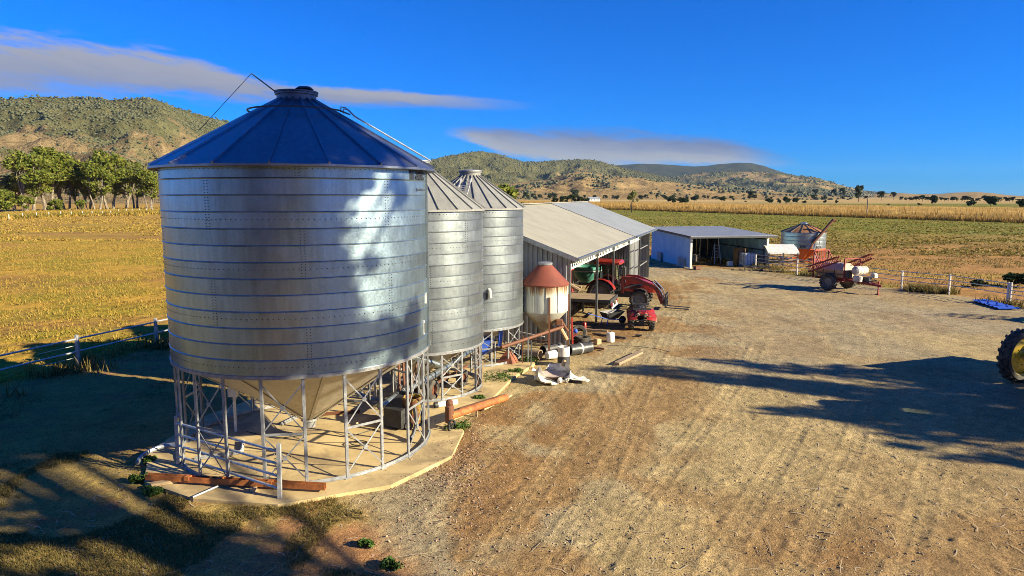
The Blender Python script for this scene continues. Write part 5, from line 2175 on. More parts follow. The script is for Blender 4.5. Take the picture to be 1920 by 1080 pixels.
# flat tray truck backing out of the shed
az = 108
tk = thing('tray_truck', 'dusty flat tray truck with its tail out of the long shed beside the tractor', 'truck', (4.85, 31.72, 0), hd(az))
# local +x points to the tail (out of the shed)
for k in range(5):
    b = MB()
    b.box((-2.3, -.8 + k * .4, .86), (4.4, .392, .05))
    b.build('tray_board', M['timber_tray'] if 'timber_tray' in M else M['timber'], tk)
b = MB()
b.bar((-4.5, -1.01, .83), (-.1, -1.01, .83), .05, .14)
b.bar((-4.5, 1.01, .83), (-.1, 1.01, .83), .05, .14)
b.bar((-.07, -1.03, .82), (-.07, 1.03, .82), .05, .16)
b.build('tray_frame', M['dark_steel'], tk)
b = MB()
b.bar((-5.6, -.36, .66), (-.25, -.36, .66), .08, .16)
b.bar((-5.6, .36, .66), (-.25, .36, .66), .08, .16)
for x in (-.4, -1.6, -2.8, -4):
    b.bar((x, -1.0, .77), (x, 1.0, .77), .06, .06)
b.build('chassis', M['black'], tk)
for sy in (-1, 1):
    b = MB()
    b.box((-.05, sy * .72, .66), (.05, .26, .12))
    b.build('tail_light', M['red'], tk)
    b = MB()
    b.box((-.02, sy * .45, .60), (.02, .2, .16))
    b.build('mud_flap', M['white'], tk)
b = MB()
b.bar((-.02, -.8, .5), (-.02, .8, .5), .05, .07)
b.bar((-.1, -.4, .5), (-.1, -.4, .75), .05)
b.bar((-.1, .4, .5), (-.1, .4, .75), .05)
b.build('rear_bumper', M['bag'], tk)
for x in (-2.05, -5.2):
    for sy in (-1, 1):
        wheel(tk, (x, sy * .78, .42), .42, .28, M['grey_rim'], 0, rim_frac=.6, lug_h=.01)
    b = MB()
    b.bar((x, -.7, .42), (x, .7, .42), .12)
    b.build('axle', M['black'], tk)
for sy in (-1, 1):
    b = MB()
    b.box((-1.35, sy * .86, .55), (.04, .3, .5))
    b.build('splash_guard', M['black'], tk)
b = MB()
b.cbox((-5.4, 0, 1.25), (1.5, 1.8, 1.5), .12)
cab_ = b.build('cab', M['white'], tk)
b = MB()
b.box((-4.645, 0, 1.6), (.01, 1.2, .4))
b.build('rear_window', M['glass'], cab_)

# red implement further in the shed, green spreader behind the tractor
im = thing('farm_implement', 'old red wheeled implement in the shade of the shed beyond the tray truck', 'farm machine', (2.55, 33.9, 0), hd(108))
b = MB()
b.cbox((-.3, 0, 2.02), (1.5, 1.1, .16), .06)
b.build('canopy', M['red'], im)
b = MB()
for x in (-.9, .3):
    for y in (-.45, .45):
        b.bar((x, y, .6), (x, y, 1.95), .05)
b.cbox((-.3, 0, .95), (1.6, .8, .5), .06)
b.build('body', M['red_old'], im)
for y in (-.6, .6):
    wheel(im, (.25, y, .48), .48, .3, M['grey_rim'], 16)
b = MB()
b.tube((.3, -.2, 1.3), (.9, -.2, 1.0), .1)
b.tube((.3, .2, 1.2), (.9, .2, 1.1), .08)
b.build('engine', M['timber'], im)
sp = thing('fertiliser_spreader', 'sea green plastic spreader tub on a steel stand inside the shed', 'spreader', (4.0, 36.6, 0), hd(108))
b = MB()
b.lathe([(.30, 1.02), (.62, 1.35), (.78, 1.72), (.84, 1.74), (.84, 1.86), (.79, 1.88), (.76, 1.76), (.58, 1.38), (.001, 1.1)], 28)
b.build('tub', M['green_tub'], sp, 40)
b = MB()
b.lathe([(.80, 1.64), (.85, 1.63), (.85, 1.68), (.80, 1.69)], 28, close=True)
b.build('rim_band', M['white'], sp, 40)
for x, y in ((-.6, -.6), (.6, -.6), (.6, .6), (-.6, .6)):
    b = MB()
    b.bar((x, y, 0), (x * .95, y * .95, 1.62), .05)
    b.build('leg', M['leg'], sp)
b = MB()
b.bar((-.6, -.6, .95), (.6, -.6, .95), .05)
b.bar((-.6, .6, .95), (.6, .6, .95), .05)
b.bar((-.6, -.6, .95), (-.6, .6, .95), .05)
b.bar((.6, -.6, .95), (.6, .6, .95), .05)
b.build('stand_rail', M['leg'], sp)
# fertiliser bags and pallets stacked at the back, a leaning orange post
pl = thing('pallet_stack', 'grey stack of wooden pallets against the back of the long shed', 'pallets', (6.2, 43.2, 0), hd(18.5))
for k in range(11):
    b = MB()
    z = .15 * k
    for i in range(5):
        b.box((-.5 + .25 * i, 0, z + .13), (.12, 1.1, .022))
    for y in (-.5, 0, .5):
        b.box((0, y, z + .06), (1.15, .1, .11))
    b.build('pallet', M['timber'], pl)
b = MB()
b.bar((5.35, 40.0, 0), (5.0, 40.2, 2.5), .12)
tag(b.build('leaning_post', M['orange']), 'orange post leaning upright in the shed behind the tractor cab', 'post')

# ------------------------------------------------------------------ quad bike
qb = thing('quad_bike', 'red quad bike with black racks parked on the dirt in front of the shed', 'quad bike', (5.55, 28.95, 0), hd(188))
for sx, rad in ((.55, .30), (-.55, .31)):
    for sy in (-1, 1):
        wheel(qb, (sx, sy * .43, rad), rad, .24, M['dark_steel'], 14, lug_h=.022, rim_frac=.45)
b = MB()
b.bar((-.6, 0, .35), (.6, 0, .35), .2, .12)
b.bar((.55, -.4, .3), (.55, .4, .3), .07)
b.bar((-.55, -.4, .3), (-.55, .4, .3), .08)
b.cbox((0, 0, .48), (.5, .28, .3), .05)
for sy in (-1, 1):
    b.bar((.5, sy * .1, .42), (.55, sy * .36, .3), .04)
    b.bar((.55, sy * .36, .34), (.42, sy * .2, .72), .05)
b.build('chassis', M['black'], qb)
b = MB()
b.cbox((.58, 0, .74), (.5, .46, .16), .07)
b.cbox((.15, 0, .76), (.4, .30, .20), .06)
body = b.build('body', M['red'], qb)
for sx in (.56, -.55):
    for sy in (-1, 1):
        b = MB()
        vs = []
        for k in range(7):
            a = R(18 + 144 * k / 6)
            for yy, dz in ((.2, .05), (.56, 0), (.60, -.05)):
                vs.append((sx + .42 * math.cos(a), sy * yy, .34 + .38 * math.sin(a) + dz))
        b.add(vs, [(3 * k + j, 3 * k + j + 1, 3 * k + 4 + j, 3 * k + 3 + j) for k in range(6) for j in range(2)])
        b.build('fender', M['red'], qb, 45)
b = MB()
b.cbox((-.28, 0, .82), (.72, .30, .13), .05)
b.build('seat', M['black'], qb)
b = MB()
b.path([(.12, -.40, .98), (.24, -.2, 1.0), (.26, 0, .98), (.24, .2, 1.0), (.12, .40, .98)], .016, 6)
b.bar((.34, 0, .75), (.25, 0, .98), .05)
b.build('handlebar', M['black'], qb, True)
for x0, z in ((.62, .90), (-.68, .92)):
    b = MB()
    for k in range(5):
        b.tube((x0 - .2 + .1 * k, -.36, z), (x0 - .2 + .1 * k, .36, z), .011, 5)
    for y in (-.36, 0, .36):
        b.tube((x0 - .22, y, z), (x0 + .24, y, z), .012, 5)
    for y in (-.25, .25):
        b.tube((x0, y, z - .16), (x0, y, z), .012, 5)
    b.build('rack', M['black'], qb)
b = MB()
b.path([(.86, -.28, .38), (.90, -.28, .72), (.90, .28, .72), (.86, .28, .38)], .016, 6)
b.path([(.86, -.28, .45), (.93, 0, .45), (.86, .28, .45)], .014, 6)
b.build('bull_bar', M['black'], qb, True)
for sy in (-1, 1):
    b = MB()
    b.ball((.85, sy * .16, .70), .055, 8, 5, (.5, 1.3, .8))
    b.build('headlight', M['white_plastic'], qb, True)
b = MB()
b.box((.80, .30, .52), (.14, .16, .26))
b.build('tool_box', M['timber_new'], qb)

# ------------------------------------------------------------------ trailed boom sprayer by the right fence
bs = thing('boom_sprayer', 'faded red trailed boom sprayer with folded booms and a white tank by the right fence', 'sprayer', (19.75, 41.0, 0), hd(150))
for sy in (-1, 1):
    wheel(bs, (0, sy * .95, .53), .53, .32, M['grey_rim'], 18, lug_h=.03)
RO = M['red_old']
b = MB()
b.bar((0, -.8, .53), (0, .8, .53), .12)
b.bar((-1.3, -.42, .68), (1.5, -.42, .68), .10, .14)
b.bar((-1.3, .42, .68), (1.5, .42, .68), .10, .14)
b.bar((1.5, -.42, .66), (2.7, 0, .50), .10, .12)
b.bar((1.5, .42, .66), (2.7, 0, .50), .10, .12)
b.bar((1.2, -.45, .66), (1.2, .45, .66), .1)
b.bar((-1.2, -.45, .66), (-1.2, .45, .66), .1)
b.build('chassis', RO, bs)
b = MB()
b.bar((2.5, .05, .0), (2.5, .05, .75), .06)
b.box((2.5, .05, .015), (.2, .2, .03))
b.build('jack', RO, bs)
b = MB()
b.add(*(lambda X: (X, [(0, 3, 2, 1), (4, 5, 6, 7), (0, 1, 5, 4), (1, 2, 6, 5), (2, 3, 7, 6), (3, 0, 4, 7)]))(
    [(-1.1, -.5, .8), (.75, -.5, .8), (.75, .5, .8), (-1.1, .5, .8), (-1.1, -.72, 1.25), (.75, -.72, 1.25), (.75, .72, 1.25), (-1.1, .72, 1.25)]))
b.add(*(lambda X: (X, [(4, 5, 6, 7), (0, 1, 5, 4), (1, 2, 6, 5), (2, 3, 7, 6), (3, 0, 4, 7)]))(
    [(-1.1, -.72, 1.25), (.75, -.72, 1.25), (.75, .72, 1.25), (-1.1, .72, 1.25), (-.8, -.3, 1.62), (.5, -.3, 1.62), (.5, .3, 1.62), (-.8, .3, 1.62)]))
b.build('main_tank', M['spray_tank'], bs)
b = MB()
for x in (-.55, .2):
    b.bar((x, -.74, .8), (x, -.735, 1.27), .05, .02)
    b.bar((x, .74, .8), (x, .735, 1.27), .05, .02)
b.bar((-1.12, -.74, 1.02), (.77, -.74, 1.02), .03, .05)
b.build('tank_strap', M['dark_steel'], bs)
b = MB()
b.lathe([(.001, -.56), (.16, -.55), (.25, -.46), (.27, -.3), (.255, -.28), (.27, -.25), (.27, -.02), (.255, 0), (.27, .03), (.27, .28), (.255, .3), (.27, .33), (.25, .46), (.16, .55), (.001, .56)], 20,
        M=Matrix.Translation((1.35, 0, 1.28)) @ Matrix.Rotation(PI / 2, 4, 'X'))
b.build('rinse_tank', M['dusty_white'], bs, 35)
b = MB()
b.cbox((2.1, .2, 1.05), (.3, .36, .26), .05)
b.cbox((1.55, -.5, .86), (.5, .3, .34), .06)
b.build('hand_wash_tank', M['dusty_white'], bs)
b = MB()
b.box((.95, -.55, 1.05), (.3, .4, .42))
b.cbox((1.85, -.1, .8), (.45, .3, .3), .05)
b.path([(1.3, -.5, .75), (1.6, -.3, .95), (2.0, -.2, .7), (2.4, 0, .8)], .03, 6)
b.path([(1.9, .2, .7), (2.1, .1, 1.3), (2.25, 0, .9)], .025, 6)
b.build('pump', M['black'], bs)
# tall rear rack
b = MB()
for y in (-.7, .7):
    b.bar((-1.25, y, .65), (-1.25, y, 2.30), .07)
    b.bar((-.7, y, 1.3), (-1.25, y, 2.25), .05)
for z in (1.15, 1.75, 2.30):
    b.bar((-1.25, -.7, z), (-1.25, .7, z), .06)
for y in (-.45, -.2, .2, .45):
    b.bar((-1.25, y, 1.15), (-1.25, y * .8, 2.30), .035)
b.bar((-1.25, -.7, 1.75), (-1.25, .7, 2.3), .035)
b.bar((-1.25, .7, 1.15), (-1.25, -.7, 1.75), .035)
b.build('boom_rack', RO, bs)
b = MB()
for y in (-.75, .75):
    b.bar((.85, y, .7), (.85, y, 1.95), .07)
b.bar((.85, -.75, 1.95), (.85, .75, 1.95), .06)
b.build('boom_rest', RO, bs)
for sy in (-1, 1):
    b = MB()
    y = sy * .95
    P0, P1 = (Vector((-1.3, y, 1.0)), Vector((.75, y, 1.85))) if sy < 0 else (Vector((-.4, y, 1.05)), Vector((1.45, y, 1.98)))
    d = (P1 - P0).normalized()
    up = Vector((-d.z, 0, d.x)) * .34
    sd = Vector((0, sy * .2, 0))
    b.bar(P0, P1, .06)
    b.bar(P0 + up, P1 + up * .8, .06)
    b.bar(P0 + sd, P1 + sd, .05)
    b.bar(P0 + sd + up, P1 + sd + up * .8, .05)
    n = 6
    for k in range(n):
        a, e = P0.lerp(P1, k / n), P0.lerp(P1, (k + 1) / n)
        b.bar(a, e + up * .9, .035)
        b.bar(a + up, a, .03)
        b.bar(a + sd, e + sd + up * .9, .03)
        b.bar(a, a + sd, .03)
    b.build('boom', M['red_boom'] if 'red_boom' in M else RO, bs)

# ------------------------------------------------------------------ field bin on orange legs
M['bin_roof'] = galv('orange_roof_sheet', (.50, .22, .07), .5, .45)  # galvanised sheet with an orange base on every panel
fb = thing('field_bin', 'small galvanised field bin on orange legs with a rusty auger sticking up', 'silo', (25.15, 59.0, 0))
b = MB()
st = .35
for i in range(4):
    z = 1.2 + i * st
    b = MB()
    b.lathe([(1.80, z), (1.815, z + st * .5), (1.80, z + st - .03), (1.82, z + st - .015), (1.80, z + st)], 48)
    b.build('wall_ring', M['galv2'], fb, 40)
for k in range(14):
    b = MB()
    da = 2 * PI / 14
    vs = []
    for rr, zz in ((1.88, 2.56), (1.0, 2.95), (.25, 3.22)):
        for j in range(3):
            vs.append((rr * math.cos(da * j / 2), rr * math.sin(da * j / 2), zz))
    b.add(vs, [(0, 1, 4, 3), (1, 2, 5, 4), (3, 4, 7, 6), (4, 5, 8, 7)])
    b.build('roof_panel', M['bin_roof'], fb, rot=(0, 0, k * da + .15))
    b = MB()
    b.bar((1.88, 0, 2.585), (.25, 0, 3.245), .06, .06)
    b.build('roof_seam', M['dark_steel'], fb, rot=(0, 0, k * da + .15))
b = MB()
b.lathe([(.3, 3.2), (.3, 3.34), (.001, 3.38)], 16)
b.build('cap', M['galv_roof'], fb, 30)
for i in range(8):
    b = MB()
    da = PI / 4
    b.add([(1.78 * math.cos(da * j), 1.78 * math.sin(da * j), 1.19) for j in (0, .5, 1)] + [(.2 * math.cos(da * j), .2 * math.sin(da * j), .12) for j in (0, .5, 1)], [(0, 3, 4, 1), (1, 4, 5, 2)])
    b.build('hopper_panel', M['orange'], fb, rot=(0, 0, i * da))
for k in range(12):
    a = 2 * PI * k / 12 + .1
    b = MB()
    b.bar((1.75 * math.cos(a), 1.75 * math.sin(a), 0), (1.75 * math.cos(a), 1.75 * math.sin(a), 1.22), .07)
    b.build('leg', M['orange'], fb)
b = MB()
b.lathe([(1.70, .1), (1.80, .1), (1.80, .2), (1.70, .2)], 36, close=True)
b.lathe([(1.76, 1.14), (1.83, 1.14), (1.83, 1.22), (1.76, 1.22)], 36, close=True)
b.build('base_ring', M['orange'], fb, 40)
b = MB()
b.bar((-.8, -2.4, .15), (-.8, 1.6, .15), .1)
b.bar((.8, -2.4, .15), (.8, 1.6, .15), .1)
b.build('skid', M['dark_steel'], fb)
# print seen from the yard
b = MB()
azc = math.degrees(math.atan2(-25.15, -59.0)) % 360
th0 = R(90 - azc)
wrap_text(b, 'EW', .30, 1.825, th0 - .12, 1.28, 1.0)
wrap_text(b, 'LOU', .28, 1.825, th0 + .62, 1.28, .9)
b.build('lettering', M['lettering'], fb)
b = MB()
b.tube((-.55, -1.7, .5), (.25, -1.95, 2.0), .05, 6)
b.build('auger_stay', M['orange'], fb)
au = MB()
au.tube((.0, -1.98, 1.72), (1.62, -1.9, 3.66), .12, 10)
au.tube((1.56, -1.9, 3.6), (1.78, -1.9, 3.62), .14, 8)
au.build('auger', M['rust'], fb)
b = MB()
b.tube((.3, -1.95, .3), (.02, -1.98, 1.75), .03, 6)
b.tube((.55, -1.9, 1.15), (.6, -1.93, 2.4), .025, 6)
b.build('auger_bracket', M['leg'], fb)

# ------------------------------------------------------------------ things on and round the slab


def leaning_gate():
    t = thing('gate_panel', 'galvanised four rail gate panel leaning inside the legs of the largest silo', 'gate')
    A0, A1 = Vector((-6.95, 13.62, SZ)), Vector((-4.30, 12.02, SZ))
    for k in range(4):
        z = .18 + k * .24
        b = MB()
        b.tube(A0 + Vector((0, 0, z)), A1 + Vector((0, 0, z)), .026, 8)
        b.build('rail', M['rail'], t)
    for q in (A0, A1):
        b = MB()
        b.bar(q + Vector((0, 0, -.0)), q + Vector((.03, -.02, 1.05)), .07)
        b.build('end_post', M['rail'], t)
    b = MB()
    for k in range(9):
        z = .95 - k * .095
        b.lathe([(.018, -.007), (.026, 0), (.018, .007)], 8, M=Matrix.Translation(A1 + Vector((-.045, -.03, z))) @ Matrix.Rotation(R(90 * (k % 2)), 4, 'Z') @ Matrix.Rotation(PI / 2, 4, 'X'), close=True)
    b.build('chain', M['dark_steel'], t)


leaning_gate()
b = MB()
g0, g1 = Vector((-7.15, 12.75, .12)), Vector((-3.52, 12.27, .12))
b.bar(g0, g1, .10, .012)
d = (g1 - g0).normalized()
b.bar(g0 + Vector((0, .05, .05)), g1 + Vector((0, .05, .05)), .012, .11)
b.bar(g0 + Vector((0, -.05, .05)), g1 + Vector((0, -.05, .05)), .012, .11)
for k in (.24, .42, .7):
    p = g0.lerp(g1, k)
    b.box(p + Vector((0, 0, .07)), (.10, .14, .08), rz=math.atan2(d.y, d.x))
beam = b.build('steel_beam', M['rust_beam'])
tag(beam, 'long rust orange steel channel lying along the front edge of the concrete slab', 'beam')
b = MB()
b.path([(-5.9, 11.98, .09), (-5.62, 12.42, .11)], .022, 6)
tag(b.build('steel_pipe', M['leg']), 'short grey pipe poking out under the rust orange channel', 'pipe')
b = MB()
b.box((-6.75, 12.62, .10), (.45, .12, .06), rz=.5)
tag(b.build('timber_block', M['timber_new']), 'short timber offcut under the end of the rust orange channel', 'timber')
b = MB()
b.box((-4.9, 12.33, .09), (.12, .09, .06), rz=.3)
tag(b.build('timber_block', M['timber_new']), 'tiny pale block under the middle of the rust orange channel', 'timber')

# wheelie bins lying and standing under the big silo
wb = thing('wheelie_bin', 'black tub tipped on its side under the largest silo', 'bin', (-2.86, 15.75, SZ), R(62))
b = MB()
vs = []
for x, s_ in ((0, .26), (.34, .30), (.72, .34), (.76, .36)):
    vs += [(x, -s_, .02 + (.36 - s_) * .4), (x, s_, .02 + (.36 - s_) * .4), (x, s_, 2 * s_ - .02), (x, -s_, 2 * s_ - .02)]
fs = [(3, 2, 1, 0)]
for i in range(3):
    for k in range(4):
        fs.append((i * 4 + k, i * 4 + (k + 1) % 4, i * 4 + 4 + (k + 1) % 4, i * 4 + 4 + k))
b.add(vs, fs)
b.build('tub', M['black'], wb)
b = MB()
b.bar((.76, -.37, .7), (.76, .37, .7), .05, .04)
b.build('lip', M['black'], wb)
ob = thing('waste_drum', 'rusty orange and green drum behind the yard side legs of the largest silo', 'bin', (-2.42, 15.98, SZ), R(20))
b = MB()
b.lathe([(.001, .1), (.2, .1), (.23, .7), (.245, .72), (.245, .75), (.21, .75), (.19, .15)], 14)
b.build('drum', rustmat('rusty_yellow_drum', (.42, .36, .06), .55), ob, 40)
b = MB()
for y in (-.2, .2):
    b.lathe([(.05, -.025), (.10, -.025), (.10, .025), (.05, .025)], 12, M=Matrix.Translation((-.12, y, .10)) @ Matrix.Rotation(PI / 2, 4, 'X'), close=True)
b.build('wheel', M['rubber'], ob)
b = MB()
b.path([(-2.35, 14.9, SZ + .03), (-2.27, 15.05, SZ + .12), (-2.22, 15.22, SZ + .3), (-2.25, 15.38, SZ + .52), (-2.30, 15.45, SZ + .7)], .05, 6)
tag(b.build('rubber_belt', M['black'], smooth=True), 'curved black rubber strip standing against a leg on the yard side of the largest silo', 'rubber strip')
# second bin under silo, motors and augers
am = thing('auger_motor', 'blue and black auger motor on a steel stand between the first two silos', 'motor', (-2.95, 17.55, SZ), R(40))
b = MB()
b.lathe([(.001, -.2), (.12, -.2), (.13, -.16), (.13, .16), (.09, .2), (.001, .2)], 14, M=Matrix.Translation((0, 0, 1.45)) @ Matrix.Rotation(R(70), 4, 'Y'))
b.build('motor', M['black'], am, 40)
b = MB()
b.cbox((.2, .02, 1.52), (.16, .26, .3), .03)
b.build('gearbox', M['blue'], am)
b = MB()
b.tube((.25, 0, 1.38), (1.3, .15, .9), .09, 10)
b.build('tube', M['galv2'], am)
for x, y in ((-.15, -.2), (.25, .2)):
    b = MB()
    b.bar((x, y, 0), (x * .6, y * .5, 1.35), .05)
    b.build('stand_leg', M['rust'], am)
wl = thing('transport_auger', 'rusty transport auger with black tyres between the first and second silos', 'auger', (-2.55, 18.1, SZ), R(65))
b = MB()
b.path([(-.5, 0, .1), (-.15, 0, .9), (.1, 0, 1.35), (.35, 0, 1.05), (.5, 0, .55), (.3, 0, .2)], .022, 6)
b.build('frame', M['rust'], wl, True)
for y in (-.32, .32):
    wheel(wl, (.2, y, .29), .29, .17, M['rust'], 0, rim_frac=.5, lug_h=.01)
b = MB()
b.tube((-1.8, 0, .35), (1.6, 0, .62), .085, 10)
b.build('tube', M['galv2'], wl)
b = MB()
b.bar((.2, -.32, .29), (.2, .32, .29), .05)
b.build('axle', M['rust'], wl)
w2 = thing('transport_auger', 'low transport auger with dusty tyres under the middle silo', 'auger', (-1.75, 19.6, SZ), R(65))
for y in (-.32, .32):
    wheel(w2, (0, y, .27), .27, .17, M['rust'], 0, rim_frac=.5, lug_h=.01)
b = MB()
b.bar((0, -.34, .27), (0, .34, .27), .05)
b.bar((-.9, 0, .3), (.9, 0, .4), .06)
b.build('frame', M['rust'], w2)
b = MB()
b.tube((-1.6, .1, .4), (1.8, .1, .85), .085, 10)
b.build('tube', M['galv2'], w2)
ho = thing('grain_hopper', 'blue inlet hopper with rusty chute under the third silo', 'hopper', (-.95, 22.6, SZ), R(20))
b = MB()
b.lathe([(.36, .72), (.38, .76), (.36, .76), (.12, .25), (.1, .25), (.34, .72)], 4, M=Matrix.Rotation(PI / 4, 4, 'Z'))
b.build('bowl', M['blue'], ho)
b = MB()
b.lathe([(.42, .0), (.05, .42)], 4, M=Matrix.Translation((.75, -.35, 0)))
b.build('chute', rustmat('rust_red_chute', (.34, .10, .05), .5), ho)
b = MB()
for x, y in ((-.3, -.3), (.3, -.3), (.3, .3), (-.3, .3)):
    b.bar((x, y, 0), (x, y, .72), .04)
b.build('stand', M['leg'], ho)
b = MB()
b.bar((.45, -.3, .55), (.5, -.34, 1.15), .11, .11)
b.build('side_pipe', M['blue'], ho)
b = MB()
b.cbox((-1.42, 21.55, 1.15), (.24, .16, .48), .02, rz=R(20))
tag(b.build('switch_box', M['white']), 'white switch box fixed at the legs of the third silo', 'box')
b = MB()
b.bar((-6.55, 15.6, SZ), (-6.55, 15.6, 1.25), .05)
b.cbox((-6.55, 15.55, 1.12), (.22, .12, .36), .02)
tag(b.build('switch_post', M['white']), 'white switch box on a post behind the far legs of the largest silo', 'box')
bl = thing('blower', 'dark blue fan housing with a round outlet under the shaded side of the largest silo', 'blower', (-6.15, 14.6, 1.72), R(-90))
b = MB()
b.cbox((0, 0, 0), (.4, .34, .44), .06)
b.build('housing', pmat('dark_blue_paint', (.02, .035, .09), .5), bl)
b = MB()
b.lathe([(.10, 0), (.13, 0), (.13, .1), (.10, .1)], 16, M=Matrix.Translation((.18, 0, 0)) @ Matrix.Rotation(PI / 2, 4, 'Y'), close=True)
b.build('outlet', M['bag_in'], bl, 40)
b = MB()
b.bar((0, 0, .2), (-.1, 0, .5), .05)
b.build('bracket', M['leg'], bl)
# hose arc on the slab's left corner, scrap under the silo
b = MB()
b.path([(-7.45 + .42 * math.cos(a), 13.85 + .5 * math.sin(a), SZ + .04 + .1 * math.sin(a)) for a in np.linspace(R(30), R(200), 12)], .05, 6)
tag(b.build('bent_pipe', M['leg'], smooth=True), 'grey hoop of bent pipe on the shaded corner of the slab', 'pipe')
r = random.Random(31)
for k, (x, y, a, l, mm, lb) in enumerate([(-6.3, 14.0, .4, .9, 'leg', 'grey angle iron offcut lying under the largest silo by the leaning gate'),
                                          (-5.4, 16.6, 1.2, 1.2, 'leg', 'pale steel channel lying on the back of the slab under the largest silo'),
                                          (-4.4, 16.9, .2, 1.0, 'rust', 'rusty bar lying on the back of the slab under the largest silo'),
                                          (-3.6, 16.3, 1.0, .7, 'timber_new', 'short timber lying behind the hopper of the largest silo'),
                                          (-6.0, 14.6, 1.9, .6, 'white', 'white strip of metal on the slab beside the leaning gate')]):
    b = MB()
    c_, s_ = math.cos(a), math.sin(a)
    b.bar((x - c_ * l / 2, y - s_ * l / 2, SZ + .03), (x + c_ * l / 2, y + s_ * l / 2, SZ + .04), .07, .04)
    b.bar((x - c_ * l / 2, y - s_ * l / 2, SZ + .05), (x + c_ * l / 2, y + s_ * l / 2, SZ + .06), .012, .07)
    tag(b.build('metal_offcut', M[mm]), lb, 'offcut')

def cable(label, pts, rad=.012, mat_='black', name='hose'):
    b = MB()
    P = []
    for k in range(len(pts) - 1):
        for q in range(6):
            P.append(tuple(pts[k][i] + (pts[k + 1][i] - pts[k][i]) * q / 6 for i in range(3)))
    P.append(pts[-1])
    S = [P[0]] + [tuple((P[k - 1][i] + P[k][i] * 2 + P[k + 1][i]) / 4 for i in range(3)) for k in range(1, len(P) - 1)] + [P[-1]]
    b.path(S, rad, 5)
    tag(b.build(name, M[mat_], smooth=True), label, 'hose')


cable('thin black hose looped on the slab before the tipped black tub', [(-3.6 + .22 * math.cos(a) + .02 * a, 14.75 + .16 * math.sin(a), SZ + .014 + .003 * a) for a in np.linspace(0, 11, 24)])
cable('long black cable wandering across the slab under the largest silo', [(-6.3, 15.6, SZ + .012), (-5.4, 15.1, SZ + .012), (-4.6, 15.5, SZ + .012), (-3.8, 15.2, SZ + .012), (-3.0, 16.1, SZ + .012), (-2.6, 17.4, SZ + .012)])
cable('pale thin wire lying on the dirt behind the lone plank', [(3.6, 25.2, .03), (4.6, 25.0, .05), (5.4, 24.6, .03), (5.7, 24.1, .03)], .010, 'dark_steel', 'wire')
# rust auger on the edge of the slab, white pipe, timber
ra = thing('short_auger', 'rust orange auger tube with a belt pulley lying beside the slab', 'auger', (-1.5, 15.85, 0), math.atan2(2.55, 1.45))
b = MB()
b.path([(0, 0, .36), (2.7, 0, .12)], .095, 10)
b.build('tube', M['rust_beam'], ra, True)
b = MB()
b.bar((0.5, .075, .40), (2.5, .075, .21), .06, .02)
b.build('flange', M['rust'], ra)
b = MB()
b.lathe([(.04, -.02), (.04, .02)], 10, M=Matrix.Translation((-.06, -.1, .16)) @ Matrix.Rotation(PI / 2, 4, 'X'))
b.lathe([(.12, -.02), (.15, -.025), (.15, .025), (.12, .02)], 18, M=Matrix.Translation((-.06, -.1, .16)) @ Matrix.Rotation(PI / 2, 4, 'X'), close=True)
for k in range(4):
    a = k * PI / 2 + .4
    b.bar((-.06, -.1, .16), (-.06 + .13 * math.cos(a), -.1, .16 + .13 * math.sin(a)), .025)
b.build('pulley', M['black'], ra)
b = MB()
b.cbox((.0, 0, .42), (.2, .16, .42), .03)
b.ball((.06, .04, .66), .10, 10, 6)
b.build('drive_head', M['rust'], ra)
b = MB()
b.bar((1.2, .0, 0), (1.2, 0, .2), .04)
b.build('prop', M['timber'], ra)
b = MB()
b.bar((-.78, 17.35, .06), (-.05, 18.62, .07), .14, .05)
tag(b.build('timber_plank', M['timber_new']), 'pale plank lying beside the end of the rust orange auger', 'plank')
wp_ = thing('white_pipe', 'short white pipe with a dark end lying on the slab below the middle silo', 'pipe', (-2.02, 17.45, SZ + .075), R(28))
b = MB()
b.lathe([(.06, 0), (.075, 0), (.075, .62), (.06, .62)], 14, M=Matrix.Rotation(PI / 2, 4, 'Y'), close=True)
b.build('tube', M['white_plastic'], wp_, 40)
b = MB()
b.lathe([(.001, -.03), (.085, -.03), (.085, .06), (.076, .06)], 14, M=Matrix.Rotation(PI / 2, 4, 'Y'))
b.build('end_cap', M['black'], wp_, 40)
# upright stakes beside the middle silo
for x, y, z, mm, lb in ((-.85, 18.95, .95, 'timber_new', 'yellowish stake standing by the nearest leg of the middle silo'), (.62, 21.85, .95, 'galv2', 'thin grey star picket standing between the third silo and the white bag'),
                        (-1.0, 19.55, 1.3, 'rust', 'rusty upright pipe among the legs of the middle silo'), (.35, 22.35, 1.0, 'rust', 'short rusty post by the legs of the third silo')):
    b = MB()
    b.bar((x, y, -.05), (x + .02, y, z), .035)
    tag(b.build('stake', M[mm]), lb, 'stake')
# long rusty auger crossing in front of the small hopper silo
lr = thing('long_auger', 'long rusty auger tube sloping up in front of the small hopper silo', 'auger')
b = MB()
b.tube((-.35, 21.7, .74), (1.80, 23.75, 1.02), .058, 10)
b.build('tube', M['rust'], lr, True)
b = MB()
b.tube((1.72, 23.68, .98), (1.95, 23.85, .55), .07, 8)
b.build('chute', M['timber_new'], lr, True)
b = MB()
b.cbox((1.66, 23.6, 1.22), (.26, .2, .2), .03)
b.tube((1.7, 23.7, 1.3), (1.98, 23.9, .85), .05, 8)
b.build('motor', M['rust'], lr)
b = MB()
b.bar((.55, 22.5, 0), (.55, 22.5, .9), .05)
b.build('prop', M['leg'], lr)
b = MB()
b.bar((-.2, 23.9, .9), (1.1, 22.85, .85), .03)
b.bar((-.05, 24.2, .3), (.3, 23.3, .45), .03)
tag(b.build('stay_rail', M['white']), 'thin white rail running from the third silo to the small hopper silo', 'rail')

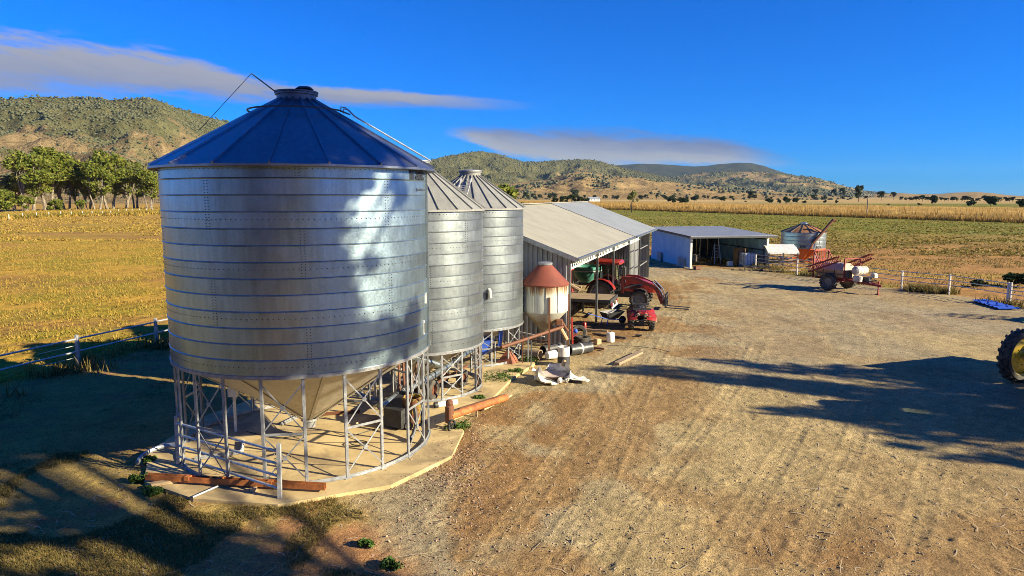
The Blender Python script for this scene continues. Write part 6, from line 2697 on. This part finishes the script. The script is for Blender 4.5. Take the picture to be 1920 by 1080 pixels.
# black poly pipes, drum, barrel
def pipe_piece(label, p0, p1, rad, mat_='pipe_black', band=False, ribs=False):
    t = thing('poly_pipe', label, 'pipe', group=None)
    p0, p1 = Vector(p0), Vector(p1)
    L = (p1 - p0).length
    Mx = Matrix.Translation(p0) @ (p1 - p0).to_track_quat('Z', 'Y').to_matrix().to_4x4()
    prof = []
    if ribs:
        n = 16
        for k in range(n + 1):
            prof.append((rad * (1 if k % 2 else .93), L * k / n))
    else:
        prof = [(rad, 0), (rad, L)]
    b = MB()
    b.lathe([(rad * .84, 0)] + prof + [(rad * .84, L)], 18, M=Mx, close=True)
    b.build('tube', M[mat_], t, 40)
    if band:
        b = MB()
        b.lathe([(rad * 1.0, L * .45), (rad * 1.06, L * .45), (rad * 1.06, L * .52), (rad, L * .52)], 18, M=Mx, close=True)
        b.build('band', M['rail'], t, 40)
    return t


pipe_piece('ribbed black pipe with a grey band lying beside the shed corner', (2.02, 23.65, .20), (2.85, 24.2, .20), .20, band=True, ribs=True)
pipe_piece('grey capped pipe lying near the foot of the small hopper silo', (.55, 23.35, .18), (.98, 23.05, .18), .17, 'timber')
pipe_piece('black pipe lying by the rusty legs of the small hopper silo', (1.1, 23.75, .17), (1.75, 24.35, .17), .17)
pipe_piece('thin black pipe lying furthest back beside the third silo', (-.1, 23.6, .12), (.6, 23.7, .12), .10)
bd = thing('barrel', 'black barrel with a white upper half standing by the white bag', 'barrel', (1.73, 22.35, 0))
b = MB()
b.lathe([(.001, .02), (.2, .02), (.21, .05), (.205, .12), (.21, .24), (.205, .31)], 18)
b.build('lower_half', M['black'], bd, 40)
b = MB()
b.lathe([(.205, .31), (.2, .45), (.205, .58), (.2, .62), (.175, .62), (.17, .56), (.001, .55)], 18)
b.build('upper_half', M['bag'], bd, 40)
bk = thing('bucket', 'white bucket tipped over among the black pipes', 'bucket', (1.35, 23.1, .16), R(35))
b = MB()
b.lathe([(.001, -.18), (.13, -.18), (.16, .18), (.15, .18), (.12, -.15)], 16, M=Matrix.Rotation(PI / 2, 4, 'Y'))
b.build('pail', M['white_plastic'], bk, 40)
b = MB()
b.path([(.16, .15 * math.cos(a), .15 * math.sin(a)) for a in np.linspace(0, PI, 8)], .008, 5)
b.build('handle', M['dark_steel'], bk)
jk = thing('hand_jack', 'upright red jack leaning on the shed corner post', 'jack', (2.26, 24.95, 0), .3)
b = MB()
b.bar((0, 0, 0), (-.05, 0, 1.15), .06)
b.box((0, 0, .02), (.22, .2, .03))
b.bar((-.02, 0, .4), (.2, 0, .55), .04)
b.build('stand', M['red'], jk)
b = MB()
b.ball((.12, .02, .62), .09, 8, 5)
b.build('handle_grip', M['blue'], jk)
# tyres and rubbish by the shed corner
for k, (x, y, z, tl, lb) in enumerate([(2.75, 25.9, .12, 0, 'old tyre lying flat by the shed corner'), (2.62, 26.25, .3, 1.1, 'old tyre leaning behind the flat one by the shed corner')]):
    b = MB()
    b.lathe([(.17, -.09), (.27, -.11), (.31, -.07), (.31, .07), (.27, .11), (.17, .09)], 20, M=Matrix.Translation((x, y, z)) @ Matrix.Rotation(tl, 4, 'X'), close=True)
    tag(b.build('old_tyre', M['rubber'], smooth=35), lb, 'tyre')
b = MB()
b.lathe([(.001, 0), (.09, 0), (.09, .3), (.06, .34), (.001, .34)], 12, M=Matrix.Translation((3.05, 28.3, 0)))
tag(b.build('extinguisher', M['red'], smooth=40), 'small red cylinder standing under the tail of the tray truck', 'cylinder')
for x, y, a, l, mm, lb in ((3.9, 26.9, 2.5, 1.5, 'dark_steel', 'dark steel bar lying on the dirt between the shed corner and the quad bike'), (3.35, 28.1, 2.8, 1.3, 'timber', 'grey board lying under the tail of the tray truck'),
                           (3.0, 24.75, 2.6, .9, 'rust', 'rusty rod lying between the ribbed black pipe and the timber block'), (5.1, 27.0, 2.9, .25, 'black', 'small dark offcut lying in front of the quad bike')):
    b = MB()
    b.bar((x - math.cos(a) * l / 2, y - math.sin(a) * l / 2, .05), (x + math.cos(a) * l / 2, y + math.sin(a) * l / 2, .05), .10, .06)
    tag(b.build('metal_bar', M[mm]), lb, 'bar')
wd = thing('white_drum', 'white plastic drum standing alone on the dirt in front of the quad bike', 'drum', (3.82, 25.98, 0))
b = MB()
b.lathe([(.001, 0), (.14, .0), (.16, .03), (.16, .33), (.14, .37), (.05, .38), (.05, .40), (.001, .40)], 18)
b.build('body', M['white_plastic'], wd, 40)
b = MB()
b.lathe([(.001, .43), (.035, .43), (.04, .38)], 10)
b.build('lid', M['black'], wd, 40)
b = MB()
b.cbox((3.28, 25.6, .10), (.22, .20, .20), .02, rz=.5)
tag(b.build('timber_block', M['timber_new']), 'square pale timber block on the dirt before the white drum', 'block')
b = MB()
b.bar((3.5, 22.3, .05), (4.62, 24.0, .05), .20, .08)
tag(b.build('timber_plank', M['timber']), 'lone weathered plank lying out on the open yard', 'plank')
wbw = thing('wheelbarrow', 'dark wheelbarrow standing under the tail of the tray truck', 'wheelbarrow', (4.35, 29.55, 0), R(25))
b = MB()
vs = [(-.3, -.2, .30), (.25, -.18, .30), (.25, .18, .30), (-.3, .2, .30), (-.42, -.34, .58), (.52, -.32, .62), (.52, .32, .62), (-.42, .34, .58)]
b.add(vs, [(0, 3, 2, 1), (0, 1, 5, 4), (1, 2, 6, 5), (2, 3, 7, 6), (3, 0, 4, 7)])
b.build('tray', M['dark_steel'], wbw)
b = MB()
for sy in (-1, 1):
    b.path([(.62, sy * .06, .18), (-.2, sy * .2, .28), (-1.0, sy * .3, .52)], .018, 6)
    b.bar((-.3, sy * .22, .28), (-.38, sy * .24, .0), .03)
b.build('frame', M['blue'], wbw)
wheel(wbw, (.60, 0, .18), .18, .09, M['dark_steel'], 0, rim_frac=.5, lug_h=.01)

# torn bulk bag
bg_ = thing('bulk_bag', 'torn open white bulk bag slumped on the dirt by the barrel', 'bag', (1.25, 20.35, 0), .3)
n = 26
vs, fs = [], []
r = random.Random(8)
rows = [(.30, .02), (.50, .03), (.56, .10), (.53, .20), (.50, .29), (.54, .36)]
for j, (rad, z) in enumerate(rows):
    for k in range(n):
        a = 2 * PI * k / n
        f = 1 + .14 * math.sin(3 * a + j) + .08 * math.sin(7 * a + 2 * j) + r.uniform(-.05, .05)
        hgt = z * (1 + (.38 * math.sin(a * 2 + .6) + .22 * math.sin(5 * a + 1) + .12 * math.sin(9 * a)) * (j / 5)) * (.45 if (j > 2 and -2.6 < ((a + PI) % (2 * PI)) - PI < -.7) else 1)
        vs.append((rad * f * math.cos(a) * 1.08, rad * f * math.sin(a) * .9, max(.015, hgt)))
for j in range(len(rows) - 1):
    for k in range(n):
        fs.append((j * n + k, j * n + (k + 1) % n, (j + 1) * n + (k + 1) % n, (j + 1) * n + k))
b = MB()
b.add(vs, fs)
b.build('shell', M['bag'], bg_, 60)
b = MB()
b.lathe([(.001, .14), (.25, .12), (.42, .22)], 16)
b.build('lining', M['bag_in'], bg_, 60)
for a, l in ((.5, .62), (-.4, .85), (-1.5, .55)):
    b = MB()
    c_, s_ = math.cos(a), math.sin(a)
    pts_ = [(.45 * c_, .42 * s_, .4 if a > 0 else .1), (.55 * c_, .5 * s_, .52 if a > 0 else .16), (l * c_, l * s_, .5 if a > 0 else .08)]
    b.path(pts_, [.06, .08, .02], 6)
    b.build('strap', M['timber_new'] if a > 0 else M['bag'], bg_, True)
b = MB()
rows = []
for i in range(7):
    for j in range(5):
        x = .25 + .75 * i / 6
        y = -.55 + .55 * j / 4 + .12 * math.sin(i)
        rows.append((x, y, .04 + .13 * abs(math.sin(i * 1.3 + j * .9)) * (1 - .1 * i)))
b.add(rows, [(i * 5 + j, (i + 1) * 5 + j, (i + 1) * 5 + j + 1, i * 5 + j + 1) for i in range(6) for j in range(4)])
b.build('flap', M['bag'], bg_, 60)

# weeds
def weed(x, y, s, label, seed):
    rr = random.Random(seed)
    cs = [(rr.uniform(-.35, .35) * s, rr.uniform(-.25, .25) * s, .10 * s) for _ in range(7)]
    me = leaf_mesh('weed', cs, [s * .22] * 7, 90, .028, M['weed'], seed, .7)
    o = thing('weed', label, 'plant', (x, y, .02), 0, 'green weeds round the slab')
    link('foliage', me, o)


weed(-.42, 20.4, 1.0, 'largest green weed clump, on the dirt by the middle silo', 1)
weed(-1.32, 15.95, .62, 'green weed at the pulley end of the rust orange auger', 2)
weed(-6.85, 12.35, .4, 'green weed at the front corner of the slab by the rust orange channel', 3)
weed(-7.4, 12.95, .4, 'green weed at the corner of the slab under the bent pipe', 4)
weed(.1, 21.25, .5, 'small green weed beside the legs of the third silo', 5)
weed(.62, 22.6, .75, 'low green weed in front of the grey capped pipe', 6)
weed(-.85, 18.4, .4, 'small green weed at the foot of the yellowish stake', 7)
weed(-1.85, 9.75, .32, 'green weed at the edge of the rough lawn', 8)
weed(-2.35, 10.4, .26, 'smaller green weed further back on the edge of the rough lawn', 9)
weed(-7.75, 13.9, .35, 'tiny weed by the shaded side of the slab', 10)

# ------------------------------------------------------------------ white shed contents and clutter beside it
ib = thing('ibc_tank', 'caged white bulk liquid tank at the mouth of the open shed', 'tank', (19.0, 54.9, 0), R(10))
b = MB()
b.cbox((0, 0, .62), (.96, .96, .92), .08)
b.build('bottle', M['ibc'], ib)
b = MB()
for k in range(5):
    q = -.5 + k * .25
    for sg in (-1, 1):
        b.bar((q, sg * .5, .14), (q, sg * .5, 1.1), .022)
        b.bar((sg * .5, q, .14), (sg * .5, q, 1.1), .022)
for z in (.14, .46, .78, 1.1):
    for sg in (-1, 1):
        b.bar((-.5, sg * .5, z), (.5, sg * .5, z), .022)
        b.bar((sg * .5, -.5, z), (sg * .5, .5, z), .022)
b.build('cage', M['leg'], ib)
b = MB()
b.box((0, 0, .06), (1.05, 1.05, .12))
b.build('pallet', M['blue'], ib)
b = MB()
b.cbox((18.85, 56.2, 1.05), (.9, .7, .6), .02, rz=.2)
b.box((18.85, 56.2, .38), (.9, .7, .74), rz=.2)
tag(b.build('carton', M['cardboard']), 'brown carton standing behind the caged white tank', 'box')
bt = thing('work_bench', 'dark bench at the right wall of the open shed beside the caged tank', 'bench', (20.0, 56.0, 0), R(10))
b = MB()
b.box((0, 0, .8), (.6, 1.8, .05))
b.build('top', M['timber'], bt)
for x, y in ((-.26, -.85), (.26, -.85), (.26, .85), (-.26, .85)):
    b = MB()
    b.bar((x, y, 0), (x, y, .78), .06)
    b.build('leg', M['dark_steel'], bt)
ldr = thing('step_ladder', 'pale step ladder standing in the dark of the open shed', 'ladder', (17.1, 57.0, 0), R(10))
b = MB()
for x in (-.28, .28):
    b.bar((x, -.3, 0), (x * .7, 0, 1.7), .06)
    b.bar((x, .4, 0), (x * .7, .02, 1.68), .04)
b.build('rails', M['leg'], ldr)
for k in range(6):
    z = .25 + k * .26
    b = MB()
    b.box((0, -.3 + .3 * z / 1.7, z), (.5, .09, .03))
    b.build('tread', M['leg'], ldr)
b = MB()
b.cbox((17.75, 55.4, .18), (.45, .35, .36), .05, rz=.2)
tag(b.build('plastic_tub', M['white_plastic']), 'small white tub on the floor at the mouth of the open shed', 'tub')
for k, (x, y, wd_, h_, lb) in enumerate(((15.7, 59.3, 1.3, .6, 'low pale stack of bags at the back of the open shed'), (15.2, 60.0, 1.0, 1.15, 'taller dim stack behind the low bags in the open shed'))):
    b = MB()
    for i in range(int(h_ / .15)):
        b.cbox((x + .05 * ((i * 7) % 3 - 1), y, .08 + i * .15), (wd_, .7, .15), .06, rz=.17)
    tag(b.build('bag_stack', M['bag_in']), lb, 'bags')
cv = thing('covered_rack', 'timber rack with a long pale cover beside the white shed', 'rack', (21.25, 53.9, 0), R(-4))
b = MB()
vs = []
for x in (-1.2, 1.2):
    for y, z in ((-.75, 1.12), (-.7, 1.3), (.0, 1.62), (.7, 1.8), (.75, 1.4)):
        vs.append((x, y, z))
b.add(vs, [(k, k + 1, k + 6, k + 5) for k in range(4)])
b.build('cover', M['white'], cv)
for z in (.35, .62, .9):
    for y in (-.55, -.3, 0, .3):
        b = MB()
        b.box((0, y, z), (2.3, .22, .05))
        b.build('plank', M['timber'] if y < 0 and z > .5 else M['timber_new'], cv)
for x in (-1.1, 0, 1.1):
    b = MB()
    b.bar((x, -.72, 0), (x, -.72, 1.2), .07)
    b.bar((x, .72, 0), (x, .72, 1.75), .07)
    for z in (.31, .58, .86):
        b.bar((x, -.72, z), (x, .72, z), .05)
    b.build('rack_frame', M['dark_steel'], cv)
for i, (x, y, a, l, mm, lb) in enumerate([(20.2, 50.9, -.35, 2.6, 'timber_new', 'pale board lying flat before the open shed, the nearest of three'), (19.7, 51.5, -.3, 2.2, 'timber', 'grey board lying flat beside the pale ones before the open shed'),
                                          (20.6, 51.6, -.42, 2.4, 'timber_new', 'pale board lying flat before the open shed, nearest the fence')]):
    b = MB()
    b.bar((x - math.cos(a) * l / 2, y - math.sin(a) * l / 2, .07), (x + math.cos(a) * l / 2, y + math.sin(a) * l / 2, .07), .5, .06)
    tag(b.build('flat_board', M[mm]), lb, 'board')
tr = thing('tool_frame', 'low dark steel frame on the ground at the mouth of the open shed', 'frame', (18.6, 51.8, 0), R(-10))
b = MB()
b.bar((-1.0, -.35, .3), (1.0, -.35, .3), .08)
b.bar((-1.0, .35, .3), (1.0, .35, .3), .08)
for x in (-.9, -.3, .3, .9):
    b.bar((x, -.4, .3), (x, .4, .3), .07)
    b.bar((x, 0, .3), (x + .12, 0, 0), .05)
b.build('beam', M['dark_steel'], tr)
b = MB()
b.box((14.35, 52.6, .12), (.5, .35, .24), rz=.4)
tag(b.build('brick_pile', M['rust']), 'small reddish heap at the foot of the front post of the white shed', 'rubble')

# ------------------------------------------------------------------ fences
def fence_run(name, label, posts, rails, rail_r=.025, post_w=.09, post_h=1.15, mat_post='bag', mat_rail='rail'):
    t = thing(name, label, 'fence')
    for x, y in posts:
        b = MB()
        b.cbox((0, 0, post_h / 2 - .05), (post_w, post_w, post_h + .1), .012)
        b.build('post', M[mat_post], t, loc=(x, y, 0))
    for (p0, p1) in zip(posts[:-1], posts[1:]):
        for z in rails:
            b = MB()
            b.tube((p0[0], p0[1], z), (p1[0], p1[1], z - .01), rail_r, 6)
            b.build('rail', M[mat_rail], t)
    return t


fence_run('pipe_fence', 'white posted pipe rail fence behind the boom sprayer', [(19.0, 53.0), (20.53, 48.89), (22.05, 44.9), (23.57, 40.95), (25.15, 38.91), (25.95, 35.37)], (.55, .82, 1.1), .022)
fence_run('pipe_fence', 'close railed corner panel at the end of the right fence', [(26.05, 35.30), (26.75, 33.6), (27.9, 31.0)], (.3, .52, .74, .96), .02)
fence_run('pipe_fence', 'grey two rail fence between the paddock and the silos', [(-16.9, 14.5), (-15.6, 18.4), (-14.43, 22.2), (-13.42, 25.3), (-12.2, 29.0), (-10.9, 33.0), (-9.3, 38.0)], (.50, .92), .03, .10, 1.05, 'rail', 'rail')
# two wires drawn only along their sunlit stretch, the brightness painted in white
b = MB()
for z in (.30, .70):
    b.tube((-14.85, 20.9, z), (-14.43, 22.2, z), .010, 5)
tag(b.build('fence_wire', M['white']), 'two thin wires of the grey fence drawn white along their sunlit stretch', 'wire')
# boundary posts far across the paddock
bp = MB()
bp.cbox((0, 0, .62), (.16, .16, 1.35), .03)
bpm = bp.mesh('boundary_post', M['white'])
for i, (u, v) in enumerate([(17, 412), (43, 409), (69, 407.5), (92, 406.5), (114, 405.5), (134, 405), (155, 404), (173, 404), (192, 403.5), (208, 403), (223, 400), (238, 399.5), (248, 399), (262, 398.5), (275, 398), (287, 397.5), (-8, 415), (-35, 418)]):
    x, y = ground_pt(u, v)
    o = link('boundary_post', bpm, None, (x, y, 0), (0, 0, .3))
    tag(o, 'short white post in the line across the far side of the golden paddock', 'post', 'white boundary posts across the paddock')

# ------------------------------------------------------------------ power poles
def power_pole(label, x, y, h, arm=True):
    t = thing('power_pole', label, 'power pole', (x, y, 0), .3)
    b = MB()
    b.path([(0, 0, -.3), (0, 0, h)], [.17, .11], 10)
    b.build('pole', M['bark'], t, True)
    if arm:
        b = MB()
        b.bar((-1.1, 0, h - .5), (1.1, 0, h - .5), .10, .12)
        b.build('cross_arm', M['timber'], t)
        for q in (-1, -.4, .4, 1):
            b = MB()
            b.lathe([(.03, h - .44), (.07, h - .36), (.05, h - .28), (.001, h - .25)], 8, M=Matrix.Translation((q, 0, 0)))
            b.build('insulator', M['white'], t)
    return t


x, y = ground_pt(1625, 408)
power_pole('slim power pole standing in front of the ripe crop on the right', x, y, 6.4)
x, y = ground_pt(150, 393)
power_pole('pale power pole standing before the gum grove', x, y, 9.3, False)

# farm house far out on the plain
a = azel(1112, 374)[0]
hx, hy = 820 * math.sin(a), 820 * math.cos(a)
fh = thing('farm_house', 'tiny white farm building far off beyond the shed roof', 'house', (hx, hy, -.3), .4)
b = MB()
b.box((0, 0, 1.5), (14, 8, 3))
b.build('wall', M['white'], fh)
b = MB()
b.add([(-7.6, -4.6, 2.9), (7.6, -4.6, 2.9), (7.6, 4.6, 2.9), (-7.6, 4.6, 2.9), (-7.6, 0, 5), (7.6, 0, 5)], [(0, 1, 5, 4), (2, 3, 4, 5), (0, 4, 3), (1, 2, 5)])
b.build('roof', M['roof_blue'], fh)
for q in (-4.5, 0, 4.5):
    b = MB()
    b.box((q, -4.03, 1.6), (1.8, .06, 1.3))
    b.build('window', M['glass'], fh)

# blue sheet, dark stump by the right fence
b = MB()
vs, fs = [], []
P0, P1, P2, P3 = Vector((24.7, 36.3, .08)), Vector((25.5, 36.4, .10)), Vector((25.2, 33.4, .08)), Vector((24.2, 33.5, .06))
n = 14
for i in range(n + 1):
    for j, (a, c) in enumerate(((P0, P3), (P1, P2))):
        q = a.lerp(c, i / n)
        vs.append((q.x, q.y, q.z + (.05 if i % 2 else 0)))
vs += [(v[0], v[1], v[2] - .03) for v in vs]
m_ = 2 * (n + 1)
fs = [(2 * i, 2 * i + 1, 2 * i + 3, 2 * i + 2) for i in range(n)] + [(m_ + 2 * i, m_ + 2 * i + 2, m_ + 2 * i + 3, m_ + 2 * i + 1) for i in range(n)]
fs += [(2 * i, 2 * i + 2, m_ + 2 * i + 2, m_ + 2 * i) for i in range(n)] + [(2 * i + 1, m_ + 2 * i + 1, m_ + 2 * i + 3, 2 * i + 3) for i in range(n)]
b.add(vs, fs)
tag(b.build('roofing_sheet', M['blue']), 'bright blue corrugated sheet lying on the ground by the corner of the right fence', 'sheet')
for i, (u, v, s_, lb) in enumerate(((1905, 537, 2.0, 'dark heap of brush beyond the corner of the right fence'), (1835, 538, 1.2, 'grey green thistle bush behind the right fence'))):
    x, y = ground_pt(u, v)
    o = plant_tree('brush_heap' if i == 0 else 'thistle_bush', BUSH[i], (x, y, 0), (s_ * .17, s_ * .17, s_ * .12), i, lb, None, 'bush')

# ------------------------------------------------------------------ farm cart at the right edge; things outside the frame that cast the shadows seen in it
def big_tractor(label, loc, az, name='tractor'):
    return tractor(label, loc, az, 'jdgreen', M['yellow'], 1.18, False, name)


gc = thing('grain_cart', 'farm cart with yellow rimmed lugged wheels standing at the right edge of the picture', 'cart', (15.78, 19.4, 0), hd(71))
for sy in (-1, 1):
    wheel(gc, (0, sy * .95, .80), (.82), .34, M['yellow'], 20, lug_h=.04, rim_frac=.72)
b = MB()
b.bar((0, -.8, .8), (0, .8, .8), .18)
b.bar((0, -.45, .75), (4.6, -.45, .75), .14, .2)
b.bar((0, .45, .75), (4.6, .45, .75), .14, .2)
b.bar((4.6, -.45, .72), (5.8, 0, .55), .12)
b.bar((4.6, .45, .72), (5.8, 0, .55), .12)
b.build('chassis', M['jdgreen'], gc)
b = MB()
vs = [(2.0, -.6, .95), (4.2, -.6, .95), (4.2, .6, .95), (1.2, .6, .95), (1.75, -1.15, 1.75), (4.6, -1.15, 1.75), (4.6, 1.35, 1.75), (.5, 1.35, 1.75)]
b.add(vs, [(0, 3, 2, 1), (0, 1, 5, 4), (1, 2, 6, 5), (2, 3, 7, 6), (3, 0, 4, 7)])
b.add([(1.8, -1.1, 1.7), (4.55, -1.1, 1.7), (4.55, 1.3, 1.7), (.55, 1.3, 1.7), (2.9, .1, 2.1)], [(0, 1, 4), (1, 2, 4), (2, 3, 4), (3, 0, 4)])
b.build('hopper', M['jdgreen'], gc)  # unseen hopper, skewed to throw the sharp yard shadow but leave the wheel sunlit
b = MB()
b.bar((.15, -.98, 1.70), (.75, -.98, 1.64), .36, .04)
b.bar((.3, -.7, .8), (.5, -.95, 1.64), .06)
b.build('mudguard', pmat('dark_blue_guard', (.02, .03, .12), .5), gc)
tractor('unseen green tractor added outside the picture for its shadow on the yard', (15.3, 15.35), 98, 'jdgreen', M['yellow'], 1.18)  # added out of view so its cab corner casts the second yard shadow

SV = np.array(SUNV)


def shade_tree(label, trunk_xy, targets, seed, n_leaf=230, leaf=.20, kind='leaf'):
    """a gum whose leaf clumps stand where the sun throws them on the given points (point, distance along the ray, radius)"""
    r = random.Random(seed)
    t = thing('gum_tree', label, 'tree', (trunk_xy[0], trunk_xy[1], 0), 0, 'gum trees on the east side of the yard, outside the picture')
    cs, rd = [], []
    for (px, py, pz), d, rad in targets:
        q = np.array([px, py, pz]) + SV * d
        cs.append((q[0] - trunk_xy[0], q[1] - trunk_xy[1], q[2]))
        rd.append(rad)
    C = np.array(cs)
    zf = max(2.5, C[:, 2].min() * .62)
    mb = MB()
    mid = (C[:, 0].mean() * .08, C[:, 1].mean() * .08, zf)
    mb.path([(0, 0, -.2), (0, 0, .3), (mid[0] * .3, mid[1] * .3, zf * .5), mid], [.34, .28, .23, .18], 9)
    for c, rad in zip(cs, rd):
        h = [mid[k] * .45 + c[k] * .55 for k in range(3)]
        h[2] += r.uniform(-.3, .5)
        mb.path([mid, h, c], [.09, .06, .02], 6)
        for k in range(4):
            d = Vector((r.gauss(0, 1), r.gauss(0, 1), r.gauss(0, .7))).normalized() * rad * .9
            mb.path([Vector(h) * .4 + Vector(c) * .6, Vector(c) + d * .5, Vector(c) + d], [.03, .02, .006], 4)
    link('trunk', mb.mesh('trunk', M['bark'], True), t)
    link('crown', leaf_mesh('crown', cs, rd, n_leaf, leaf, M[kind], seed, .85), t)
    return t


def wall_pt(az, z, C=C1, rad=2.8):
    a = R(90 - az)
    return (C[0] + rad * math.cos(a), C[1] + rad * math.sin(a), z)


# crowns over the big silo (left two thirds of its wall, most of its roof) and over the rough lawn in front
T1 = [(wall_pt(az, z), d, rad) for az, z, d, rad in (
    (195, 5.6, 22, 1.0), (188, 4.3, 21, 1.1), (182, 3.0, 20, 1.1), (174, 5.3, 23, .75), (171, 3.7, 21, .8), (164, 2.9, 20.5, .7), (164, 4.6, 22, .42),
    (155, 3.5, 21, .42), (147, 2.7, 20, .5), (130, 2.9, 21, .4), (116, 2.7, 20, .45), (174, 6.3, 23, .6), (150, 5.6, 22, .3), (140, 5.9, 22, .35), (120, 5.7, 22, .3), (110, 3.2, 21, .3), (136, 4.3, 22, .22))]
T1 += [((x, y, z), d, rad) for x, y, z, d, rad in (
    (-4.7, 13.6, 6.7, 24, 1.2), (-5.8, 14.2, 6.8, 24, 1.2), (-4.0, 13.9, 6.8, 23, .7), (-4.7, 15.3, 7.6, 24, .9), (-2.5, 14.4, 6.6, 23, .45), (-3.5, 15.0, 7.2, 23, .40), (-3.0, 13.7, 6.5, 23, .5), (-6.6, 15.4, 6.6, 24, 1.0), (-6.8, 14.0, 6.5, 24, 1.0), (-7.1, 14.9, 6.5, 25, .9))]
shade_tree('tall spreading gum outside the picture whose shade falls on the largest silo', (15.6, .4), T1, 301, 300, .15)
T2 = []
r = random.Random(77)
for k in range(26):
    L_ = r.uniform(5.6, 8.75)
    x = r.uniform(-11.5, -1.6)
    if x > -3.4 and L_ > 8.3:
        continue
    T2.append(((x, L_ - .364 * x, 0), r.uniform(19, 24), r.uniform(.35, .72)))
shade_tree('gum outside the picture whose shade falls on the rough lawn', (12.6, .6), T2, 302, 150, .13)
# crown throwing the long soft shade across the yard
def G(u, v):
    return ground_pt(u, v)
T3 = []
for u, v, d, rad in ((1180, 695, 26, .55), (1290, 705, 27, .7), (1400, 712, 26, .9), (1500, 720, 27, .9), (1480, 690, 28, .7), (1600, 735, 26, 1.0), (1700, 745, 26, 1.1), (1820, 760, 26, 1.2), (1380, 680, 28, .5),
                     (1640, 700, 27, .9), (1760, 720, 26, 1.0), (1880, 735, 25, 1.1), (1900, 800, 24, 1.1), (1780, 810, 24, .9), (1860, 850, 23, .8), (1560, 775, 25, .6), (1460, 770, 25, .4), (1680, 790, 25, .9), (1960, 780, 24, 1.3), (1240, 690, 26, .45)):
    x, y = G(u, v)
    T3.append(((x, y, 0), d, rad))
shade_tree('gum outside the picture whose long shade crosses the open yard', (33.5, 7.5), T3, 303, 150, .2)

# gums standing behind the viewpoint; the big silo mirrors them
r = random.Random(55)
for i in range(9):
    x = -30 + 4.6 * i + r.uniform(-1, 1)
    y = -13 - (i * 7 % 4) * 4 + r.uniform(-1.5, 1.5)
    plant_tree('gum_tree', (GUM + LUSH)[i % 6], (x, y, 0), r.uniform(.62, .85) * (1.5 if i % 6 > 3 else 1), r.random() * 6, 'gum of the row standing outside the picture behind the viewpoint',
               'gum row outside the picture behind the viewpoint')

# unseen implement added outside the right edge to cast the pronged shadow
im2 = thing('shadow_implement', 'unseen red implement shaped outside the picture to cast the pronged shadow', 'farm machine', (27.7, 29.3, 0), R(20))
b = MB()
b.box((0, 0, 1.2), (2.0, 1.0, 1.1))
b.bar((-1.2, -.5, .6), (1.6, -.5, .6), .12)
b.bar((-1.2, .5, .6), (1.6, .5, .6), .12)
b.build('frame', M['red_old'], im2)
for k in range(4):
    b = MB()
    b.path([(-.9 + .5 * k, .3, 1.6), (-1.1 + .5 * k, .6, 2.3), (-1.0 + .5 * k, .8, 2.9)], .08, 6)
    b.build('arm', M['red_old'], im2)
for sy in (-1, 1):
    wheel(im2, (0, sy * .8, .5), .5, .3, M['grey_rim'], 14)
b = MB()
b.bar((-2.0, -3.4, .5), (-.3, -.4, 1.6), .10)
b.build('shadow_beam', M['red_old'], im2)  # beam added for the thin straight shadow

# ------------------------------------------------------------------ the air between here and the hills
hz = MB()
hz.box((0, 0, 238.5), (23200, 23200, 484))
m_, t_, b_ = _base('valley_haze')
m_.node_tree.nodes.remove(b_)
pv = t_.n('ShaderNodeVolumePrincipled')
pv.inputs['Color'].default_value = (.45, .68, 1, 1)
pv.inputs['Density'].default_value = HAZE
pv.inputs['Anisotropy'].default_value = 0.0
t_.link(pv.outputs[0], [q for q in m_.node_tree.nodes if q.type == 'OUTPUT_MATERIAL'][0].inputs['Volume'])
tag(hz.build('haze', m_), kind='stuff')
